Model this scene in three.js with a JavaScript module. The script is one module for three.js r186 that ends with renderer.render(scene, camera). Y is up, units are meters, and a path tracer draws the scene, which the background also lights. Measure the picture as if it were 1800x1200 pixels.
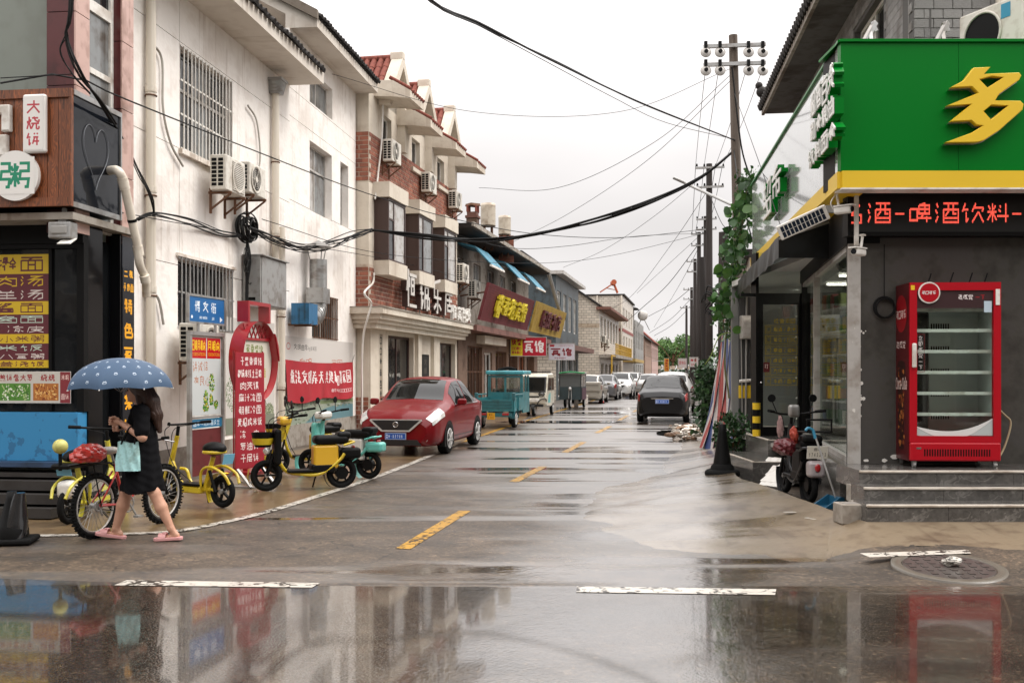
import * as THREE from 'three';
import { mergeGeometries, mergeVertices, toCreasedNormals } from 'three/addons/utils/BufferGeometryUtils.js';
import { RoundedBoxGeometry } from 'three/addons/geometries/RoundedBoxGeometry.js';
import { MarchingCubes } from 'three/addons/objects/MarchingCubes.js';

// ---------------------------------------------------------------- camera, sky, sun, exposure
const EYE = 1.66, FOCAL = 1750, CX = 900, HY = 655;               // focal length and principal row in the photograph's 1800 x 1200 pixels
const scene = new THREE.Scene();
const camera = new THREE.PerspectiveCamera(2 * Math.atan(600 / FOCAL) * 180 / Math.PI, 1.5, 0.1, 2000);
camera.position.set(0, EYE, 0);
camera.lookAt(0, EYE, -10);
camera.setViewOffset(1800, 1200, 0, 600 - HY, 1800, 1200);        // level camera, lens raised a little
const renderer = new THREE.WebGLRenderer({ antialias: true });
renderer.toneMapping = THREE.LinearToneMapping;
renderer.toneMappingExposure = 1.5;
renderer.shadowMap.enabled = true;

// ---------------------------------------------------------------- random numbers and noise
let seed = 7;
const reseed = (s) => { seed = s; };
const rnd = () => { seed = (seed + 0x6d2b79f5) | 0; let t = Math.imul(seed ^ (seed >>> 15), 1 | seed); t = (t + Math.imul(t ^ (t >>> 7), 61 | t)) ^ t; return ((t ^ (t >>> 14)) >>> 0) / 4294967296; };
const rr = (a, b) => a + (b - a) * rnd();
const clamp = (x, a = 0, b = 1) => Math.min(b, Math.max(a, x));
const mix = (a, b, t) => a + (b - a) * t;
const sstep = (a, b, x) => { const t = clamp((x - a) / (b - a)); return t * t * (3 - 2 * t); };
const hash = (i, j, s) => { let h = Math.imul(i, 374761393) ^ Math.imul(j, 668265263) ^ Math.imul(s + 11, 2147483647 - 1274126177); h = Math.imul(h ^ (h >>> 13), 1274126177); return ((h ^ (h >>> 16)) >>> 0) / 4294967296; };
function vnoise(x, y, s = 0, px = 0, py = px) {                   // value noise, repeating every px, py cells when given
  const i = Math.floor(x), j = Math.floor(y), fx = x - i, fy = y - j, u = fx * fx * (3 - 2 * fx), v = fy * fy * (3 - 2 * fy);
  const w = (a, p) => p ? ((a % p) + p) % p : a;
  const a = hash(w(i, px), w(j, py), s), b = hash(w(i + 1, px), w(j, py), s), c = hash(w(i, px), w(j + 1, py), s), d = hash(w(i + 1, px), w(j + 1, py), s);
  return mix(mix(a, b, u), mix(c, d, u), v);
}
function fbm(x, y, s = 0, oct = 4, px = 0, py = px) { let a = 0, k = 0.5, t = 0; for (let o = 0; o < oct; o++) { a += k * vnoise(x, y, s + o * 17, px, py); t += k; k *= 0.5; x *= 2; y *= 2; px *= 2; py *= 2; } return a / t; }

// ---------------------------------------------------------------- overcast sky (about three times brighter overhead than at the horizon), clouds
const SKY_LOW = 0.6, SKY_GAIN = 2.4;
{
  const W = 1024, Hh = 512, d = new Float32Array(W * Hh * 4);
  for (let j = 0; j < Hh; j++) for (let i = 0; i < W; i++) {
    const el = ((j + 0.5) / Hh - 0.5) * Math.PI, az = ((i + 0.5) / W) * Math.PI * 2, k = (j * W + i) * 4;
    let L;
    const s = Math.sin(el);
    if (s < 0) L = SKY_LOW * 0.4;
    else {
      const q = 1 / (s + 0.22), cx = Math.cos(az) * Math.cos(el) * q, cy = Math.sin(az) * Math.cos(el) * q;
      const c = fbm(cx * 1.1 + 40, cy * 1.1 + 40, 3, 5);
      L = SKY_LOW * (1 + SKY_GAIN * sstep(0.12, 0.8, s)) * (1 + 0.5 * (c - 0.5));
    }
    d[k] = L * 1.0; d[k + 1] = L * 0.965; d[k + 2] = L * 0.955; d[k + 3] = 1;
  }
  const t = new THREE.DataTexture(d, W, Hh, THREE.RGBAFormat, THREE.FloatType);
  t.mapping = THREE.EquirectangularReflectionMapping; t.magFilter = THREE.LinearFilter; t.minFilter = THREE.LinearFilter; t.needsUpdate = true;
  scene.background = t; scene.environment = t;
}
const sun = new THREE.DirectionalLight(new THREE.Color(1, 0.955, 0.9), 1.5);
sun.position.set(38, 54, -6); sun.castShadow = true; sun.shadow.radius = 48;
Object.assign(sun.shadow.camera, { left: -60, right: 60, top: 60, bottom: -60, near: 1, far: 260 });
sun.shadow.mapSize.set(2048, 2048);
sun.name = 'sun';
scene.add(sun);

// ---------------------------------------------------------------- scene helpers
const taken = {};
function numbered(name) { const n = taken[name] = (taken[name] ?? -1) + 1; return n ? name + '_' + String(n).padStart(3, '0') : name; }
function tag(o, label, category, group) { o.userData = { ...o.userData, label, category }; if (group) o.userData.group = group; return o; }
function thing(name, label, category, pos = [0, 0, 0], turn = 0, group) {
  const o = new THREE.Group(); o.name = numbered(name); scene.add(o);
  o.position.set(...pos); o.rotation.y = turn;
  return tag(o, label, category, group);
}
function part(parent, name, geo, m, label) {
  const o = new THREE.Mesh(Array.isArray(geo) ? merge(geo) : geo, m); o.name = name; o.castShadow = o.receiveShadow = true; parent.add(o);
  if (label) o.userData.label = label;
  return o;
}
function solo(name, geo, m, label, category, group) { const o = part(scene, numbered(name), geo, m); return tag(o, label, category, group); }
function struct(name, geo, m) { const o = part(scene, numbered(name), geo, m); o.userData.kind = 'structure'; return o; }
function copy(root, pos, turn, label) { const r = root.clone(); r.name = numbered(root.name.replace(/_\d{3}$/, '')); scene.add(r); r.position.set(...pos); r.rotation.y = turn; r.userData = { ...root.userData }; if (label) r.userData.label = label; return r; }

// ---------------------------------------------------------------- geometry helpers: every geometry leaves with position, normal, uv; uv in metres
function prep(g) { const a = g.index ? g.toNonIndexed() : g; for (const k of Object.keys(a.attributes)) if (!['position', 'normal', 'uv'].includes(k)) a.deleteAttribute(k); if (!a.attributes.uv) a.setAttribute('uv', new THREE.BufferAttribute(new Float32Array(a.attributes.position.count * 2), 2)); a.clearGroups(); return a; }
function metreUV(g0) {
  const g = prep(g0), p = g.attributes.position, n = g.attributes.normal, uv = g.attributes.uv;
  for (let t = 0; t < p.count; t += 3) {
    let nx = 0, ny = 0, nz = 0;
    for (let k = 0; k < 3; k++) { nx += Math.abs(n.getX(t + k)); ny += Math.abs(n.getY(t + k)); nz += Math.abs(n.getZ(t + k)); }
    for (let k = 0; k < 3; k++) { const i = t + k, x = p.getX(i), y = p.getY(i), z = p.getZ(i); if (nx > ny && nx > nz) uv.setXY(i, z, y); else if (ny > nz) uv.setXY(i, x, z); else uv.setXY(i, x, y); }
  }
  return g;
}
function merge(list) { list = list.flat(Infinity); return list.length === 1 ? list[0] : mergeGeometries(list.map(prep), false); }
const mv = (g, x = 0, y = 0, z = 0, rx = 0, ry = 0, rz = 0) => { if (rx || ry || rz) g.applyMatrix4(new THREE.Matrix4().makeRotationFromEuler(new THREE.Euler(rx, ry, rz))); g.translate(x, y, z); return g; };
const box = (w, h, d, x = 0, y = 0, z = 0) => metreUV(mv(new THREE.BoxGeometry(w, h, d), x, y, z));                     // centred
const bx = (x0, y0, z0, x1, y1, z1) => box(Math.abs(x1 - x0), Math.abs(y1 - y0), Math.abs(z1 - z0), (x0 + x1) / 2, (y0 + y1) / 2, (z0 + z1) / 2);
const rbox = (w, h, d, r, x = 0, y = 0, z = 0, seg = 2) => metreUV(mv(new RoundedBoxGeometry(w, h, d, seg, Math.min(r, w / 2.01, h / 2.01, d / 2.01)), x, y, z));
const cyl = (r0, r1, h, x = 0, y = 0, z = 0, n = 14, open = false) => prep(mv(new THREE.CylinderGeometry(r0, r1, h, n, 1, open), x, y, z));
const sph = (r, x = 0, y = 0, z = 0, sx = 1, sy = 1, sz = 1, n = 14) => { const g = new THREE.SphereGeometry(r, n, Math.ceil(n * 0.7)); g.scale(sx, sy, sz); g.computeVertexNormals(); return prep(mv(g, x, y, z)); };
const V = (x, y, z) => new THREE.Vector3(x, y, z);
function bar(a, b, r0, r1 = r0, n = 8) {                           // rod between two points
  const A = V(...a), B = V(...b), d = B.clone().sub(A), g = new THREE.CylinderGeometry(r1, r0, d.length(), n);
  g.applyQuaternion(new THREE.Quaternion().setFromUnitVectors(V(0, 1, 0), d.clone().normalize()));
  g.translate((A.x + B.x) / 2, (A.y + B.y) / 2, (A.z + B.z) / 2); return prep(g);
}
function beam(a, b, w, h) {                                        // square bar between two points
  const A = V(...a), B = V(...b), d = B.clone().sub(A), g = new THREE.BoxGeometry(w, h, d.length()), m = new THREE.Matrix4().lookAt(B, A, Math.abs(d.y) > d.length() * 0.98 ? V(0, 0, 1) : V(0, 1, 0));
  g.applyMatrix4(m); g.translate((A.x + B.x) / 2, (A.y + B.y) / 2, (A.z + B.z) / 2); return metreUV(g);
}
const tube = (pts, r, seg = 0, n = 7, tension = 0.5) => { const c = new THREE.CatmullRomCurve3(pts.map((p) => V(...p)), false, 'catmullrom', tension); return prep(new THREE.TubeGeometry(c, seg || pts.length * 6, r, n, false)); };
const ring = (R, r, x = 0, y = 0, z = 0, rx = 0, ry = 0, n = 28, m = 8, arc = Math.PI * 2) => prep(mv(new THREE.TorusGeometry(R, r, m, n, arc), x, y, z, rx, ry));
function ext(pts, depth, holes = [], bevel = 0) {                  // polygon in x, y pushed from z = 0 to z = depth
  const s = new THREE.Shape(pts.map((p) => new THREE.Vector2(...p)));
  for (const h of holes) s.holes.push(new THREE.Path(h.map((p) => new THREE.Vector2(...p))));
  const g = new THREE.ExtrudeGeometry(s, { depth: Math.abs(depth) - 2 * bevel, bevelEnabled: bevel > 0, bevelThickness: bevel, bevelSize: bevel, bevelOffset: -bevel, bevelSegments: 1, curveSegments: 10 });
  g.translate(0, 0, bevel + (depth < 0 ? depth : 0)); return metreUV(g);
}
const rectPts = (x0, y0, x1, y1) => [[x0, y0], [x1, y0], [x1, y1], [x0, y1]];
const lathe = (pts, n = 24, x = 0, y = 0, z = 0) => prep(mv(new THREE.LatheGeometry(pts.map((p) => new THREE.Vector2(...p)), n), x, y, z));
function face(w, h, x = 0, y = 0, z = 0) { return prep(mv(new THREE.PlaneGeometry(w, h), x, y, z)); }                   // uv 0..1 for prints
function sheet(pts, y, holes = []) {                               // flat polygon on the ground; pts [x, z]; uv in metres
  const s = new THREE.Shape(pts.map((p) => new THREE.Vector2(p[0], -p[1])));
  for (const h of holes) s.holes.push(new THREE.Path(h.map((p) => new THREE.Vector2(p[0], -p[1]))));
  const g = new THREE.ShapeGeometry(s, 8); g.rotateX(-Math.PI / 2); g.translate(0, y, 0); return metreUV(g);
}
// from a pixel of the photograph to the ground or to a depth
const gnd = (px, py, y = 0) => { const z = (EYE - y) * FOCAL / (py - HY); return [(px - CX) * z / FOCAL, -z]; };
const at = (px, py, z) => [(px - CX) * z / FOCAL, EYE + (HY - py) * z / FOCAL, -z];
// a wall's own axes: x along it, y up, z out of it
class Frame {
  constructor(x, z, rot, y = 0) { this.o = V(x, y, z); this.rot = rot; this.m = new THREE.Matrix4().makeRotationY(rot).setPosition(x, y, z); this.inv = this.m.clone().invert(); }
  hit(px, py, d = 0) { const o = V(0, EYE, 0).applyMatrix4(this.inv), q = V((px - CX) / FOCAL, EYE + (HY - py) / FOCAL, -1).applyMatrix4(this.inv).sub(o), t = (d - o.z) / q.z; return [o.x + q.x * t, o.y + q.y * t]; }
  rect(x0, y0, x1, y1, d = 0) { const a = this.hit(x0, (y0 + y1) / 2, d)[0], b = this.hit(x1, (y0 + y1) / 2, d)[0], m = (x0 + x1) / 2; return { x0: Math.min(a, b), x1: Math.max(a, b), y0: this.hit(m, y1, d)[1], y1: this.hit(m, y0, d)[1] }; }
  w(x, y, z = 0) { return V(x, y, z).applyMatrix4(this.m).toArray(); }
  thing(name, label, category, x = 0, y = 0, z = 0, group) { return thing(name, label, category, this.w(x, y, z), this.rot, group); }
}
const leftWall = (x, depth, slope) => new Frame(x, -depth, Math.atan2(1, slope));
const rightWall = (x, depth, slope) => new Frame(x, -depth, Math.atan2(-1, -slope));

// ---------------------------------------------------------------- textures and materials
function dataTex(w, h, fn, srgb = true, rep = 1, wrap = THREE.RepeatWrapping) {
  const d = new Uint8Array(w * h * 4);
  for (let j = 0; j < h; j++) for (let i = 0; i < w; i++) { const c = fn(i / w, j / h, i, j), k = (j * w + i) * 4; if (c.length) { d[k] = clamp(c[0]) * 255; d[k + 1] = clamp(c[1]) * 255; d[k + 2] = clamp(c[2]) * 255; d[k + 3] = c.length > 3 ? clamp(c[3]) * 255 : 255; } }
  const t = new THREE.DataTexture(d, w, h); t.wrapS = t.wrapT = wrap; t.magFilter = THREE.LinearFilter; t.minFilter = THREE.LinearMipmapLinearFilter; t.generateMipmaps = true;
  if (srgb) t.colorSpace = THREE.SRGBColorSpace;
  t.repeat.set(1 / rep, 1 / rep); t.needsUpdate = true; return t;
}
const g3 = (v) => [v, v, v];
const lin = (r, g, b) => new THREE.Color().setRGB(r, g, b);
const srgb = (h) => new THREE.Color(h);
const mat = (color, rough = 0.6, o = {}) => new THREE.MeshPhysicalMaterial({ color: typeof color === 'string' ? srgb(color) : Array.isArray(color) ? lin(...color) : color, roughness: rough, ...o });
// grime: patches of one tone with blotches and streaks that have an outline of their own (rain stains, dirt); multiplies the colour
const grime = (size, rep, amount, s, streak = 0) => dataTex(size, size, (u, v) => {
  const a = fbm(u * 6, v * 6, s, 5, 6), b = fbm(u * 24, v * 24, s + 5, 4, 24), st = streak ? fbm(u * 60, v * 4, s + 9, 3, 60, 4) : 0.5;
  const sp = vnoise(u * 160, v * 160, s + 3, 160) > 0.93 ? 0.12 : 0;
  const d = amount * (0.9 * sstep(0.52, 0.75, a) + 0.5 * sstep(0.5, 0.8, b) + streak * sstep(0.55, 0.8, st) * sstep(0.35, 0.6, a) + sp * 0.6);
  return [1 - d * 0.85, 1 - d, 1 - d * 1.12];
}, true, rep);
const bumpy = (size, rep, cells, s, oct = 4) => dataTex(size, size, (u, v) => g3(fbm(u * cells, v * cells, s, oct, cells)), false, rep);
const T = {
  grimeA: grime(512, 5, 0.09, 1, 1.0), grimeB: grime(512, 3, 0.3, 21, 0.4), grimeC: grime(512, 1.4, 0.16, 41, 0), grimeD: grime(512, 4, 0.4, 61, 1.0),
  bumpFine: bumpy(512, 0.6, 60, 5, 3), bumpWall: bumpy(512, 2.5, 40, 9, 5), bumpTiny: bumpy(256, 0.1, 40, 19, 2), bumpSoft: bumpy(256, 2.2, 6, 29, 3),
};
const M = {
  plaster: mat([0.86, 0.82, 0.77], 0.85, { map: T.grimeA, bumpMap: T.bumpWall, bumpScale: 0.006 }),
  plasterOld: mat([0.74, 0.68, 0.61], 0.85, { map: T.grimeD, bumpMap: T.bumpWall, bumpScale: 0.008 }),
  cream: mat([0.6, 0.54, 0.45], 0.8, { map: T.grimeA, bumpMap: T.bumpWall, bumpScale: 0.004 }),
  tan: mat([0.46, 0.38, 0.29], 0.75, { map: T.grimeB }),
  concrete: mat([0.3, 0.27, 0.23], 0.8, { map: T.grimeB, bumpMap: T.bumpWall, bumpScale: 0.006 }),
  darkWall: mat([0.05, 0.05, 0.05], 0.7, { map: T.grimeB, bumpMap: T.bumpWall, bumpScale: 0.005 }),
  soffit: mat([0.62, 0.57, 0.5], 0.85, { map: T.grimeA }),
  roofDark: mat([0.03, 0.027, 0.025], 0.75, { specularIntensity: 0.5, map: T.grimeC }),
  roofRed: mat([0.2, 0.05, 0.032], 0.85, { map: T.grimeC }),
  brick: [[0.25, 0.088, 0.053], [0.31, 0.11, 0.066], [0.2, 0.07, 0.046]].map((c) => mat(c, 0.75, { map: T.grimeC, bumpMap: T.bumpFine, bumpScale: 0.003 })),
  mortar: mat([0.5, 0.42, 0.34], 0.9, { map: T.grimeC }),
  glass: mat([0.01, 0.011, 0.012], 0.05, { specularIntensity: 1, ior: 1.52, bumpMap: T.bumpSoft, bumpScale: 0.004 }),
  glassGrey: mat([0.2, 0.21, 0.21], 0.08, { ior: 1.52, map: T.grimeB, bumpMap: T.bumpSoft, bumpScale: 0.004 }),
  curtain: mat([0.45, 0.44, 0.42], 0.2, { ior: 1.5, map: T.grimeB }),
  shopGlass: mat([0.9, 0.95, 0.93], 0.02, { transmission: 1, thickness: 0, ior: 1.5 }),
  alu: mat([0.5, 0.48, 0.45], 0.4, { metalness: 0.3, map: T.grimeC }),
  frameBrown: mat([0.05, 0.025, 0.02], 0.45),
  white: mat([0.72, 0.7, 0.65], 0.5, { map: T.grimeC }),
  acWhite: mat([0.66, 0.63, 0.56], 0.5, { map: T.grimeC }),
  pipe: mat([0.72, 0.66, 0.56], 0.45, { map: T.grimeA }),
  steel: mat([0.42, 0.42, 0.41], 0.35, { metalness: 0.8, map: T.grimeC }),
  galv: mat([0.36, 0.36, 0.35], 0.5, { metalness: 0.5, map: T.grimeB }),
  rust: mat([0.13, 0.06, 0.03], 0.85, { map: T.grimeB }),
  black: mat([0.006, 0.006, 0.006], 0.45, { specularIntensity: 0.25 }), rubber: mat([0.009, 0.009, 0.009], 0.8, { specularIntensity: 0.2 }), blackGloss: mat([0.006, 0.006, 0.007], 0.15, { specularIntensity: 0.35 }),
  cable: mat([0.009, 0.009, 0.009], 0.6, { specularIntensity: 0.4 }), chrome: mat([0.7, 0.7, 0.7], 0.12, { metalness: 1 }),
  red: mat([0.42, 0.012, 0.018], 0.35), redSign: mat([0.36, 0.02, 0.025], 0.6, { map: T.grimeC }), yellow: mat([0.75, 0.5, 0.02], 0.35), green: mat([0.005, 0.16, 0.03], 0.35),
  wood: null,
};
const glow = (c, k) => new THREE.MeshStandardMaterial({ color: 0x000000, emissive: srgb(c), emissiveIntensity: k });
function canvas(w, h, draw) { const c = document.createElement('canvas'); c.width = w; c.height = h; const x = c.getContext('2d'); x.lineJoin = 'round'; draw(x, w, h); const t = new THREE.CanvasTexture(c); t.colorSpace = THREE.SRGBColorSpace; t.magFilter = THREE.LinearFilter; return t; }
const print = (w, h, draw, rough = 0.5, o = {}) => new THREE.MeshPhysicalMaterial({ map: canvas(w, h, draw), roughness: rough, ...o });
// ---------------------------------------------------------------- Chinese characters as brush strokes: points on a 10 x 10 grid (x, y down); X0099 puts component X into x, y, width, height
const GLYPH = {};
const glyphs = (text) => { for (const line of text.trim().split('\n')) { const [k, ...s] = line.trim().split(' '); GLYPH[k] = s; } };
glyphs(`
口 0191990901
日 0090990900 0494
目 0090990900 0393 0696
田 0090990900 0494 5059
月 108089 101609 1383 1686
木 0393 5059 5308 5398
米 0494 5059 1133 8163 5408 5498
火 505309 5499 1325 9274
土 1383 5059 0999
王 1080 1585 0999 5059
氵 1032 0325 0936
冫 0022 0926
扌 0292 5059 0795
饣 4004 1383 5459 5987
宀 5051 04029294
艹 0494 3009 6069
讠 2042 04444977
亻 8004 5359
忄 5059 2315 8284
钅 3004 2272 0575 3339 3977
纟 5014 1454 7106 0676 0998
彳 6003 8306 4549
阝 0009 0060 6034 3466 6617
大 0393 505409 5499
人 505309 5399
八 3109 6199
小 505949 2408 7498
手 8020 1383 0595 5158 5839
面 0090 5032 0292990902 3239 6269 3565
早 日2055 0696 5059
干 1181 0595 5159
擀 扌0039 早3035 3646 4549 人6034 干6434
牛 3014 2383 0696 5059
肉 0902929979 504216 4275 4619 4678
汤 氵0039 408043939879 6337 8359
羊 2032 7062 1282 1585 0898 5259
鱼 4013 2171 7153 1383871713 5357 1585 0999
鲜 鱼0059 羊5049
乍 3005 2292 5259 5585 5888
炸 火0039 乍4059
酉 0090 0393990903 303416 606585 0797
酱 3004 0112 5024 4070 7034 4253 酉1574
酒 氵0039 酉3069
打 扌0039 4191 717959
卤 5003 5181 0393990903 2477 7427
少 5055 2114 8194 9409
炒 火0039 少4059
京 5002 0292 口2443 575949 2718 7798
凉 冫0039 京3069
皮 0912 1292 9284 5055 2585 8519 3599
比 1019 1947 1444 6069 6999 6494
馄 饣0039 日4044 比4454
屯 0191 5059 5999 9997 1316 1686 8683
饨 饣0039 屯4059
弓 0090931306968959
粥 弓0039 米3039 弓6039
反 90111509 238329 3499
饭 饣0039 反4059
刀 0191918979 4109
肖 5003 1123 8163 月1474
削 肖0059 6167 909979
宝 宀0093 王1474 6877
皿 1019 1080 8089 3039 6069 0999
盖 2031 7061 1282 0494 5154 皿0693
尧 1181 3053 5394 9492 0595 3509 6569 6999 9997
浇 氵0039 尧3069
煎 2031 7061 0292 月1343 6366 8387 1819 3839 6869 8899
卷 2031 7061 1282 0494 5004 5499 3666 6668 3868 3639 3989
勿 2005 1292928979 4216 7238
心 0408 3239 3979 7976 5153 8294
葱 艹0092 勿1274 心1573
烧 火0039 尧3069
考 1181 4044 0494 8109 3585 4787 878959
烤 火0039 考3069
寺 1181 5053 0393 0595 757959 2638
特 牛0049 寺4059
色 3004 2171 7143 1383 8386 8616 1319 1999 9996 5356
家 宀0093 1383 5305 34575949 4417 5519 8456 5599
巾 0802929878 5059
常 5002 2032 8072 04029294 口3443 巾1674
菜 艹0092 8212 2334 5354 8374 0595 5459 5519 5589
官 5001 04029294 2429 2484 8486 8626 2797 9799 9929
馆 饣0039 官4059
十 0494 5059
甫 0191 日1374 5059 8091
寸 0292 707949 2537
博 十0049 甫4055 寸4554
文 5002 0292 7308 2399
圭 1181 5059 0494 1686 0999
亍 1181 0494 545929
街 彳0039 圭3039 亍6039
禾 7011 0393 5159 4308 5398
且 1019 1080 8089 1383 1686 0999
租 禾0049 且4059
方 5002 0292 4208 4484 848969
房 4051 1282 8285 1585 1209 方2574
井 1383 0696 303509 6069
讲 讠0039 井3069
成 1292 1208 15444838 504699 8459 7082
诚 讠0039 成3069
言 5001 0191 1383 1585 口1672
信 亻0039 言4059
有 0292 5006 月3364
良 5001 1181 8185 1383 1585 1119 1937 5599 8677
曲 0292990902 3039 6069 0595
阜 5001 2171732321 2325 2575 0797 5759
市 5002 0292 巾1374
民 1080838313 1019 1937 0595 4369 6999 9997
攵 3005 2292 7209 2499
政 0040 2028 2444 0409 0848 攵5049
局 1080 8083 1383 1009 1595 959979 口3643
殳 3004 3070 7073 7393 1585 8509 2599
设 讠0039 殳3069
立 5002 0292 2437 7357 0999
千 7020 0494 5159
里 田1073 5559 1777 0999
香 7010 0292 5054 4205 5295 日2553
石 0191 4108 口3564
砂 石0049 少4059
呙 口2052 0904949979 5427 5578
锅 钅0039 呙4059
戋 1383 0696 4057 5799 9739 7091
线 纟0039 戋4059
豆 1080 口2253 2738 7758 0999
分 3004 6094 1585 858959 4518
粉 米0049 分4059
夹 0191 2133 7163 0494 505509 5599
莫 艹0092 日2243 0696 5609 5699
馍 饣0039 莫4059
麻 5001 1191 1109 木2237 木5247
汁 氵0039 十3069
朝 0141 2023 日0333 0747 2629 月5149
令 5004 5094 4565 2676 7648 4869
冷 冫0039 令3069
黄 1181 3033 6063 0393 田2443 5354 3809 6899
门 1012 0209 20909979
焖 火0039 门3069 心4436
又 0282 8209 1399
鸟 4011 1181 8144 1116 1696 969979 0777
鸡 又0039 鸟4059
由 0292990902 0595 5059
油 氵0039 由3069
并 2031 7061 1383 0696 3308 6369
饼 饣0039 并4059
层 1080 8083 1383 1009 3484 2696 5638 3888 7789
衣 5002 0292 5206 3539 3957 8365 5499
依 亻0039 衣3069
去 1282 5055 0595 5528 2888 7799
法 氵0039 去3069
明 日0147 月4059
养 2031 7061 1181 1383 0595 5107 5597 3609 6669
犬 0393 505409 5499 7081
共 0292 3036 6066 0696 3709 6799
聿 1181 8185 0393 1585 0797 5059
建 聿3067 0030 3003 0333 3309 2699
和 禾0049 口5348
白 5012 日1288
谐 讠0039 比3044 白4445
园 0090990900 2262 1474 4428 6467 6787
亘 0191 日2244 0999
恒 忄0039 亘3069
锦 钅0039 白4045 巾4554
乐 8011 1115 1595 535949 3718 7798
古 0292 5055 口1584
居 1080 8083 1383 1009 古2464
馨 0141 2023 0343 日0323 殳5044 0696 5459 5507 5597 日2753
苑 艹0092 2305 2343 4308 5383 8386 8666 5359 5999 9997
宾 宀0093 7323 2327 2575 6567 0797 3719 6899
夬 1282 8285 0595 505509 5599
快 忄0039 夬3069
餐 3003 2141 4104 又5042 5304 5394 日3643 3659 3949 6899
名 4005 3181 8109 3255 口3564
卑 5011 田1174 4527 0797 6669
啤 口0236 卑3069
欠 3004 2292 9284 5409 5499
饮 饣0039 欠4059
斗 2132 1334 0696 7079
料 米0049 斗4059
经 纟0039 4180 8034 6294 4686 6669 4999
营 艹0092 05039395 口3442 口1673
工 1181 5158 0898
页 0090 5012 1217 1282 8287 5609 6799
项 工0049 页4059
因 0090990900 2474 4428 4478 4145
烟 火0039 因3069
杂 1161 4004 6164 6494 9493 木1585
粮 米0049 良4059
周 1109 1191 919979 3272 5254 2474 口3643
调 讠0039 周3069
更 0090 日1274 505709 3699
便 亻0039 更4059
食 5004 5094 5253 良2364
品 口2053 口0434 口5434
副 口1042 田0444 0040 6167 909979
化 亻0039 8053 505999 9997
女 402679 7209 0393
乃 1080 8054 5494 949979 2009
奶 女0049 乃4059
可 0191 717959 口1344
这 文3057 1022 0424 2407 0799
感 1191 1107 3151 口3232 506699 7091 心1672
觉 1012 4042 8071 04029294 2427 2575 7577 5709 6769 6999
即 日0036 0649 5090 9096 5059
下 0191 5159 5476
一 0595
鲁 鱼1073 日2653
邻 令0059 阝6039
二 1282 0898
超 土0034 0646 3569 0999 刀5044 口5544
百 0191 4032 日1388
货 5004 4052 7053 5094 2447 7477 2474 5609 6799
店 5001 1191 1109 5356 5583 口3663
泉 5011 日2153 5559 1644 1439 8565 5599
阁 1012 0209 20909979 5325 3464 口3643
旅 5001 0242 2209 2444 4449 6004 5292 7338 7359 5599
社 5001 1252 5216 3359 5484 7279 4999
的 白0049 5005 5292 9299 9979 5467
安 宀0093 402679 7309 0494
`);
function strokes(ch, x = 0, y = 0, w = 1, h = 1, out = []) {      // polylines in the unit square, y down
  for (const s of GLYPH[ch] || GLYPH['口']) {
    if (s.charCodeAt(0) < 58) { const p = []; for (let i = 0; i < s.length; i += 2) p.push([x + (+s[i] / 9) * w, y + (+s[i + 1] / 9) * h]); out.push(p); }
    else strokes(s[0], x + (+s[1] / 9) * w, y + (+s[2] / 9) * h, (+s[3] / 9) * w * 0.94, (+s[4] / 9) * h * 0.97, out);
  }
  return out;
}
const isLatin = (c) => c.charCodeAt(0) < 128 || c === '·';
// text in boxes of cw x chh, strokes lw wide; vertical when down
function write(x, text, x0, y0, cw, chh, lw, color, { down = false, gap = 0.12, bold = true } = {}) {
  x.strokeStyle = x.fillStyle = color; x.lineWidth = lw; x.lineCap = 'butt'; x.lineJoin = 'miter';
  let k = 0;
  for (const c of text) {
    const ax = x0 + (down ? 0 : k * cw * (1 + gap)), ay = y0 + (down ? k * chh * (1 + gap) : 0); k++;
    if (c === ' ') continue;
    if (isLatin(c)) { x.save(); x.translate(ax + cw / 2, ay + chh * 0.9); x.scale(cw / chh, 1); x.font = (bold ? 'bold ' : '') + chh * 1.05 + 'px sans-serif'; x.textAlign = 'center'; x.fillText(c, 0, 0); x.restore(); continue; }
    for (const p of strokes(c, ax + lw / 2, ay + lw / 2, cw - lw, chh - lw)) { x.beginPath(); p.forEach((q, i) => x[i ? 'lineTo' : 'moveTo'](...q)); x.stroke(); }
  }
}
// a character as solid bars, lower left corner at 0, 0
function solidChar(c, w, h, lw, d) {
  const out = []; let k = 0;
  for (const p of strokes(c, lw / 2, lw / 2, w - lw, h - lw)) for (let i = 0; i + 1 < p.length; i++) {
    const [ax, ay] = p[i], [bx2, by] = p[i + 1], L = Math.hypot(bx2 - ax, by - ay), g = new THREE.BoxGeometry(L + lw * 0.9, lw, d + (k++ % 17) * 0.0004);
    g.rotateZ(Math.atan2(-(by - ay), bx2 - ax)); g.translate((ax + bx2) / 2, h - (ay + by) / 2, d / 2); out.push(metreUV(g));
  }
  return merge(out);
}
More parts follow.
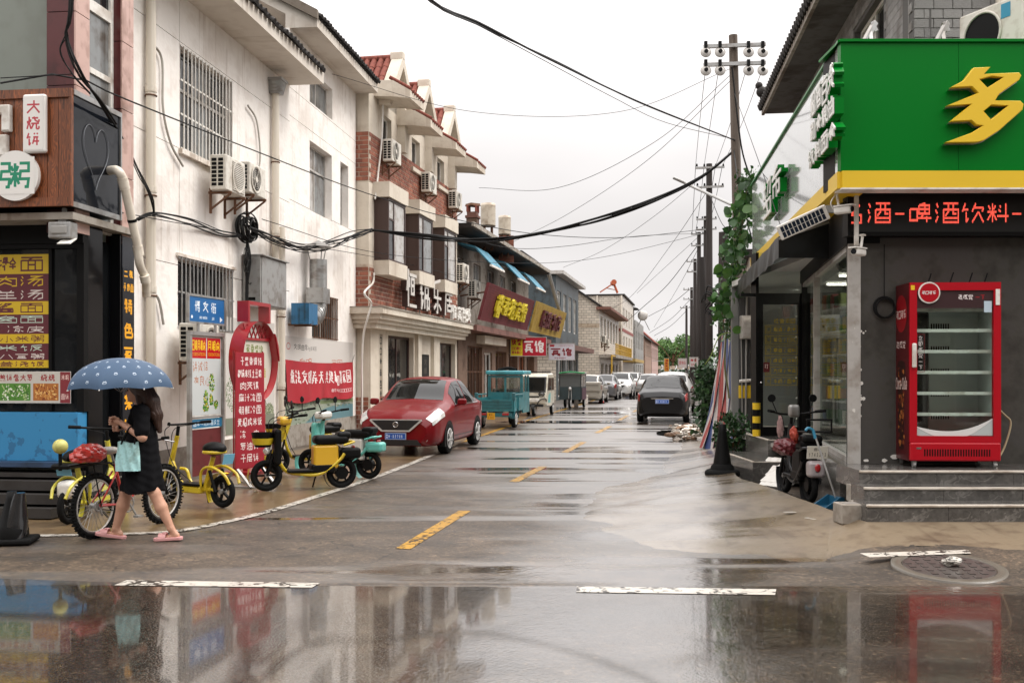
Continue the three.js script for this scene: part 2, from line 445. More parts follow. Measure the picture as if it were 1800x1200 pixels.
// ---------------------------------------------------------------- ground: wet asphalt, smoother near lane, pavement, raised concrete apron
const asphaltTex = (tone, s) => dataTex(1024, 1024, (u, v) => {
  const a = vnoise(u * 420, v * 420, s, 420), b = fbm(u * 12, v * 12, s + 4, 5, 12), c = vnoise(u * 210, v * 210, s + 8, 210);
  const e = vnoise(u * 150, v * 150, s + 14, 150), k = tone * (0.62 + 0.7 * b) * (0.6 + 0.5 * a + 0.3 * e) + (c > 0.84 ? 0.16 * a : 0) + (e > 0.86 ? 0.07 : 0), ck = Math.abs(fbm(u * 5, v * 5, s + 30, 4, 5) - 0.5) < 0.004 ? 0.6 : 1;
  return [k * ck, k * 0.85 * ck, k * 0.69 * ck];
}, true, 4);
const grainBump = dataTex(1024, 1024, (u, v) => g3(0.45 * vnoise(u * 300, v * 300, 3, 300) + 0.25 * vnoise(u * 130, v * 130, 4, 130) + 0.3 * fbm(u * 14, v * 14, 6, 3, 14)), false, 3);
const swellBump = dataTex(512, 512, (u, v) => g3(0.72 * fbm(u * 7, v * 26, 8, 4, 7, 26) + 0.28 * vnoise(u * 220, v * 220, 9, 220)), false, 6);
const nearBump = dataTex(1024, 1024, (u, v) => g3(0.5 * fbm(u * 30, v * 44, 18, 4, 30, 44) + 0.5 * vnoise(u * 330, v * 330, 9, 330)), false, 3);
// where water films lie: x across -16..16 m, depth 0..64 m; a value per place
const lerpAt = (d, pts) => { for (let i = 0; i + 1 < pts.length; i++) if (d <= pts[i + 1][0]) return mix(pts[i][1], pts[i + 1][1], clamp((d - pts[i][0]) / (pts[i + 1][0] - pts[i][0]))); return pts[pts.length - 1][1]; };
const film = dataTex(1024, 1024, (u, v) => {                           // r how much of the place the water covers, g roughness, a sheen of the bare surface
  const x = u * 32 - 16, d = 62 - v * 64, n = fbm(x * 0.5 + 20, d * 0.9 + 20, 70, 5), m = fbm(x * 0.25 + 20, d * 2.2 + 20, 80, 4), q = fbm(x * 2.2 + 60, d * 4 + 60, 90, 3), j = (n - 0.5) * 2;
  const xl = lerpAt(d, [[7.8, 0.6], [12, 0.45], [17, -0.7], [25, -1.4], [40, 0], [64, 4]]), xr = lerpAt(d, [[8, 1.8], [9, 1.9], [11, 2.3], [16, 3.0], [22, 3.9], [40, 8]]);
  let dry = sstep(0.5, -1.0, x - xl + j * 0.9) * (d < 26 ? 1 : 0.75) * sstep(0.62, 0.5, m * 0.5 + 0.25) + sstep(-0.2, 1.3, x - xr + j * 0.8);
  if (d < 7.8) dry = 0.14 * sstep(0.6, 2.4, x + j * 0.8) + 0.2 * sstep(0.5, 0.62, n);
  dry = clamp(dry + 0.3 * (q - 0.5) + 0.5 * sstep(0.6, 0.64, m) * (d > 12 ? 1 : 0));
  return [mix(1, 0.06, dry), mix(d < 7.8 ? 0.05 : mix(0.42, 0.09, sstep(0.52, 0.6, fbm(x * 0.24 + 70, d * 1.7 + 10, 83, 5))), 0.55, dry) + 0.04 * (q - 0.5), 0, mix(1, 0.25, dry)];
}, false, 1, THREE.ClampToEdgeWrapping);
film.repeat.set(1 / 32, 1 / 64); film.offset.set(0.5, 62 / 64);
const wet = { clearcoat: 0.75, clearcoatRoughness: 0.16, ior: 1.5 };
M.asphalt = mat([1, 1, 1], 1, { map: asphaltTex(0.265, 11), roughnessMap: film, clearcoatMap: film, specularIntensityMap: film, bumpMap: swellBump, bumpScale: 0.006, clearcoat: 1, clearcoatRoughness: 0.9, clearcoatRoughnessMap: film, ior: 2.33 });
M.nearAsphalt = mat([1, 1, 1], 1, { map: asphaltTex(0.2, 31), roughnessMap: film, clearcoatMap: film, specularIntensityMap: film, bumpMap: nearBump, bumpScale: 0.0026, clearcoat: 1, clearcoatRoughness: 0.05, ior: 2.33 });
M.pave = mat([0.17, 0.115, 0.06], 0.3, { map: T.grimeB, bumpMap: grainBump, bumpScale: 0.003, clearcoat: 0.35, clearcoatRoughness: 0.2 });
M.apron = mat([0.17, 0.128, 0.08], 1, { map: T.grimeB, roughnessMap: film, clearcoatMap: film, specularIntensityMap: film, bumpMap: swellBump, bumpScale: 0.006, clearcoat: 1, clearcoatRoughness: 0.2, ior: 2.33 });
M.water = mat([0.03, 0.028, 0.025], 0.03, { clearcoat: 1, clearcoatRoughness: 0.02, ior: 1.4, bumpMap: T.bumpSoft, bumpScale: 0.0006 });
const worn = dataTex(1024, 1024, (u, v) => { const n = fbm(u * 40, v * 40, 91, 4, 40), b = fbm(u * 7, v * 7, 92, 3, 7), c = Math.abs(fbm(u * 9, v * 9, 93, 4, 9) - 0.5) < 0.012, k = 0.8 + 0.2 * n; return n < 0.27 + 0.16 * b || c ? [0.26, 0.24, 0.22] : [k, k * 0.985, k * 0.96]; }, true, 2);
M.paintWhite = mat([0.6, 0.58, 0.54], 0.35, { map: worn, bumpMap: grainBump, bumpScale: 0.002, clearcoat: 0.2, clearcoatRoughness: 0.2 });
M.paintYellow = mat([0.55, 0.3, 0.025], 0.35, { map: worn, bumpMap: grainBump, bumpScale: 0.002, clearcoat: 0.2, clearcoatRoughness: 0.2 });
M.dirt = mat([0.2, 0.12, 0.07], 0.8, { map: T.grimeB, bumpMap: T.bumpWall, bumpScale: 0.03 });

struct('ground', sheet(rectPts(-700, -1200, 700, 60), 0), M.asphalt);
const seam = [[-40, 1016], [200, 1024], [560, 1030], [1000, 1034], [1365, 1040], [1850, 1046]].map((p) => gnd(...p));
struct('road', sheet([[-30, 6], [30, 6], [30, seam[5][1] - 0.3], ...seam.slice().reverse(), [-30, seam[0][1]]], 0.004), M.nearAsphalt);
function ribbon(pts, w, y) {                                        // a painted line along points [x, z]
  const L = [], R = [];
  pts.forEach((p, i) => { const a = pts[Math.max(0, i - 1)], b = pts[Math.min(pts.length - 1, i + 1)], dx = b[0] - a[0], dz = b[1] - a[1], l = Math.hypot(dx, dz); L.push([p[0] - dz / l * w / 2, p[1] + dx / l * w / 2]); R.push([p[0] + dz / l * w / 2, p[1] - dx / l * w / 2]); });
  return sheet([...L, ...R.reverse()], y);
}
const smooth = (pts, n = 8) => new THREE.CatmullRomCurve3(pts.map((p) => V(p[0], 0, p[1]))).getPoints(pts.length * n).map((p) => [p.x, p.z]);
const edgeLine = smooth([[-60, 946], [35, 943], [180, 940], [300, 935], [400, 917], [480, 897], [560, 872], [640, 846], [720, 816], [800, 783], [880, 754], [960, 729], [1030, 708], [1090, 690], [1125, 680]].map((p) => gnd(...p)));
const left1 = [[-3.0, -24], [-4.4, -27.1], [-6.1, -13], [-9, -12.4], [-30, -16]];
struct('pavement', sheet([...edgeLine.slice(0, 90), [-4.26 + 0.19 * 34, -61], [-3.6, -27.1], [-6.1, -13], [-30, -16], [-30, -9.5]], 0.004), M.pave);
struct('road_marking', ribbon(edgeLine.slice(0, 78), 0.13, 0.0085), M.paintWhite);
struct('road_marking', ribbon(edgeLine.slice(78), 0.13, 0.0085), M.paintYellow);
for (const [a, b] of [[[708, 965], [817, 898]], [[903, 847], [955, 820]], [[993, 795], [1026, 777]], [[1049, 761], [1073, 749]], [[1088, 739], [1104, 730]], [[1114, 724], [1126, 717]]]) struct('road_marking', ribbon([gnd(...a), gnd(...b)], 0.15, 0.0045), M.paintYellow);
for (const q of [[[222, 1021], [563, 1026], [548, 1034], [200, 1030]], [[1014, 1032], [1365, 1037], [1363, 1047], [1013, 1042]]]) struct('road_marking', sheet(q.map((p) => gnd(...p)), 0.008), M.paintWhite);
// the concrete apron rises 0.2 m from the road to the foot of the corner shop
const RISE = 0.2;
{
  const fine = (l, k) => l.flatMap((p, i) => i + 1 < l.length ? [...Array(k)].map((_, j) => p.map((c, q) => mix(c, l[i + 1][q], j / k))) : [p]);
  const lift = (px) => 0.12 * sstep(1455, 1610, px) - 0.012;
  const O = fine([[1900, 975], [1800, 969], [1700, 960], [1600, 960], [1520, 967], [1470, 985], [1440, 994], [1380, 995], [1280, 987], [1175, 975], [1100, 964], [1040, 944], [1010, 918], [1006, 890], [1040, 862], [1100, 849], [1150, 836], [1172, 800], [1190, 778], [1205, 762], [1222, 742], [1228, 722], [1226, 708]].map(([x, y]) => [...gnd(x, y, lift(x)), lift(x)]), 6);
  const I = fine([[1900, 917], [1800, 917], [1700, 917], [1600, 917], [1525, 917], [1490, 908], [1460, 896], [1435, 886], [1400, 874], [1370, 862], [1340, 852], [1320, 846], [1305, 842], [1295, 836], [1288, 826], [1284, 812], [1280, 800], [1275, 788], [1268, 775], [1262, 765], [1258, 752], [1256, 735], [1254, 720]].map((p) => gnd(...p, RISE)), 6);
  O.forEach((o, i) => { o[0] += 0.3 * (fbm(i * 0.21, 3, 7, 4) - 0.5); o[1] += 0.3 * (fbm(i * 0.21, 9, 8, 4) - 0.5); });
  const pos = [], idx = [], K = 22;
  O.forEach((o, i) => { for (let k = 0; k <= K; k++) { const t = k / K, x = mix(o[0], I[i][0], t), z = mix(o[1], I[i][1], t); pos.push(x, o[2] + (RISE - o[2]) * (t * 0.6 + 0.4 * t * t) * mix(1, 0.5, sstep(96, 120, i)) + 0.03 * (fbm(x * 2.2 + 30, z * 2.2 + 90, 5, 4) - 0.5) * (1 - t * t), z); } });
  for (let i = 0; i + 1 < O.length; i++) for (let k = 0; k < K; k++) { const a = i * (K + 1) + k, b = a + K + 1; idx.push(a, a + 1, b, a + 1, b + 1, b); }
  const g = new THREE.BufferGeometry(); g.setAttribute('position', new THREE.Float32BufferAttribute(pos, 3)); g.setIndex(idx); g.computeVertexNormals();
  struct('pavement', metreUV(g), M.apron);
  // the patched asphalt that ramps up to it from the crossing
  const R = fine([[1900, 1034], [1800, 1033], [1700, 1032], [1600, 1030], [1520, 1027], [1470, 1022], [1440, 1018], [1380, 1012], [1280, 1004]].map((p) => gnd(...p)), 6), rp = [], ri = [], N = 10;
  R.forEach((r, i) => { for (let k = 0; k <= N; k++) { const t = k / N, x = mix(r[0], O[i][0], t), z = mix(r[1], O[i][1], t) - 0.06 * t; rp.push(x, mix(-0.01, O[i][2] + 0.004, t) + 0.006 * (fbm(x * 3 + 30, z * 3 + 60, 15, 3) - 0.5), z); } });
  for (let i = 0; i + 1 < R.length; i++) for (let k = 0; k < N; k++) { const a = i * (N + 1) + k, b = a + N + 1; ri.push(a, a + 1, b, a + 1, b + 1, b); }
  const q = new THREE.BufferGeometry(); q.setAttribute('position', new THREE.Float32BufferAttribute(rp, 3)); q.setIndex(ri); q.computeVertexNormals(); struct('pavement', metreUV(q), M.asphalt);
}
const ramp = (px, py, up = 0) => { const d = (EYE - up + 0.72) / ((py - HY) / FOCAL + 0.093); return [(px - CX) * d / FOCAL, 0.093 * d - 0.72 + up, -d]; };   // a pixel on the asphalt ramp
const blob = (cx, cz, rx, rz, s, n = 60) => [...Array(n)].map((_, i) => { const a = i / n * Math.PI * 2, k = 0.55 + 0.9 * fbm(Math.cos(a) * 1.6 + 9, Math.sin(a) * 1.6 + 9, s, 4); return [cx + Math.cos(a) * rx * k, cz + Math.sin(a) * rz * k]; });
const puddle = (px, py, rx, rz, s, y = 0.009) => { const c = gnd(px, py); struct('water', sheet(blob(c[0], c[1], rx, rz, s), y), M.water); };
puddle(985, 742, 2.2, 0.7, 3, 0.016); puddle(1040, 726, 1.5, 0.9, 6, 0.016); puddle(1188, 762, 0.5, 1.6, 4, 0.022);
{ const g = new THREE.BufferGeometry(), P = [[1512, 972], [1702, 966], [1708, 972], [1530, 979]].map((p) => ramp(...p, 0.016)); g.setAttribute('position', new THREE.Float32BufferAttribute([P[0], P[2], P[1], P[0], P[3], P[2]].flat(), 3)); g.computeVertexNormals(); struct('road_marking', metreUV(g), M.paintWhite); }
// manhole in the patched asphalt
{
  const c = ramp(1668, 997, 0.0), t = thing('manhole_cover', 'round iron manhole cover sunk in the dark road patch before the shop steps', 'manhole cover', c); t.rotation.x = 0.093;
  part(t, 'collar', [lathe([[0.37, -0.03], [0.37, 0.012], [0.45, 0.01], [0.45, -0.03]], 40)], mat([0.1, 0.085, 0.065], 0.5, { map: T.grimeB, clearcoat: 0.3, clearcoatRoughness: 0.2 }));
  const r = [lathe([[0, 0.008], [0.355, 0.008], [0.36, 0.002], [0.36, -0.02]], 40)];
  for (let i = 0; i < 7; i++) for (let j = 0; j < 7; j++) { const x = (i - 3) * 0.1, z = (j - 3) * 0.1; if (Math.hypot(x, z) < 0.32) r.push(box(0.05, 0.008, 0.05, x, 0.009, z)); }
  part(t, 'lid', r, mat([0.06, 0.05, 0.045], 0.4, { map: T.grimeC, clearcoat: 0.4, clearcoatRoughness: 0.2 }));
}
{ // crumpled paper on the road
  const c = ramp(1675, 996); const g = new THREE.IcosahedronGeometry(0.06, 2), p = g.attributes.position;
  for (let i = 0; i < p.count; i++) { const k = 0.6 + 0.8 * vnoise(p.getX(i) * 30 + 5, p.getY(i) * 30 + p.getZ(i) * 40, 3); p.setXYZ(i, p.getX(i) * k * 1.3, p.getY(i) * k * 0.6, p.getZ(i) * k * 0.8); }
  g.computeVertexNormals(); g.translate(c[0], c[1] + 0.045, c[2]);
  solo('crumpled_paper', g, M.paintWhite, 'crumpled white paper lying on the iron manhole cover', 'litter');
}
// ---------------------------------------------------------------- shared building pieces (all in a wall's own axes)
function wallCells(x0, x1, y0, y1, t, openings, seamsY = [], seamsX = [], gap = 0.012) {
  const xs = [...new Set([x0, x1, ...seamsX, ...openings.flatMap((o) => [o.x0, o.x1])])].filter((v) => v >= x0 && v <= x1).sort((a, b) => a - b);
  const ys = [...new Set([y0, y1, ...seamsY, ...openings.flatMap((o) => [o.y0, o.y1])])].filter((v) => v >= y0 && v <= y1).sort((a, b) => a - b);
  const out = [];
  for (let j = 0; j + 1 < ys.length; j++) {
    let run = null;
    for (let i = 0; i + 1 < xs.length; i++) {
      const mx = (xs[i] + xs[i + 1]) / 2, my = (ys[j] + ys[j + 1]) / 2, hole = openings.some((o) => mx > o.x0 && mx < o.x1 && my > o.y0 && my < o.y1);
      const cut = seamsX.includes(xs[i]);
      if (run && (hole || cut)) { out.push(run); run = null; }
      if (!hole) run = run ? [run[0], xs[i + 1]] : [xs[i], xs[i + 1]];
    }
    if (run) out.push(run);
    const a = ys[j] + (seamsY.includes(ys[j]) ? gap / 2 : 0), b = ys[j + 1] - (seamsY.includes(ys[j + 1]) ? gap / 2 : 0);
    for (let k = 0; k < out.length; k++) if (out[k].length === 2) { const sx = seamsX.includes(out[k][0]) ? gap / 2 : 0, ex = seamsX.includes(out[k][1]) ? gap / 2 : 0; out[k] = bx(out[k][0] + sx, a, -t, out[k][1] - ex, b, 0); }
  }
  return out;
}
// a window set back in its opening: frame with mullions, each pane a sub-part; bars if wanted
function windowIn(p, r, { cols = 2, rows = [1], frame = M.alu, panes = [M.glass], depth = 0.12, bars = 0, barMat = M.alu, rails = 2, fw = 0.05, z = 0 } = {}) {
  const w = r.x1 - r.x0, h = r.y1 - r.y0, f = [], zf = z - depth;
  f.push(bx(r.x0, r.y0, zf - 0.03, r.x0 + fw, r.y1, zf + 0.03), bx(r.x1 - fw, r.y0, zf - 0.03, r.x1, r.y1, zf + 0.03), bx(r.x0 + fw, r.y0, zf - 0.03, r.x1 - fw, r.y0 + fw, zf + 0.03), bx(r.x0 + fw, r.y1 - fw, zf - 0.03, r.x1 - fw, r.y1, zf + 0.03));
  const tot = rows.reduce((a, b) => a + b, 0); let y = r.y0 + fw; const H = h - 2 * fw, Wd = w - 2 * fw, win = [];
  rows.forEach((q, j) => {
    const y1 = y + H * q / tot; if (j) f.push(bx(r.x0 + fw, y - fw / 2, zf - 0.022, r.x1 - fw, y + fw / 2, zf + 0.026));
    for (let i = 0; i < cols; i++) {
      const a = r.x0 + fw + Wd * i / cols, b = r.x0 + fw + Wd * (i + 1) / cols; if (i) f.push(bx(a - fw / 2, y, zf - 0.025, a + fw / 2, y1, zf + 0.022));
      win.push(bx(a, y, zf - 0.012 - 0.004 * (i % 2), b, y1, zf - 0.004 * (i % 2)));
    }
    y = y1;
  });
  const W = part(p, 'window', f, frame);
  win.forEach((g, i) => part(W, 'pane', g, panes[i % panes.length]));
  if (bars) {
    for (let i = 0; i < bars; i++) { const x = r.x0 + w * (i + 0.5) / bars; part(W, 'bar', bar([x, r.y0 + 0.01, z + 0.035], [x, r.y1 - 0.01, z + 0.035], 0.014, 0.014, 6), barMat); }
    for (let i = 0; i <= rails; i++) { const yy = r.y0 + 0.02 + (h - 0.04) * i / rails; part(W, 'rail', bx(r.x0 - 0.02, yy - 0.015, z + 0.02, r.x1 + 0.02, yy + 0.015, z + 0.028), barMat); }
  }
  return W;
}
// a wall-mounted split air conditioner, 0.85 x 0.6 x 0.32, back towards -z, base at the bracket
function airConditioner(F, x, y, z, label, { fan = true, w = 0.85, h = 0.58, turn = 0, flip = 1, sidegrid = true } = {}) {
  const t = F.thing('air_conditioner', label, 'air conditioner', x, y, z, 'air conditioner outdoor units'); t.rotation.y += turn;
  part(t, 'casing', rbox(w, h, 0.3, 0.025, 0, h / 2 + 0.05, 0.2), M.acWhite);
  const cx = -0.1 * flip, R = h * 0.42;
  const fr = [lathe([[R * 0.98, 0], [R * 1.06, 0.012], [R * 1.06, 0.02], [R * 0.92, 0.02], [R * 0.9, 0]], 28)];
  fr.forEach((g) => mv(g, 0, 0, 0, Math.PI / 2, 0, 0)); const gr = merge(fr); gr.translate(cx, h / 2 + 0.05, 0.352);
  part(t, 'fan_ring', gr, M.acWhite);
  part(t, 'fan_opening', mv(cyl(R * 0.94, R * 0.94, 0.006, 0, 0, 0, 28), cx, h / 2 + 0.05, 0.353, Math.PI / 2), M.black);
  if (fan) { const s = []; for (let k = 1; k < 7; k++) s.push(ring(R * k / 7, 0.004, cx, h / 2 + 0.05, 0.362, 0, 0, 26, 4)); for (let k = 0; k < 6; k++) { const a = k * Math.PI / 3; s.push(bar([cx, h / 2 + 0.05, 0.362], [cx + Math.cos(a) * R, h / 2 + 0.05 + Math.sin(a) * R, 0.362], 0.005, 0.005, 4)); } s.push(mv(cyl(R * 0.22, R * 0.22, 0.01, 0, 0, 0, 18), cx, h / 2 + 0.05, 0.366, Math.PI / 2)); part(t, 'fan_guard', s, M.acWhite); }
  else for (let k = 0; k < 16; k++) part(t, 'slat', bx(cx - R, 0.1 + (h - 0.1) * k / 16, 0.35, cx + R, 0.118 + (h - 0.1) * k / 16, 0.37), M.acWhite);
  if (sidegrid) for (const sx of [-1, 1]) { const q = []; for (let i = 0; i < 2; i++) for (let j = 0; j < 7; j++) q.push(box(0.01, h * 0.085, 0.09, sx * (w / 2), h * 0.16 + 0.05 + j * h * 0.115, 0.13 + i * 0.12)); part(t, 'side_vent', q, M.black); }
  const b = []; for (const sx of [-1, 1]) b.push(beam([sx * w * 0.36, 0.02, -0.02], [sx * w * 0.36, 0.02, 0.4], 0.04, 0.04), beam([sx * w * 0.36, -0.28, 0.0], [sx * w * 0.36, 0.0, 0.38], 0.03, 0.03), beam([sx * w * 0.36, -0.34, 0.015], [sx * w * 0.36, 0.1, 0.015], 0.03, 0.04));
  part(t, 'bracket', b, M.rust);
  return t;
}
function drainPipe(F, x, y0, y1, r, label, z = 0.09, hopper = false) {
  const t = F.thing('drain_pipe', label, 'drain pipe', x, y0, z, 'drain pipes on the white wall');
  part(t, 'pipe', cyl(r, r, y1 - y0, 0, (y1 - y0) / 2, 0, 16), M.pipe);
  for (let y = 1.3; y < y1 - y0; y += 1.55) { part(t, 'joint', cyl(r * 1.14, r * 1.14, 0.1, 0, y + 0.1, 0, 16), M.pipe); part(t, 'clamp', [ring(r * 1.1, 0.012, 0, y, 0, Math.PI / 2, 0, 18, 6), box(0.03, 0.025, 0.1, 0, y, -0.06)], M.rust); }
  if (hopper) part(t, 'hopper', [mv(new THREE.CylinderGeometry(0.25, 0.17, 0.26, 4, 1), 0, 0, 0, 0, Math.PI / 4, 0), ].map((g) => mv(prep(g), 0, y1 - y0 + 0.1, 0)).concat([box(0.4, 0.05, 0.4, 0, y1 - y0 + 0.25, 0)]), M.galv);
  return t;
}
// ---------------------------------------------------------------- restaurant on the left corner
const SF = leftWall(-5.104, 11.6, 0.123);
const woodTex = dataTex(512, 512, (u, v) => {
  const p = Math.floor(u * 8), q = hash(p, 3, 9), gx = u * 8 - p, w = fbm(gx * 3 + q * 9, v * 6 + q * 7, p, 3) * 3, l = Math.sin((gx * 9 + w * 2.2 + Math.sin(v * 6.28 + q * 20) * 0.7) * 5);
  const k = 0.62 + 0.24 * l * fbm(gx * 8, v * 20, p + 3, 3) + 0.18 * (q - 0.5) + 0.3 * (fbm(gx * 30, v * 4, p + 7, 3) - 0.5);
  return [0.66 * k + 0.03, 0.37 * k + 0.01, 0.19 * k];
}, true, 1.4);
M.wood = mat([1, 1, 1], 0.5, { map: woodTex, clearcoat: 0.2, clearcoatRoughness: 0.4 });
M.redTile = mat([0.085, 0.014, 0.014], 0.3, { map: T.grimeB }); M.redTileLit = mat([0.52, 0.34, 0.29], 0.3, { map: T.grimeB });  // pillar sides: the red tile turned pale, light from the street put into its colour
M.blueBoard = mat([0.03, 0.21, 0.42], 0.5, { map: dataTex(512, 512, (u, v) => { const a = fbm(u * 9, v * 9, 77, 5, 9), b = fbm(u * 60, v * 60, 78, 2, 60); const d = sstep(0.6, 0.64, a + 0.15 * (b - 0.5)) * 0.3; return [1 - d * 0.4, 1 - d * 0.6, 1 - d * 0.55]; }, true, 1.1) });
{
  const t = SF.thing('restaurant_building', 'corner restaurant with dark red pillars above a black glazed ground floor', 'building');
  part(t, 'wall', [bx(0.22, 3.2, -9, 0.4, 12, -0.345), bx(0.3, 3.2, -0.345, 0.32, 12, -0.16), bx(0.32, 0.25, -9, 1.3, 12, -0.2), bx(1.3, 0.3, -9, 1.36, 12, -0.05)], mat([0.2, 0.22, 0.19], 0.7, { map: T.grimeA }));
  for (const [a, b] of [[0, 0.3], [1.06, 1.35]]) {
    for (let k = 0; k < 9; k++) { const y = 3.3 + k * 0.86; part(t, 'tile', bx(a, y, -0.345, a + 0.02, y + 0.85, -0.004), M.redTile); part(t, 'tile', bx(a, y, -0.004, b, y + 0.85, 0.016), M.redTileLit); }
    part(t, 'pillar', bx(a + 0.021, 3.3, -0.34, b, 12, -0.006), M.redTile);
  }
  windowIn(t, { x0: 0.3, x1: 1.06, y0: 3.4, y1: 6.15 }, { cols: 1, rows: [2.6, 1], depth: 0.13, frame: M.white, panes: [M.glassGrey], fw: 0.07 });
  windowIn(t, { x0: 0.3, x1: 1.06, y0: 6.15, y1: 9 }, { cols: 1, rows: [2.6, 1], depth: 0.13, frame: M.white, panes: [M.glass], fw: 0.07 });
  part(t, 'soffit', bx(-0.2, 3.42, -9, 1.3, 3.5, 0.1), M.concrete);
  // black ground floor, street side: cladding, door leaf, frames
  part(t, 'cladding', [bx(0.3, 0.35, -0.16, 0.62, 3.42, 0.0), bx(1.02, 0.35, -0.12, 1.06, 3.42, 0.01)], M.blackGloss);
  part(t, 'door', [bx(0.62, 0.35, -0.19, 1.02, 3.3, -0.14)], mat([0.008, 0.009, 0.01], 0.06, { specularIntensity: 0.5 }));
  part(t, 'fascia', bx(0.18, 3.2, -9, 0.3, 3.42, 0.0), M.black);
  // front window of the ground floor
  const w = part(t, 'window', [bx(0.2, 1.2, -0.09, 0.3, 3.2, 0.0), bx(0.2, 1.2, -3.6, 0.27, 3.2, -3.52), bx(0.2, 3.14, -3.52, 0.27, 3.2, -0.09), bx(0.22, 1.2, -0.46, 0.27, 3.14, -0.42)], M.black);
  part(w, 'pane', bx(0.25, 1.2, -3.52, 0.262, 3.14, -0.46), M.glass); part(w, 'pane', bx(0.255, 1.2, -0.42, 0.267, 3.14, -0.09), M.glass);
  part(t, 'panel', bx(0.1, 0.62, -3.6, 0.3, 1.19, -0.02), M.blueBoard, 'worn blue painted panel below the window');
  part(t, 'plinth', bx(0.3, 0, -9, 1.36, 0.35, 0.03), M.concrete);
  for (let k = 0; k < 4; k++) part(t, 'step', bx(-0.42 + k * 0.13, 0.02 + k * 0.14, -3.6, 0.3, 0.02 + k * 0.14 + (k === 3 ? 0.05 : 0.11), -0.03), mat([0.03, 0.027, 0.025], 0.5, { map: T.grimeC }));
  part(t, 'ledge', bx(-0.02, 0.555, -3.6, 0.3, 0.615, -0.03), mat([0.03, 0.06, 0.12], 0.4, { map: T.grimeC }));
  part(t, 'text_panel', bx(1.06, 0.5, -0.3, 1.36, 3.4, 0.02), mat([0.015, 0.018, 0.025], 0.25));
  const cols = ['手擀面', '特', '色', '家', '常', '菜', '馆'];
  const tx = print(128, 1300, (x, W, H) => { x.fillStyle = '#0e1017'; x.fillRect(0, 0, W, H); write(x, '二泉', 8, 10, 52, 60, 10, '#e8a51c'); write(x, '手擀面', 4, 110, 36, 60, 7, '#e8a51c'); write(x, '特色家常菜馆', 12, 215, 104, 120, 17, '#f0a81c', { down: true, gap: 0.45 }); }, 0.4);
  const fc = face(0.29, 2.3, 1.21, 1.85, 0.0225); part(t, 'lettering', fc, tx);
}
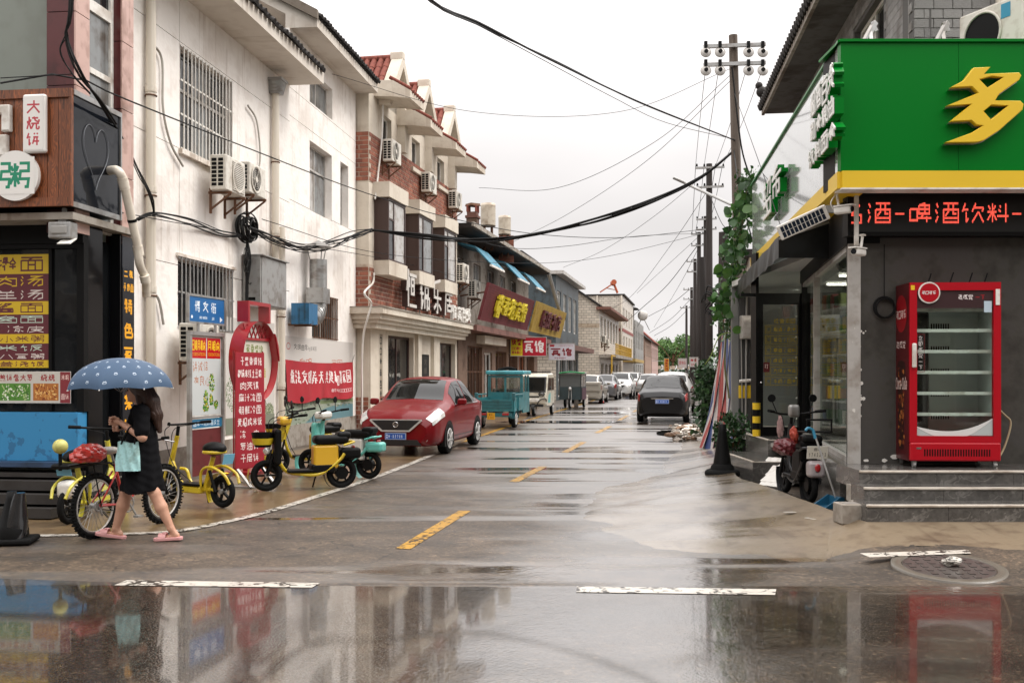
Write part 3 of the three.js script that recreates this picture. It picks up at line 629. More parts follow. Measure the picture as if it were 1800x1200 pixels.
// wood-fronted sign box over the restaurant
const signBack = new Frame(...(() => { const a = SF.w(-0.25, 0, 0.12); return [a[0], a[2]]; })(), SF.rot);
{
  const t = signBack.thing('shop_sign', 'varnished wood sign box with white plaques above the restaurant window', 'sign');
  const y0 = 3.56, y1 = 4.9, L = 1.1;
  for (let k = 0; k < 16; k++) part(t, 'plank', bx(0.002 + 0.003 * (k % 2), y0 + 0.1, -0.03 - (k + 1) * 0.135, 0.03, y1 - 0.1, -0.03 - k * 0.135 - 0.006), M.wood);
  part(t, 'frame', [bx(-0.025, y0, -2.3, 0.03, y0 + 0.1, 0), bx(-0.025, y1 - 0.1, -2.3, 0.03, y1, 0), bx(-0.02, y0 + 0.1, -0.03, 0.03, y1 - 0.1, 0)], M.wood);
  part(t, 'box', bx(0.031, y0 + 0.01, -2.3, L, y1 - 0.01, -0.03), M.black);
  part(t, 'glass_panel', bx(0.04, y0 + 0.06, -0.03, L - 0.03, y1 - 0.06, -0.012), mat([0.008, 0.01, 0.014], 0.05, { specularIntensity: 0.6, bumpMap: T.bumpSoft, bumpScale: 0.006 }));
  part(t, 'trim', [bx(0.031, y1 - 0.06, -0.03, L, y1, 0.01), bx(L - 0.03, y0, -0.03, L, y1 - 0.06, 0.01), bx(0.031, y0, -0.03, L - 0.03, y0 + 0.06, 0.0)], M.steel);
  // heart outline tube on the dark glass
  const hp = []; for (let k = 0; k <= 40; k++) { const a = k / 40 * Math.PI * 2; hp.push([0.52 + 0.028 * 16 * Math.pow(Math.sin(a), 3) * 0.62, 4.27 + 0.026 * (13 * Math.cos(a) - 5 * Math.cos(2 * a) - 2 * Math.cos(3 * a) - Math.cos(4 * a)), 0.0]); }
  part(t, 'tube_light', tube(hp, 0.004, 80, 5), mat([0.16, 0.17, 0.19], 0.3));
  // plaques: front face looks along -x
  const plaque = (za, zb, ya, yb, round, draw, name = 'plaque') => {
    const w = zb - za, h = yb - ya, g = round ? prep(new THREE.CylinderGeometry(w / 2, w / 2, 0.07, 40)) : rbox(w, h, 0.07, 0.03, 0, 0, 0, 3);
    if (round) g.rotateX(Math.PI / 2); g.rotateY(-Math.PI / 2); g.translate(-0.045, (ya + yb) / 2, (za + zb) / 2);
    const p = part(t, name, g, mat([0.72, 0.7, 0.66], 0.4)); const b = round ? new THREE.CylinderGeometry(w / 2 * 1.02, w / 2 * 1.02, 0.03, 40).rotateX(Math.PI / 2) : new RoundedBoxGeometry(w * 1.01, h * 1.01, 0.03, 2, 0.012); b.rotateY(-Math.PI / 2); b.translate(-0.018, (ya + yb) / 2, (za + zb) / 2); part(p, 'rim', prep(b), M.wood);
    if (draw) { const q = face(w * 0.84, h * 0.9); q.rotateY(-Math.PI / 2); q.translate(-0.0825, (ya + yb) / 2, (za + zb) / 2); part(p, 'lettering', q, draw); }
  };
  plaque(-0.56, -0.28, 4.16, 4.83, false, print(160, 400, (x, W, H) => { x.fillStyle = '#dcd9d3'; x.fillRect(0, 0, W, H); write(x, '大烧饼', 22, 22, 116, 108, 13, '#b03a44', { down: true, gap: 0.14 }); }));
  plaque(-0.93, -0.36, 3.67, 4.14, true, print(300, 256, (x, W, H) => { x.fillStyle = '#dcd9d3'; x.fillRect(0, 0, W, H); write(x, '粥', 30, 34, 240, 188, 21, '#14805f'); }));
  for (const [pts, z0] of [[[[0, 0], [0.2, 0], [0.2, 0.3], [0.1, 0.3], [0.1, 0.1], [0, 0.1]], 4.42], [[[0, 0], [0.16, 0], [0.16, 0.24], [0, 0.24], [0, 0.14], [0.06, 0.14], [0.06, 0.1], [0, 0.1]], 4.08]]) {
    const g = ext(pts.map(([a, b]) => [a - 0.2, 0.3 - b]), 0.08, [], 0.012); g.rotateY(-Math.PI / 2); g.translate(0, z0, -0.72); const l = part(t, 'letter', g, M.white);
  }
}
// menu prints behind the front glass
function sideFace(w, h, x, y, z) { const g = face(w, h); g.rotateY(-Math.PI / 2); g.translate(x, y, z); return g; }
{
  const Y = '#c9a81c', R = '#5a2028', rows = [['手擀面', Y, '#5a2028', 1.5], ['牛肉汤', R, Y, 1.1], ['鲜羊汤', R, '#cfc6bd', 1], ['炸酱面', Y, '#5a2028', 1], ['打卤面', R, '#b9d0bd', 0.75], ['面 凉皮', R, '#cfc6bd', 0.75], ['饨 小米粥', Y, '#5a2028', 0.72], ['肉米饭', R, '#b9d0bd', 0.7], ['削面八宝粥', R, '#cfc6bd', 0.58], ['炒饭盖浇饭', Y, '#5a2028', 0.58]];
  const tot = rows.reduce((a, r) => a + r[3], 0);
  const m = print(720, 840, (x, W, H) => { let y = 0; for (const [s, b, c, k] of rows) { const h = H * k / tot; x.fillStyle = b; x.fillRect(0, y, W, h + 1); const n = s.length, cw = (W - 30) / n; write(x, s, 15, y + h * 0.13, cw * 0.86, h * 0.74, Math.max(6, h * 0.085), c, { gap: 0.16 }); y += h; } }, 0.5);
  const t = SF.thing('menu_board', 'tall yellow and maroon menu print filling the left of the restaurant window', 'menu', 0.243, 1.9, -1.36);
  part(t, 'print', sideFace(1.05, 1.36, 0, 0.5, 0.36), m); part(t, 'backing', bx(0.001, -0.18, -0.165, 0.005, 1.18, 0.885), M.black);
  const u = SF.thing('food_poster', 'white poster with food pictures below the yellow and maroon menu', 'poster', 0.21, 1.485, -0.95);
  part(u, 'print', sideFace(1.35, 0.37, -0.004, 0.0, 0.1), print(1000, 270, (x, W, H) => {
    x.fillStyle = '#bdb8ae'; x.fillRect(0, 0, W, H); x.fillStyle = '#7c2a30'; x.fillRect(905, 0, 95, H);
    write(x, '煎饼卷大葱', 330, 18, 58, 64, 8, '#8e2c2c'); write(x, '烧烤', 720, 18, 66, 64, 8, '#8e2c2c'); write(x, '米粉', 915, 22, 34, 50, 5, '#d6b9ae', { down: false }); write(x, '面饼', 915, 190, 34, 50, 5, '#d6b9ae');
    reseed(5); for (const [a, b, cs] of [[20, 310, ['#3d6a26', '#84a040', '#d5d8c0', '#2b4a18']], [330, 625, ['#4c7f2a', '#a7b77c', '#dfe2d0', '#355a1e']], [650, 890, ['#a5642a', '#c68b45', '#7c3a18', '#d9ae6a']]]) { x.fillStyle = cs[0]; x.fillRect(a, 100, b - a, 150); for (let k = 0; k < 130; k++) { x.fillStyle = cs[k % 4]; x.beginPath(); x.ellipse(rr(a + 20, b - 20), rr(112, 238), rr(4, 18), rr(3, 9), rr(0, 3), 0, 7); x.fill(); } }
  }, 0.5)); part(u, 'backing', bx(0, -0.19, -0.58, 0.005, 0.19, 0.78), M.white);
}
{ // flood lamp hanging under the sign
  const t = SF.thing('flood_lamp', 'grey box flood lamp hanging under the wooden sign', 'lamp', -0.12, 3.2, -0.05);
  part(t, 'housing', [rbox(0.16, 0.19, 0.28, 0.02, 0, 0.1, -0.02), box(0.1, 0.05, 0.1, 0, 0.22, 0)], M.galv);
  part(t, 'lens', rbox(0.17, 0.1, 0.2, 0.02, -0.012, 0.1, -0.02), mat([0.3, 0.29, 0.27], 0.3)); part(t, 'visor', mv(box(0.16, 0.012, 0.16), -0.05, -0.03, 0.06, 0, 0, 0.5), M.white); part(t, 'bracket', bx(-0.02, 0.24, -0.02, 0.02, 0.36, 0.02), M.galv);
}
{ // bent white flue pipe
  const t = SF.thing('flue_pipe', 'bent white flue pipe leaving the dark sign glass beside the wall', 'pipe');
  const P = (px, py, d) => { const a = SF.hit(px, py, d); return [a[0], a[1], d]; };
  const pts = [P(188, 300, 0.06), P(206, 300, 0.3), P(217, 318, 0.34), P(229, 372, 0.34), P(242, 432, 0.34), P(245, 462, 0.33), P(255, 492, 0.3), P(257, 512, 0.26)];
  part(t, 'pipe', [tube(pts.slice(0, 3).concat([P(219, 330, 0.34)]), 0.055, 20, 14), bar(P(218, 326, 0.34), P(243, 440, 0.34), 0.052, 0.052, 14), tube([P(242, 438, 0.34), P(245, 465, 0.33), P(255, 490, 0.3), P(257, 520, 0.26)], 0.052, 14, 14)], M.pipe);
  for (const [a, b] of [[[214, 312], [219, 332]], [[241, 432], [244, 448]], [[253, 484], [256, 496]]]) part(t, 'collar', bar(P(...a, 0.335), P(...b, 0.335), 0.062, 0.062, 14), M.pipe);
  part(t, 'strap', bar(P(231, 385, 0.34), P(232, 390, 0.34), 0.056, 0.056, 12), M.black);
}
// ---------------------------------------------------------------- white buildings (one wall line)
const W1 = leftWall(-6.006, 12.9, 0.123);
const sOf = (px, py = 600) => W1.hit(px, py)[0], yOf = (px, py) => W1.hit(px, py)[1];
const open = (pxa, ya, yb, pxb) => ({ x0: sOf(pxa), x1: sOf(pxb), y1: yOf(pxa, ya), y0: yOf(pxa, yb) });
const E1 = (21.9 - 12.9) * Math.hypot(1, 0.123), E2 = (27.1 - 12.9) * Math.hypot(1, 0.123);
function eave(t, x0, x1, y, over, th, tileW, rise = 0.5, back = 3) {
  part(t, 'eave', [bx(x0, y, -0.3, x1, y + th * 0.55, over), bx(x0, y + th * 0.55, over - 0.12, x1, y + th, over)], M.soffit);
  const slope = rise, L = Math.hypot(back, back * slope);
  const r = box(x1 - x0, 0.06, L, 0, 0, 0); r.rotateX(Math.atan(slope)); r.translate((x0 + x1) / 2, y + th + 0.05 + back * slope / 2, over + 0.03 - back / 2); part(t, 'roof', r, M.roofDark);
  const n = Math.floor((x1 - x0) / tileW), g = prep(new THREE.CylinderGeometry(tileW * 0.36, tileW * 0.4, 0.34, 8, 1, false, -Math.PI / 2, Math.PI)); g.rotateX(-Math.PI / 2); const g2 = box(tileW * 0.55, 0.025, 0.36);
  for (let k = 0; k < n; k++) { const m = part(t, 'roof_tile', g, M.roofDark); m.rotation.x = Math.atan(slope) + rr(-0.08, 0.08); m.rotation.y = rr(-0.05, 0.05); m.position.set(x0 + (k + 0.5) * tileW, y + th + 0.03, over - 0.08 + rr(-0.015, 0.03)); }
}
{
  const H = 7.98, t = W1.thing('white_building', 'stained white building with a flat deep eave and barred windows', 'building');
  const up = open(316, 78, 262, 407), lo = open(312, 450, 575, 408);
  part(t, 'wall', wallCells(0.4, E1, 0.0, H, 0.22, [up, lo], [yOf(265, 36), yOf(265, 236), 3.45].sort((a, b) => a - b), [sOf(315)]), M.plaster);
  part(t, 'core', bx(0.4, 0, -7, E1, H + 0.2, -0.3), M.plasterOld);
  part(t, 'plinth', bx(0.4, 0, 0.0, E1, 0.42, 0.025), M.concrete);
  windowIn(t, up, { cols: 3, rows: [1.6, 1], depth: 0.14, bars: 15, rails: 3, panes: [M.glass, M.glassGrey, M.glass], barMat: M.white });
  windowIn(t, lo, { cols: 3, rows: [1], depth: 0.16, bars: 15, rails: 2, panes: [M.glass], barMat: M.galv });
  part(t, 'sill', [bx(up.x0 - 0.06, up.y0 - 0.08, 0, up.x1 + 0.06, up.y0, 0.07), bx(lo.x0 - 0.08, lo.y1, 0, lo.x1 + 0.08, lo.y1 + 0.05, 0.05)], M.plasterOld);
  eave(t, 0.4, E1, H, 0.78, 0.26, 0.22);
}
{
  const H = 9.25, t = W1.thing('white_building', 'pale three storey building with a tiled sloping eave past the duct', 'building');
  const a = open(544, 120, 178, 584), b = open(544, 246, 369, 583), c = open(598, 283, 395, 612), d = open(548, 514, 594, 592);
  part(t, 'wall', wallCells(E1, E2, 0, H, 0.25, [a, b, c, d], [yOf(513, 156), yOf(513, 205), yOf(513, 352)], []), M.plaster);
  part(t, 'core', bx(E1, 0, -7, E2, H + 0.2, -0.34), M.plasterOld);
  windowIn(t, a, { cols: 2, depth: 0.18, panes: [M.glassGrey] }); windowIn(t, b, { cols: 2, rows: [2, 1], depth: 0.2, panes: [M.curtain, M.glassGrey] }); windowIn(t, c, { cols: 1, rows: [2, 1], depth: 0.2, panes: [M.glassGrey] });
  windowIn(t, d, { cols: 2, rows: [1], depth: 0.14, bars: 11, rails: 2, barMat: M.rust, panes: [M.glass] });
  part(t, 'plinth', bx(E1, 0, 0, E2, 0.5, 0.02), M.concrete);
  // sloping eave with its bargeboard
  const ov = 0.62, rise = 0.55, back = 4;
  part(t, 'eave', [ext([[ov, 0], [ov, 0.2], [-back, 0.2 + (back + ov) * rise], [-back, (back + ov) * rise - 0.1], [-0.1, 0.32], [-0.1, 0]], E2 - E1 - 0.02).rotateY(-Math.PI / 2).translate(E2, H, 0)], M.soffit);
  part(t, 'bargeboard', [ext([[ov + 0.04, 0.14], [ov + 0.04, 0.34], [-back, 0.34 + (back + ov) * rise], [-back, (back + ov) * rise + 0.1]], 0.1).rotateY(-Math.PI / 2).translate(E1, H, 0)], mat([0.17, 0.14, 0.11], 0.8, { map: T.grimeB }));
  const r = box(E2 - E1, 0.06, Math.hypot(back + ov, (back + ov) * rise)); r.rotateX(Math.atan(rise)); r.translate((E1 + E2) / 2, H + 0.26 + (back + ov) * rise / 2, (ov - back) / 2); part(t, 'roof', r, M.roofDark);
  const g = prep(new THREE.CylinderGeometry(0.07, 0.075, 0.3, 8, 1, false, -Math.PI / 2, Math.PI)); g.rotateX(-Math.PI / 2);
  for (let k = 0; k < 26; k++) { const m = part(t, 'roof_tile', g, M.roofDark); m.rotation.x = Math.atan(rise); m.position.set(E1 + 0.1 + k * 0.2, H + 0.3, ov - 0.05 + rr(-0.01, 0.02)); }
}
drainPipe(W1, sOf(254), 0, 8.6, 0.075, 'cream drain pipe beside the restaurant with rusty clamps', 0.1);
drainPipe(W1, sOf(476), 3.2, 7.5, 0.075, 'cream drain pipe with a grey hopper under the flat eave', 0.1, true);
drainPipe(W1, sOf(487, 600), 0, 4.75, 0.07, 'cream ground floor drain pipe beside the red ring sign', 0.1);
airConditioner(W1, sOf(366), yOf(362, 345), 0.16, 'louvred air conditioner unit on the rusty bracket below the upper barred window', { fan: false, h: 0.62, flip: -1 });
airConditioner(W1, sOf(413), yOf(413, 350), 0.1, 'round fan air conditioner unit beside the louvred one on the white wall', { h: 0.58, w: 0.8, flip: 1 });
airConditioner(W1, sOf(318), yOf(310, 640), 0.12, 'large low air conditioner unit behind the rental notice board', { h: 0.62, w: 0.9, flip: -1 });
{ // refrigerant hoses
  for (const [pts, lab, r] of [[[[265, 72], [285, 105], [287, 190], [300, 250], [322, 292]], 'grey lagged hose hanging down to the louvred air conditioner', 0.02], [[[436, 185], [452, 215], [457, 285], [440, 330]], 'grey lagged hose curving down to the round fan air conditioner', 0.018], [[[268, 512], [280, 528], [288, 570]], 'pale ribbed hose above the low air conditioner', 0.022]])
    solo('wall_hose', tube(pts.map(([x, y]) => { const h = W1.hit(x, y, 0.06); return W1.w(h[0], h[1], 0.05); }), r, 50, 8), mat([0.42, 0.4, 0.36], 0.8, { map: T.grimeC }), lab, 'hose');
}
{ // grey metal meter cabinet
  const r = W1.rect(424, 456, 472, 541, 0.0), t = W1.thing('meter_cabinet', 'tall grey metal cabinet fixed on the white wall above the red ring sign', 'cabinet', r.x0, r.y0, 0.02);
  const w = r.x1 - r.x0, h = r.y1 - r.y0; part(t, 'case', rbox(w, h, 0.36, 0.01, w / 2, h / 2, 0.18), M.galv); part(t, 'door', rbox(w * 0.94, h * 0.95, 0.02, 0.008, w / 2, h / 2, 0.366), M.galv); part(t, 'hood', bx(-0.02, h, -0.0, w + 0.02, h + 0.02, 0.42), M.galv); part(t, 'plate', bx(-0.003, 0.1, 0.1, 0, 0.16, 0.26), M.black);
}
{ // kitchen exhaust: blue box, elbow, steel stack with a cap
  const a = W1.hit(520, 560, 0.0), t = W1.thing('exhaust_duct', 'kitchen exhaust with blue fan box and steel stack on the white wall', 'duct', a[0], a[1], 0);
  const S = 0.0125 * 1.0, u = 24.0 / FOCAL;
  part(t, 'fan_box', box(0.6, 0.46, 0.4, -0.3, 0.08, 0.3), mat([0.02, 0.13, 0.27], 0.4, { map: T.grimeD }));
  part(t, 'elbow', [tube([[0, 0.06, 0.3], [0.4, 0.05, 0.3], [0.62, 0.18, 0.3], [0.66, 0.42, 0.3]], 0.19, 16, 16)], M.steel);
  for (let k = 0; k < 5; k++) { const ang = k / 4 * 1.35; part(t, 'rib', ring(0.195, 0.012, 0.36 + Math.sin(ang) * 0.3, 0.06 + (1 - Math.cos(ang)) * 0.42, 0.3, 0, Math.PI / 2 - 0.0, 20, 5), M.steel); }
  part(t, 'collar', box(0.5, 0.34, 0.4, 0.66, 0.56, 0.3), M.steel); part(t, 'stack', cyl(0.2, 0.2, 0.66, 0.66, 1.06, 0.3, 22), M.steel);
  part(t, 'cap', [mv(new THREE.ConeGeometry(0.34, 0.16, 20), 0.66, 1.76, 0.3)], M.galv); part(t, 'strut', [0, 1, 2].map((k) => bar([0.66 + 0.19 * Math.cos(k * 2.1), 1.38, 0.3 + 0.19 * Math.sin(k * 2.1)], [0.66 + 0.27 * Math.cos(k * 2.1), 1.7, 0.3 + 0.27 * Math.sin(k * 2.1)], 0.012)), M.galv);
  part(t, 'bracket', [beam([-0.5, -0.16, 0], [-0.5, -0.16, 0.52], 0.04, 0.04), beam([-0.1, -0.16, 0], [-0.1, -0.16, 0.52], 0.04, 0.04)], M.rust);
}
{ // landscape poster on the wall and the red banner over it
  const r = W1.rect(499, 596, 620, 742, 0.01), t = W1.thing('wall_poster', 'faded white civic poster with a lake landscape on the wall behind the scooters', 'poster', r.x0, 0, 0.012);
  const w = r.x1 - r.x0, y0 = 0.45, y1 = r.y1;
  part(t, 'backing', bx(0, y0, -0.01, w, y1, -0.001), M.white);
  part(t, 'print', face(w, y1 - y0, w / 2, (y0 + y1) / 2, 0.002), print(1024, 640, (x, W, H) => {
    x.fillStyle = '#cbc6c0'; x.fillRect(0, 0, W, H); x.strokeStyle = '#b0392c'; x.lineWidth = 5; x.beginPath(); x.arc(50, 70, 22, 0, 7); x.stroke(); write(x, '文明曲阜', 120, 50, 42, 44, 4, '#4b4744'); write(x, '和谐家园', 310, 60, 26, 30, 2.5, '#6b6764'); write(x, '文明', 190, 150, 80, 74, 5, '#b5583c'); write(x, '家园', 660, 150, 80, 74, 5, '#b5583c');
    reseed(3); x.fillStyle = '#8f9a8a'; x.fillRect(0, 430, W, 210); x.fillStyle = '#5b7f86'; x.beginPath(); x.moveTo(240, 640); x.quadraticCurveTo(520, 480, W, 520); x.lineTo(W, 640); x.fill();
    for (let k = 0; k < 500; k++) { const px = rr(0, W), py = 440 + rr(0, 1) ** 2 * 190; x.fillStyle = ['#556349', '#74806a', '#98978c', '#47533c', '#b4afa2'][k % 5]; if (py > 520 && px > 330) continue; x.fillRect(px, py, rr(6, 34), rr(4, 14)); } x.fillStyle = '#6b7a54'; x.fillRect(480, 470, 544, 26);
  }, 0.5));
  const b = W1.rect(501, 634, 619, 700, 0.05), u = W1.thing('cloth_banner', 'red cloth banner with white characters strung across the landscape poster', 'banner', b.x0, b.y0, 0.05);
  const bw = b.x1 - b.x0, bh = b.y1 - b.y0, g = new THREE.PlaneGeometry(bw, bh, 60, 16), p = g.attributes.position;
  for (let i = 0; i < p.count; i++) { const X = p.getX(i), Y = p.getY(i), k = (X / bw + 0.5), e = 0.5 - Y / bh; p.setXYZ(i, X, Y - 0.05 * Math.sin(k * Math.PI) - e * 0.05 * Math.sin(k * 9) * e, 0.06 * e * vnoise(k * 14, e * 2, 4) + 0.02 * Math.sin(k * 26 + e * 3)); }
  g.computeVertexNormals(); g.translate(bw / 2, bh / 2, 0);
  part(u, 'cloth', prep(g), print(1200, 600, (x, W, H) => { x.fillStyle = '#a01624'; x.fillRect(0, 0, W, H); write(x, '依法文明养犬', 60, 130, 82, 210, 15, '#dcd4d0', { gap: 0.12 }); write(x, '共建和谐家园', 640, 130, 78, 210, 14, '#dcd4d0', { gap: 0.1 }); write(x, '曲阜市养犬管理办公室宣', 760, 430, 34, 60, 5, '#d6c2c0', { gap: 0.06 }); }, 0.75, { side: THREE.DoubleSide }));
  for (const [x, y] of [[0, bh], [bw, bh]]) part(u, 'cord', bar([x, y, 0], [x + (x ? 0.3 : -0.25), y + 0.2, -0.03], 0.006), M.cable);
  const q = W1.rect(405, 470, 478, 800, 0.01); // second poster panel behind the ring sign
  const v = W1.thing('wall_poster', 'pale tree poster on the wall behind the red ring sign', 'poster', sOf(395), 0.5, 0.012), vw = sOf(481) - sOf(395);
  part(v, 'backing', bx(0, 0, -0.01, vw, 2.2, -0.001), M.white);
  part(v, 'print', face(vw, 2.2, vw / 2, 1.1, 0.002), print(512, 512, (x, W, H) => { x.fillStyle = '#c9c5bf'; x.fillRect(0, 0, W, H); reseed(8); for (const [cx, cy, R] of [[90, 330, 95], [360, 410, 60], [450, 430, 50]]) for (let k = 0; k < 420; k++) { const a = rr(0, 6.3), d = Math.sqrt(rnd()) * R; x.fillStyle = ['#5f6d4c', '#7e8a68', '#4a573c', '#96a081'][k % 4]; x.fillRect(cx + Math.cos(a) * d, cy + Math.sin(a) * d * 0.9, 6, 5); } x.fillStyle = '#7b8070'; x.fillRect(0, 440, W, 72); }, 0.5));
}
// ---------------------------------------------------------------- brick inn with three dormers
const B3 = leftWall(-3.9, 27.1, 0.2), L3 = 9.6;
{
  const t = B3.thing('brick_inn', 'three storey cream and red brick inn with bay windows and three red tiled dormers', 'building');
  const shop1 = { x0: B3.hit(682, 640)[0], x1: B3.hit(727, 640)[0], y0: 0.75, y1: 2.75 }, shop2 = { x0: B3.hit(769, 640)[0], x1: B3.hit(800, 640)[0], y0: 0.3, y1: 2.7 };
  const bays = [1.2, 4.1, 7.05];
  const ups = bays.map((c) => ({ x0: c - 0.15, x1: c + 0.75, y0: 8.05, y1: 9.0 }));
  part(t, 'wall', wallCells(0, L3, 0, 9.5, 0.3, [shop1, shop2, ...ups]), M.cream);
  part(t, 'core', bx(0.02, 0, -7, L3, 9.5, -0.42), M.cream);
  part(t, 'pier', [bx(-0.02, 0, -0.55, 0.0, 9.5, 0.003)], M.cream);
  // bricks: the pier facing the camera brick by brick, the long bands joined
  const row = 0.122, bh = 0.1;
  const brickGeo = [0.25, 0.3, 0.17].map((w) => box(0.02, bh, w));
  reseed(12);
  for (const [y0, y1] of [[6.88, 8.2], [3.44, 4.62], [0.02, 0.98]]) {
    part(t, 'mortar', bx(-0.028, y0, -0.54, -0.02, y1, 0.0), M.mortar);
    for (let j = 0, y = y0 + 0.02; y + bh <= y1 + 0.02; y += row, j++) for (const [z, k] of j % 2 ? [[-0.13, 0], [-0.41, 0]] : [[-0.09, 2], [-0.33, 1]]) { const b = part(t, 'brick', brickGeo[k], M.brick[Math.floor(rnd() * 3)]); b.position.set(-0.03 + rr(-0.002, 0.002), y + bh / 2, z); }
    const bands = [[], [], []];
    part(t, 'mortar', bx(0, y0, 0.003, L3, y1, 0.01), M.mortar);
    for (let j = 0, y = y0 + 0.02; y + bh <= y1 + 0.02; y += row, j++) for (let x = j % 2 ? 0.13 : 0.0; x + 0.24 < L3; x += 0.262) { if (y0 < 1 && ((x > shop1.x0 - 0.3 && x < shop1.x1) || (x > shop2.x0 - 0.3 && x < shop2.x1))) continue; bands[Math.floor(rnd() * 3)].push(bx(x + 0.006, y, 0.004, x + 0.25, y + bh, 0.018 + rr(0, 0.004))); }
    bands.forEach((b, i) => { if (b.length) part(t, 'bricks', b, M.brick[i]).userData.kind = 'stuff'; });
  }
  // bay windows
  bays.forEach((c, i) => {
    const a = c - 0.78, b = c + 0.78, d = 0.42;
    part(t, 'bay_cap', [bx(a - 0.1, 6.5, -0.1, b + 0.1, 6.92, d + 0.06)], M.cream); part(t, 'bay_sill', [bx(a - 0.06, 4.36, -0.1, b + 0.06, 4.76, d + 0.04)], M.cream);
    const w = part(t, 'bay_window', [bx(a, 4.76, 0.0, a + 0.06, 6.5, 0.06), bx(a, 4.76, d - 0.06, a + 0.07, 6.5, d), bx(b - 0.07, 4.76, d - 0.06, b, 6.5, d), bx(c - 0.3, 4.82, d - 0.05, c - 0.24, 6.44, d - 0.004), bx(a + 0.07, 6.42, d - 0.06, b - 0.07, 6.5, d - 0.002), bx(a + 0.07, 4.76, d - 0.06, b - 0.07, 4.82, d - 0.002), bx(a + 0.06, 5.9, d - 0.04, c - 0.3, 5.95, d - 0.006), bx(b - 0.07, 4.76, 0, b, 6.5, d - 0.06)], M.frameBrown);
    part(w, 'pane', bx(a + 0.07, 4.82, d - 0.035, c - 0.3, 5.9, d - 0.025), M.glass); part(w, 'pane', bx(a + 0.07, 5.95, d - 0.035, c - 0.3, 6.42, d - 0.025), M.curtain); part(w, 'pane', bx(c - 0.24, 4.82, d - 0.035, b - 0.07, 6.42, d - 0.025), i === 1 ? M.glassGrey : M.curtain);
    part(w, 'side_panel', bx(a + 0.01, 4.76, 0.06, a + 0.03, 6.5, d - 0.06), M.frameBrown);
    // upper windows, sills, pilaster, pent canopy
    windowIn(t, ups[i], { cols: 2, depth: 0.16, panes: [M.curtain, M.glass], frame: M.white });
    part(t, 'sill', bx(ups[i].x0 - 0.15, 7.93, 0, ups[i].x1 + 0.3, 8.05, 0.1), M.cream);
    part(t, 'pilaster', bx(ups[i].x1 + 0.55, 8.2, 0, ups[i].x1 + 0.8, 9.5, 0.24), M.cream);
  });
  for (const z of [27.5, 29.5, 32.4, 35.3]) {
    const s = (z - 27.1) * 1.02, y = z < 28 ? 9.25 : 8.95;
    part(t, 'canopy', ext([[-0.05, 0.5], [0.55, 0.46], [1.05, 0.16], [1.05, -0.06], [0.5, 0.02], [-0.05, 0.06]], 1.3).rotateY(-Math.PI / 2).translate(s + 1.3, y, 0), M.cream);
    const tg = prep(new THREE.CylinderGeometry(0.05, 0.055, 0.16, 7)); tg.rotateX(Math.PI / 2);
    for (let k = 0; k < 6; k++) { const m = part(t, 'roof_tile', tg, M.roofRed); m.rotation.x = 0.5; m.position.set(s + 0.04, y + 0.52 - k * 0.055, 0.52 + k * 0.095); }
    for (let k = 0; k < 6; k++) { const m = part(t, 'roof_tile', tg, M.roofRed); m.rotation.x = 0.5; m.position.set(s + 0.2 + k * 0.2, y + 0.2, 1.02); }
  }
  // dormers
  const tileG = prep(new THREE.CylinderGeometry(0.085, 0.095, 0.46, 8, 1, false, -Math.PI / 2, Math.PI)); tileG.rotateX(-Math.PI / 2);
  for (const c of [2.0, 4.75, 7.9]) {
    const hw = 1.15, y0 = 9.3, yp = 10.72, back = 3.2, ang = Math.atan2(yp - y0, hw), Ls = Math.hypot(hw, yp - y0);
    part(t, 'gable', ext([[c - hw, y0], [c + hw, y0], [c, yp]], -back, [[[c - 0.42, y0 + 0.3], [c + 0.42, y0 + 0.3], [c, y0 + 0.88]]]), M.cream);
    part(t, 'gable_window', ext([[c - 0.46, y0 + 0.28], [c + 0.46, y0 + 0.28], [c, y0 + 0.92]], 0.02).translate(0, 0, -0.14), M.glassGrey);
    const up = ext([[-hw - 0.12, y0 - 0.14], [-hw - 0.12, y0 + 0.08], [0, yp + 0.18], [hw + 0.12, y0 + 0.08], [hw + 0.12, y0 - 0.14], [hw - 0.06, y0 - 0.14], [0, yp - 0.16], [-hw + 0.06, y0 - 0.14]], 0.34); up.translate(c, 0, 0.02); part(t, 'gable_trim', up, M.cream);
    for (const sd of [-1, 1]) {
      const r = box(Ls, 0.05, back); r.rotateZ(-sd * ang); r.translate(c + sd * hw / 2, (y0 + yp) / 2 + 0.06, -back / 2); part(t, 'roof', r, M.roofRed);
      if (sd < 0) for (let j = 0; j < 4; j++) for (let i = 0; i < 9; i++) { const m = part(t, 'roof_tile', tileG, M.roofRed); m.rotation.set(0, -Math.PI / 2, 0); m.rotation.order = 'ZYX'; m.rotation.z = ang; const q = (j + 0.5) / 4; m.position.set(c - hw + hw * q, y0 + 0.1 + (yp - y0) * q, -0.1 - i * 0.21); }
    }
    part(t, 'ridge', [...Array(7)].map((_, i) => bar([c, yp + 0.12, -0.02 - i * 0.4], [c, yp + 0.14, -0.42 - i * 0.4], 0.11, 0.09, 10)), M.roofRed);
    part(t, 'finial', rbox(0.22, 0.24, 0.4, 0.04, c, yp + 0.16, 0.17), M.cream);
  }
  const rf = box(L3, 0.08, 4.4); rf.rotateX(0.45); rf.translate(L3 / 2, 10.3, -2); part(t, 'roof', rf, M.roofRed);
  // cornice over the shop floor
  part(t, 'cornice', [[2.86, 3.0, 0.3], [3.0, 3.1, 0.4], [3.1, 3.24, 0.5], [3.24, 3.4, 0.62]].map(([a, b, d]) => bx(-0.02 - d, a, -0.9, L3 + 0.1, b, d)), M.cream);
  part(t, 'gutter', bx(-0.65, 3.4, -0.9, L3 + 0.1, 3.43, 0.65), M.concrete);
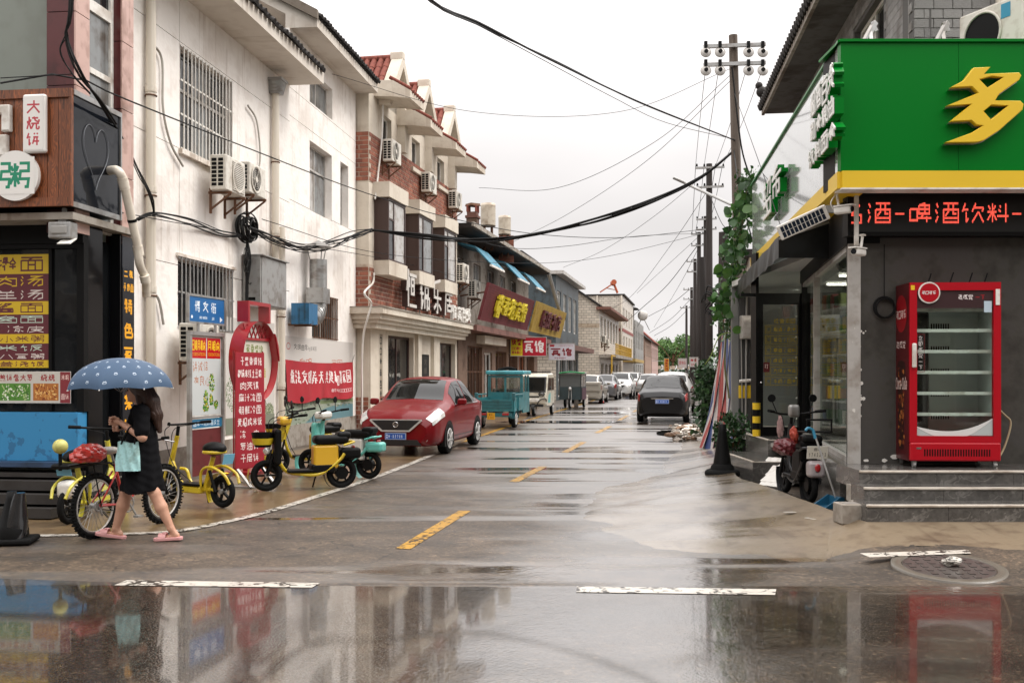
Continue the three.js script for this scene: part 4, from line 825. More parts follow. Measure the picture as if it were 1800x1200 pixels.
  // shop floor
  for (const [r, ps] of [[shop1, [M.glass, M.glass]], [shop2, [M.glassGrey, M.glass]]]) windowIn(t, r, { cols: 2, depth: 0.18, frame: M.frameBrown, panes: ps, fw: 0.07 });
  const sx = (px) => B3.hit(px, 640)[0];
  for (const [a, b, d] of [[sx(727) + 0.12, sx(735), 0.12], [sx(757), sx(767), 0.12], [0, sx(664), 0.05]]) part(t, 'pilaster', bx(a, 0, 0, b, 2.86, d), M.cream);
  const pl = part(t, 'plaque', bx(sx(738), 1.35, 0.0, sx(751), 2.25, 0.06), M.black);
  part(pl, 'lettering', face(sx(749) - sx(739), 0.8, (sx(738) + sx(751)) / 2, 1.8, 0.0625), print(128, 256, (x, W, H) => { x.fillStyle = '#0d0d0d'; x.fillRect(0, 0, W, H); write(x, '文明', 34, 30, 60, 70, 8, '#4a453c', { down: true, gap: 0.3 }); }));
  const lt = print(96, 640, (x, W, H) => { x.fillStyle = '#8d8272'; x.fillRect(0, 0, W, H); write(x, '住宿食品百货', 14, 20, 62, 70, 10, '#1a1512', { down: true, gap: 0.4 }); }, 0.7);
  part(t, 'lettering', face(0.3, 2.0, (sx(666) + sx(672)) / 2, 1.75, 0.004), lt);
  part(t, 'sticker', face(1.0, 0.4, (shop1.x0 + shop1.x1) / 2, 1.0, -0.155), mat([0.14, 0.4, 0.4], 0.4)); part(t, 'vent_grille', [0, 1, 2, 3, 4].map((k) => bx(sx(668), 0.5 + k * 0.1, 0.01, sx(688), 0.54 + k * 0.1, 0.04)), M.black);
}
{ // white characters standing on the cornice
  const t = B3.thing('letter_sign', 'four white standing characters on the cornice of the brick inn', 'sign');
  for (const [c, a, b, y0, y1] of [['恒', 708, 727, 3.58, 4.72], ['锦', 733, 750, 3.58, 4.72], ['乐', 756, 770, 3.58, 4.72], ['居', 777, 791, 3.58, 4.72]]) { const x0 = B3.hit(a, 510, 0.3)[0], x1 = B3.hit(b, 510, 0.3)[0]; const g = solidChar(c, x1 - x0, y1 - y0, 0.1, 0.16); g.translate(x0, y0, 0.22); part(t, 'letter', g, M.frameBrown); const fg = solidChar(c, x1 - x0, y1 - y0, 0.09, 0.02); fg.translate(x0, y0, 0.39); part(t, 'letter_face', fg, mat([0.56, 0.53, 0.49], 0.5)); part(t, 'post', bx((x0 + x1) / 2 - 0.02, 3.42, 0.2, (x0 + x1) / 2 + 0.02, 3.7, 0.24), M.galv); }
  const u = B3.thing('letter_sign', 'row of small white characters at the far end of the cornice', 'sign');
  [['住', 795], ['宿', 804], ['百', 812], ['货', 820]].forEach(([c, a]) => { const x0 = B3.hit(a, 555, 0.4)[0], x1 = B3.hit(a + 7, 555, 0.4)[0], g = solidChar(c === '住' ? '信' : c === '宿' ? '宾' : c, x1 - x0, 0.5, 0.07, 0.12); g.translate(x0, 3.5, 0.3); part(u, 'letter', g, mat([0.7, 0.68, 0.63], 0.4)); });
}
for (const [px, py, lab] of [[680, 291, 'first air conditioner unit high on the brick band below the nearest dormer'], [746, 343, 'second air conditioner unit on the brick band of the inn, below the middle dormer'], [793, 371, 'third air conditioner unit on the brick band, at the far end of the inn']]) { const h = B3.hit(px, py, 0.1); airConditioner(B3, h[0], h[1], 0.05, lab, { fan: true, w: 0.8, h: 0.62, flip: 1 }); }
{
  const t = B3.thing('plastic_conduit', 'white plastic conduit running down the corner of the brick inn', 'conduit');
  const P = (px, py, d) => { const h = B3.hit(px, py, d); return [h[0], h[1], d]; };
  part(t, 'conduit', [tube([P(663, 145, 0.1), P(672, 165, 0.12), P(671, 240, 0.1), P(665, 300, 0.08), P(659, 350, 0.08)], 0.028, 60, 7), tube([P(657, 480, 0.06), P(655, 497, 0.08), P(640, 515, 0.3)].concat([[-0.66, 3.5, 0.3], [-0.68, 3.1, 0.2], [-0.5, 2.4, 0.0], [-0.5, 0.3, -0.02]]), 0.03, 60, 7)], M.white);
}
// ---------------------------------------------------------------- dark two storey inn with tilted boards
const B4 = leftWall(-2.0, 36.6, 0.2), L4 = 17.2;
{
  const t = B4.thing('dark_inn', 'grey two storey inn with blue window awnings and big tilted name boards', 'building');
  const wins = [1.6, 4.6, 7.2, 9.8, 12.4].map((s) => ({ x0: s, x1: s + 1.3, y0: 4.9, y1: 6.2 })), low = [[1.5, 3.9, 0.7, 2.7], [4.4, 5.9, 0.05, 2.5], [6.6, 8.8, 0.6, 2.6], [9.5, 11.4, 0.5, 2.6], [12, 13.4, 0.05, 2.5], [14, 16, 0.6, 2.5]].map(([a, b, c, d]) => ({ x0: a, x1: b, y0: c, y1: d }));
  part(t, 'wall', wallCells(0.1, L4, 3.2, 6.9, 0.25, wins).map((g) => g.translate(0, 0, -0.5)), M.concrete);
  part(t, 'wall', wallCells(0.1, L4, 0, 3.2, 0.25, low), mat([0.16, 0.1, 0.07], 0.7, { map: T.grimeB }));
  part(t, 'core', bx(0.1, 0, -8, L4, 6.9, -0.8), M.concrete);
  wins.forEach((r) => windowIn(t, r, { cols: 2, depth: 0.12, z: -0.5, panes: [M.glass, M.glassGrey] }));
  low.forEach((r, i) => windowIn(t, r, { cols: 2, rows: i === 1 || i === 4 ? [1] : [1, 1], depth: 0.12, frame: i === 1 ? M.white : i === 4 ? mat([0.3, 0.09, 0.03], 0.5) : M.frameBrown, panes: [M.glass], fw: 0.08, bars: i === 1 || i === 4 ? 0 : 10, barMat: M.rust }));
  part(t, 'roof_slab', [bx(-0.3, 6.95, -8, L4 + 0.2, 7.12, 0.6)], M.roofDark); part(t, 'roof_trim', bx(-0.3, 7.0, 0.6, L4 + 0.2, 7.16, 0.68), M.concrete);
  part(t, 'ledge', bx(-0.1, 3.2, -0.6, L4, 3.42, 0.75), mat([0.16, 0.07, 0.055], 0.7, { map: T.grimeB }));
  part(t, 'roller_box', bx(3.0, 2.82, 0.0, 7.2, 3.15, 0.35), M.pipe);
  const fab = mat([0.05, 0.22, 0.32], 0.6, { map: T.grimeB });
  for (const s of [1.4, 7.0, 11.6]) { const g = ext([[-0.5, 0.6], [0.3, 0.4], [0.95, -0.3], [0.95, -0.36], [0.3, 0.32], [-0.5, 0.53]], 2.4).rotateY(-Math.PI / 2); g.translate(s + 2.4, 6.1, 0); part(t, 'awning', g, fab); part(t, 'awning_trim', bx(s - 0.02, 5.7, 0.9, s + 2.42, 5.78, 0.98), M.white); }
  part(t, 'gutter_pipe', bar([L4, 7.0, 0.6], [L4 + 3, 4.9, 0.8], 0.12), M.galv);
}
function tiltedSign(F, px0, px1, y0, y1, d0, d1, chars, board, letter, name, label, slats) {
  const x0 = F.hit(px0, 560, d0)[0], x1 = F.hit(px1, 560, d0)[0], t = F.thing(name, label, 'sign', x0, y0, d0), w = x1 - x0, h = Math.hypot(y1 - y0, d1 - d0), a = Math.atan2(d1 - d0, y1 - y0);
  const tilt = (g) => g.rotateX(a);
  part(t, 'board', tilt(bx(0, 0, -0.06, w, h, 0)), board);
  for (let k = 0; k < slats; k++) part(t, 'slat', tilt(bx(0.03, h * k / slats + 0.012, 0, w - 0.03, h * (k + 1) / slats - 0.012, 0.025 + 0.004 * (k % 2))), board);
  part(t, 'frame', [tilt(bx(-0.05, -0.05, -0.07, w + 0.05, 0, 0.04)), tilt(bx(-0.05, h, -0.07, w + 0.05, h + 0.05, 0.04)), tilt(bx(-0.05, 0, -0.07, 0, h, 0.04)), tilt(bx(w, 0, -0.07, w + 0.05, h, 0.04))], board);
  const n = chars.length, cw = w * 0.68 / n; [...chars].forEach((c, i) => { const g = solidChar(c, cw * 0.78, h * 0.62, h * 0.075, 0.1); g.translate(w * 0.18 + i * cw, h * 0.2, 0.05); part(t, 'letter', tilt(g), letter); });
  part(t, 'strut', [0.1, 0.5, 0.9].flatMap((k) => [bar([w * k, h * 0.85 * Math.cos(a), h * 0.85 * Math.sin(a) - 0.08], [w * k, h * 0.7, -d0 - 0.4], 0.03)]), M.rust);
}
tiltedSign(B4, 843, 925, 3.7, 5.0, 0.6, 0.95, '馨香苑宾馆', mat([0.14, 0.02, 0.025], 0.55, { map: T.grimeC }), mat([0.62, 0.5, 0.02], 0.45), 'inn_sign', 'maroon slatted board with yellow characters tilted over the street', 14);
tiltedSign(B4, 932, 984, 3.7, 5.05, 0.6, 0.95, '阁旅社店', mat([0.42, 0.28, 0.05], 0.55, { map: T.grimeC }), mat([0.09, 0.015, 0.02], 0.45), 'inn_sign', 'yellow slatted board with dark characters past the maroon one', 14);
for (const [px, py, lab] of [[813, 500, 'upper air conditioner unit on the dark inn beside the blue awning'], [834, 527, 'lower air conditioner unit on the dark inn left of the maroon board']]) { const h = B4.hit(px, py, 0.1); airConditioner(B4, h[0], h[1], -0.1, lab, { w: 0.85, h: 0.7 }); }
// projecting shop boards facing the camera
function facingBoard(px0, py0, px1, py1, z, label, draw, armX) {
  const a = at(px0, py1, z), b = at(px1, py0, z), w = b[0] - a[0], h = b[1] - a[1], t = thing('projecting_sign', label, 'sign', a);
  part(t, 'box', bx(0, 0, -0.16, w, h, 0), M.white); part(t, 'frame', [bx(-0.03, -0.03, -0.18, w + 0.03, 0, 0.02), bx(-0.03, h, -0.18, w + 0.03, h + 0.03, 0.02), bx(-0.03, 0, -0.18, 0, h, 0.02), bx(w, 0, -0.18, w + 0.03, h, 0.02)], M.alu);
  part(t, 'print', face(w, h, w / 2, h / 2, 0.004), draw); part(t, 'arm', bar([-armX, h * 0.8, -0.1], [0, h * 0.8, -0.1], 0.03), M.galv);
}
facingBoard(898, 593, 960, 625, 46, 'red and yellow projecting board with white characters above the teal tricycle', print(512, 270, (x, W, H) => { x.fillStyle = '#b0102a'; x.fillRect(0, 0, W, H); x.fillStyle = '#e6d21a'; x.fillRect(0, 0, 168, H); write(x, '快餐', 12, 18, 66, 100, 13, '#b0202a', { gap: 0.15 }); write(x, '水饺面包', 16, 140, 30, 44, 6, '#b0202a', { gap: 0.16 }); write(x, '馄饨面条', 16, 200, 30, 44, 6, '#b0202a', { gap: 0.16 }); write(x, '宾馆', 190, 40, 140, 190, 24, '#e6e0dc', { gap: 0.08 }); }, 0.35), 1.2);
facingBoard(965, 604, 1010, 632, 56, 'white projecting board with dark red characters above the covered tricycle', print(512, 300, (x, W, H) => { x.fillStyle = '#c9c4cc'; x.fillRect(0, 0, W, H); x.fillStyle = '#b0202a'; x.fillRect(18, 18, 90, 38); write(x, '15866123456', 190, 20, 24, 34, 4, '#8a2030', { gap: 0.1 }); write(x, '宾馆', 40, 76, 200, 160, 26, '#7c1420', { gap: 0.1 }); write(x, '快餐便民面食', 110, 254, 30, 30, 4, '#7c1420', { gap: 0.3 }); }, 0.35), 1.2);
// roof-top pieces of the dark inn
{
  const a = at(831, 412, 40.5), t = thing('chimney', 'dark brown chimney with a pierced cap on the dark inn roof', 'chimney', a, B4.rot);
  part(t, 'shaft', box(0.44, 0.8, 0.44, 0, 0.3, 0), mat([0.1, 0.06, 0.04], 0.85, { map: T.grimeB })); part(t, 'cap', [box(0.52, 0.1, 0.52, 0, 0.7, 0), box(0.4, 0.16, 0.4, 0, 0.82, 0)], mat([0.12, 0.05, 0.035], 0.8)); for (const [x, z] of [[-0.18, -0.18], [0.18, -0.18], [-0.18, 0.18], [0.18, 0.18]]) part(t, 'post', box(0.08, 0.26, 0.08, x, 1.03, z), M.roofRed); part(t, 'lid', cyl(0.3, 0.33, 0.1, 0, 1.2, 0, 4), M.rust);
  const tank = (px, py0, py1, z, r, lab) => { const b = at(px, py1, z), h = (py1 - py0) * z / FOCAL, q = thing('water_tank', lab, 'water tank', b, 0, 'roof water tanks on the dark inn'); const pts = [[0, 0], [r, 0]]; for (let k = 1; k < 9; k++) pts.push([r * 0.97, h * (k - 0.5) / 9], [r, h * k / 9]); pts.push([r * 0.95, h], [0, h + 0.06]); part(q, 'drum', lathe(pts, 26), mat([0.5, 0.44, 0.35], 0.45, { metalness: 0.2, map: T.grimeB })); part(q, 'stand', [0, 1, 2, 3].map((k) => bar([0.7 * r * Math.cos(k * 1.57 + 0.6), 0, 0.7 * r * Math.sin(k * 1.57 + 0.6)], [0.7 * r * Math.cos(k * 1.57 + 0.6), -1.0, 0.7 * r * Math.sin(k * 1.57 + 0.6)], 0.03)), M.rust); };
  tank(858, 358, 398, 42, 0.32, 'taller cream ribbed water tank beside the brown chimney'); tank(887, 380, 413, 44, 0.28, 'lower ribbed water tank right of the taller one');
  const b = at(890, 462, 45), u = thing('chimney', 'broad red brick chimney stack below the water tanks', 'chimney', b); part(u, 'shaft', box(0.66, 1.2, 0.6, 0, 0.6, 0), M.brick[0]); for (let j = 0; j < 9; j++) part(u, 'brick_course', box(0.68, 0.1, 0.62, 0, 0.08 + j * 0.13, 0), M.brick[j % 3]);
}
// ---------------------------------------------------------------- buildings farther down the left side
const tileWhite = dataTex(256, 256, (u, v) => { const y = v * 12, r = Math.floor(y), x = u * 6 + (r % 2) * 0.5, m = (y - r < 0.12 || x - Math.floor(x) < 0.06); const k = 0.82 + 0.1 * hash(Math.floor(x), r, 5); return m ? [0.52, 0.5, 0.47] : [k, k * 0.97, k * 0.93]; }, true, 2.4);
M.tileWhite = mat([0.8, 0.77, 0.72], 0.35, { map: tileWhite }); M.cladGrey = mat([0.055, 0.075, 0.085], 0.5, { map: T.grimeB });
function block(name, label, F, w, deep, h, m, opt = {}) {             // a block with windows on its street side and near end
  const t = F.thing(name, label, 'building'); const ops = opt.windows || [];
  part(t, 'wall', [...wallCells(0, w, 0, h, 0.2, ops), bx(0, 0, -deep, 0.2, h, -0.2), bx(w - 0.2, 0, -deep, w, h, -0.2), bx(0.2, 0, -deep, w - 0.2, h, -deep + 0.2)], m);
  part(t, 'core', bx(0.2, 0, -deep + 0.2, w - 0.2, h - 0.02, -0.5), M.black);
  ops.forEach((r) => windowIn(t, r, { cols: 2, depth: 0.1, panes: [M.glass, M.glassGrey], frame: M.white, fw: 0.07 }));
  return t;
}
const winRow = (n, x0, step, w, y0, y1) => [...Array(n)].map((_, i) => ({ x0: x0 + i * step, x1: x0 + i * step + w, y0, y1 }));
{
  const F = leftWall(2.6, 59, 0.19), t = block('clad_house', 'house with dark blue grey metal clad upper floor past the yellow board', F, 11, 5, 7.5, M.cladGrey, { windows: [...winRow(4, 0.6, 2.6, 1.5, 4.3, 6.6), ...winRow(3, 1, 3.4, 2.2, 0.2, 2.6)] });
  for (let k = 0; k < 9; k++) part(t, 'cladding_rib', bx(-0.03, 3.4, -0.35 - k * 0.5, 0, 7.4, -0.3 - k * 0.5), M.cladGrey);
  part(t, 'parapet', [bx(-0.3, 7.5, -5, 11.2, 7.7, 0.5)], M.alu); part(t, 'canopy', bx(-0.4, 3.0, -4, 11, 3.3, 1.1), mat([0.14, 0.07, 0.055], 0.7, { map: T.grimeB })); part(t, 'lower_wall', bx(-0.04, 0, -5, -0.005, 3.0, 0.02), M.tileWhite);
}
function gabled(name, label, F, w, deep, h, ridge, m, roofM, opt = {}) {
  const t = block(name, label, F, w, deep, h, m, opt); const o = 0.5;
  part(t, 'gable', ext([[0, h], [-deep, h], [-deep / 2, ridge]], w - 0.02).rotateY(-Math.PI / 2).translate(w - 0.01, 0, 0), m);
  for (const s of [0, 1]) { const ang = Math.atan2(ridge - h, deep / 2), L = Math.hypot(ridge - h, deep / 2) + o, r = box(w + 0.6, 0.12, L); r.rotateX(s ? -ang : ang); const q = L / 2 - o; r.translate(w / 2, s ? h + (ridge - h) * 0.5 - o * 0.25 + 0.1 : h + (ridge - h) * 0.5 - o * 0.25 + 0.1, s ? -deep * 0.75 - o * 0.4 : -deep * 0.25 + o * 0.4); part(t, 'roof', r, roofM); }
  return t;
}
gabled('tiled_house', 'white tiled house with a dark gabled roof rising behind the metal clad house', leftWall(3.4, 70.5, 0.19), 5, 5.5, 8.0, 10.2, M.tileWhite, M.roofDark, {});
{
  const F = leftWall(6.64, 75.6, 0.19), t = gabled('tiled_house', 'white tiled two storey house with yellow balcony rails and a brown eave', F, 18, 4.6, 6.7, 8.3, M.tileWhite, M.roofDark, { windows: [...winRow(6, 0.8, 2.8, 1.7, 4.1, 6.0), ...winRow(5, 1.2, 3.4, 2, 0.4, 2.4)] });
  part(t, 'eave', bx(-0.4, 6.45, -0.2, 18, 6.65, 0.9), mat([0.15, 0.06, 0.04], 0.7)); part(t, 'band', bx(-0.02, 5.1, -4.6, 0, 5.4, 0.02), M.tan); part(t, 'balcony', bx(-0.2, 2.8, 0, 18, 3.05, 1.3), M.concrete);
  const ym = mat([0.5, 0.3, 0.03], 0.5); for (let k = 0; k < 18; k++) part(t, 'rail_post', bar([k, 3.05, 1.25], [k, 3.85, 1.25], 0.035), ym); part(t, 'rail', [bar([-0.2, 3.85, 1.25], [18, 3.85, 1.25], 0.04), bar([-0.2, 3.45, 1.25], [18, 3.45, 1.25], 0.03)], ym);
  part(t, 'frame_post', [bar([-3, 0, 1.2], [-3, 2.9, 1.2], 0.06), bar([-3, 2.9, 1.2], [0, 2.9, 1.2], 0.06)], ym);
  airConditioner(F, 1.6, 3.9, 0.0, 'air conditioner unit on the white tiled house with yellow balcony rails', {}); airConditioner(F, 4.0, 3.7, 0.0, 'second air conditioner unit past the first on the house with yellow balcony rails', {});
  const rt = F.thing('roof_house', 'small red tiled roof room behind the white tiled gable', 'building', -0.2, 0, -3.4); part(rt, 'wall', bx(0, 6, -3, 6, 8.6, 0), M.tileWhite); const rr2 = box(6.4, 0.1, 2.4); rr2.rotateX(0.5); rr2.translate(3, 9.0, -0.9); part(rt, 'roof', rr2, M.roofRed);
}
{
  const F = leftWall(10.5, 94.5, 0.19), t = block('tiled_tower', 'taller white tiled block with a red band and an orange water heater on top', F, 15, 4.2, 9.0, M.tileWhite, { windows: [...winRow(4, 1, 3.5, 1.4, 6.2, 7.9), ...winRow(4, 1, 3.5, 1.6, 3.6, 5.2)] });
  part(t, 'band', bx(-0.03, 5.6, -4.2, 15, 5.9, 0.04), mat([0.22, 0.05, 0.04], 0.6)); part(t, 'coping', bx(-0.1, 9, -4.3, 15.1, 9.15, 0.2), M.roofDark); part(t, 'balcony', bx(0.5, 2.7, 0, 15, 3.0, 1.2), mat([0.4, 0.27, 0.08], 0.6)); part(t, 'drain_pipe', [cyl(0.08, 0.08, 9, -0.12, 4.5, -2.4, 8), cyl(0.08, 0.08, 9, -0.12, 4.5, -0.1, 8)], M.pipe);
  const b = at(1072, 515, 95), u = thing('water_heater', 'orange solar water heater tank on the tall white tiled block', 'water heater', b); const om = mat([0.42, 0.09, 0.03], 0.5);
  part(u, 'tank', mv(cyl(0.26, 0.26, 1.1, 0, 0, 0, 20), 0.35, 1.0, 0, Math.PI / 2), om); part(u, 'rack', [-0.45, 0, 0.45].map((z) => beam([-0.9, 0.1, z], [0.3, 0.9, z], 0.1, 0.1)), om); part(u, 'leg', [bar([0.75, 0, 0.4], [0.35, 1, 0.4], 0.06), bar([0.75, 0, -0.4], [0.35, 1, -0.4], 0.06), bar([0.75, 0.3, -0.4], [-0.4, 0.45, 0.4], 0.04)], om);
}
{
  const F = leftWall(13.9, 112, 0.19), t = block('grey_house', 'grey plaster house with a roof room and satellite dish beyond the white tower', F, 16, 5, 7.6, mat([0.26, 0.26, 0.25], 0.8, { map: T.grimeB }), { windows: [...winRow(5, 1, 3, 1.8, 4.4, 6.4), ...winRow(4, 1, 3.6, 2, 0.6, 2.6)] });
  part(t, 'roof_room', bx(1, 7.6, -3.4, 4, 9.0, -0.4), mat([0.24, 0.22, 0.2], 0.8)); const rf = new THREE.ConeGeometry(3, 0.9, 4); rf.rotateY(Math.PI / 4); part(t, 'roof', mv(rf, 2.4, 9.4, -1.9), M.roofDark);
  const b = at(1130, 562, 116), u = thing('satellite_dish', 'round satellite dish on legs above the grey house', 'satellite dish', b); part(u, 'dish', sph(0.6, 0, 0.5, 0, 1, 1, 0.4), M.alu); part(u, 'leg', [bar([-0.8, -1.2, 0], [0, 0.4, 0], 0.05), bar([0.8, -1.2, 0], [0, 0.4, 0], 0.05)], M.galv);
}
{
  const F = leftWall(17.4, 130, 0.19), t = gabled('brick_house', 'brown brick house far down the left side', F, 16, 5, 6.2, 8.2, mat([0.3, 0.2, 0.15], 0.8, { map: T.grimeB }), M.roofDark, { windows: winRow(5, 1, 3, 1.8, 3.8, 5.4) });
  const F2 = leftWall(20.8, 148, 0.19), u = gabled('pink_house', 'far pinkish house with a red gabled roof closing the left row', F2, 22, 5, 6.4, 8.6, mat([0.44, 0.3, 0.27], 0.8, { map: T.grimeB }), M.roofRed, { windows: winRow(6, 1, 3.4, 2, 3.6, 5.4) });
}
facingBoard(1168, 630, 1176, 652, 120, 'narrow yellow hanging board far down the left row', print(64, 180, (x, W, H) => { x.fillStyle = '#c78a14'; x.fillRect(0, 0, W, H); write(x, '酒家宾馆', 10, 10, 44, 36, 7, '#8c1c14', { down: true }); }), 1.5);
facingBoard(1147, 671, 1158, 677, 110, 'small white and red board low on the far left row', print(128, 64, (x, W, H) => { x.fillStyle = '#d8cfcb'; x.fillRect(0, 0, W, H); write(x, '食品店', 8, 14, 32, 36, 6, '#b02a2a'); }), 0.5);
// ---------------------------------------------------------------- right side beyond the corner shop
const R2 = rightWall(5.6, 26, 0.2);
{
  for (const [z0, w, h, lab, m, nm] of [[34, 8, 5.6, 'pale two storey house behind the poles on the right', M.plasterOld, 'row_house'], [41, 15, 6.2, 'grey shop house behind the second pole on the right', M.concrete, 'row_house'], [57.5, 22, 6.8, 'tan house farther along the right row', M.tan, 'row_house'], [81, 30, 6.4, 'far brown house at the end of the right row', mat([0.28, 0.17, 0.12], 0.8, { map: T.grimeB }), 'row_house']]) {
    const X = 5.6 + 0.2 * (z0 - 26) + 0.9, F = rightWall(X + 0.2 * w / 1.02, z0 + w / 1.02, 0.2);
    const t = block(nm, lab, F, w, 6, h, m, { windows: [...winRow(Math.floor(w / 3), 0.8, 3, 1.6, 3.9, 5.5), ...winRow(Math.floor(w / 3.4), 0.8, 3.4, 2.2, 0.3, 2.6)] });
    part(t, 'roof', bx(-0.3, h, -6.3, w + 0.3, h + 0.25, 0.35), M.roofDark); part(t, 'shop_ledge', bx(0, 2.9, 0, w, 3.1, 0.5), mat([0.2, 0.1, 0.08], 0.7, { map: T.grimeB }));
    airConditioner(F, w * 0.45, 3.4, 0, 'air conditioner on the ' + lab.split(' on ')[0].split(' farther')[0], {});
  }
}
facingBoard(1213, 628, 1227, 644, 62, 'white board with red characters far along the right row', print(256, 220, (x, W, H) => { x.fillStyle = '#cfc6c2'; x.fillRect(0, 0, W, H); write(x, '有邻', 20, 30, 96, 90, 16, '#b02a30'); write(x, '百货店', 40, 150, 50, 44, 6, '#b02a30'); }), -0.6);
facingBoard(1193, 630, 1207, 646, 84, 'pale pink board with faded characters beyond the white one on the right', print(256, 220, (x, W, H) => { x.fillStyle = '#c8bbb8'; x.fillRect(0, 0, W, H); write(x, '面馆店', 20, 60, 66, 80, 10, '#a85a5a'); }), -0.6);
facingBoard(1214, 572, 1219, 588, 92, 'small red upright board high on the far right row', print(64, 180, (x, W, H) => { x.fillStyle = '#b82a1e'; x.fillRect(0, 0, W, H); write(x, '酒家', 10, 20, 44, 56, 8, '#d8c8b0', { down: true }); }), -0.6);
// ---------------------------------------------------------------- the row across the crossing, behind the viewer: it shuts off the sky on that side and stands in the dark glass
for (const [x, w, h, m, lab] of [[-30, 13, 8.5, M.concrete, 'grey row of shops across the crossing facing the restaurant'], [-16.5, 15, 9.5, M.tan, 'tan row of shops across the crossing facing the street'], [-1, 14, 9, M.concrete, 'grey row of shops across the crossing facing the corner shop'], [13.5, 16, 8.5, M.tan, 'tan row of shops across the crossing on the right']]) { const F = new Frame(x + w, 5.5, Math.PI), t = block('row_house', lab, F, w, 8, h, m, { windows: [...winRow(Math.floor(w / 3), 0.8, 3, 1.8, 4.4, 6.2), ...winRow(Math.floor(w / 3.4), 0.6, 3.4, 2.7, 0.3, 2.9)] }); part(t, 'roof', bx(-0.2, h, -8, w + 0.2, h + 0.3, 1.2), M.roofDark); part(t, 'awning', bx(0.3, 3.1, 0.0, w - 0.3, 3.3, 1.4), M.roofDark); }
// ---------------------------------------------------------------- corner shop on the right
const GS = rightWall(3.787, 11.1, 0.186), SS = rightWall(3.435, 10.4, 0.1257), US = rightWall(4.855, 12, 0.13), FLOOR = 0.645;
const graniteTex = dataTex(512, 512, (u, v) => { const w = fbm(u * 4, v * 4, 5, 4, 4), a = Math.abs(fbm(u * 5 + w * 2, v * 5 + w, 15, 5) - 0.5), b = fbm(u * 30, v * 30, 16, 3, 30); const k = 0.34 + 0.12 * (b - 0.5) + 0.16 * (w - 0.5) + (a < 0.02 ? 0.09 : 0); return [k, k * 0.97, k * 0.93]; }, true, 0.9);
M.granite = mat([1, 1, 1], 0.25, { map: graniteTex, clearcoat: 0.5, clearcoatRoughness: 0.12 });
M.nosing = mat([0.55, 0.5, 0.43], 0.4, { map: T.grimeC });
M.greenSign = mat([0.0005, 0.15, 0.014], 0.3, { ior: 1.4, specularIntensity: 0.35 }); M.palePanel = mat([0.5, 0.52, 0.5], 0.12, { ior: 1.6, clearcoat: 1, clearcoatRoughness: 0.05 }); M.yellowSign = mat([0.72, 0.47, 0.015], 0.4);
M.paintDark = mat([0.07, 0.066, 0.06], 0.6, { specularIntensity: 0.25, map: dataTex(512, 512, (u, v) => { const a = fbm(u * 8, v * 8, 3, 5, 8), b = fbm(u * 26, v * 26, 6, 3, 26); const k = 0.75 + 0.5 * a + 0.25 * (b - 0.5); return [k, k, k * 0.98]; }, true, 2.5), bumpMap: T.bumpWall, bumpScale: 0.004 });
M.teal = mat([0.02, 0.2, 0.26], 0.5);
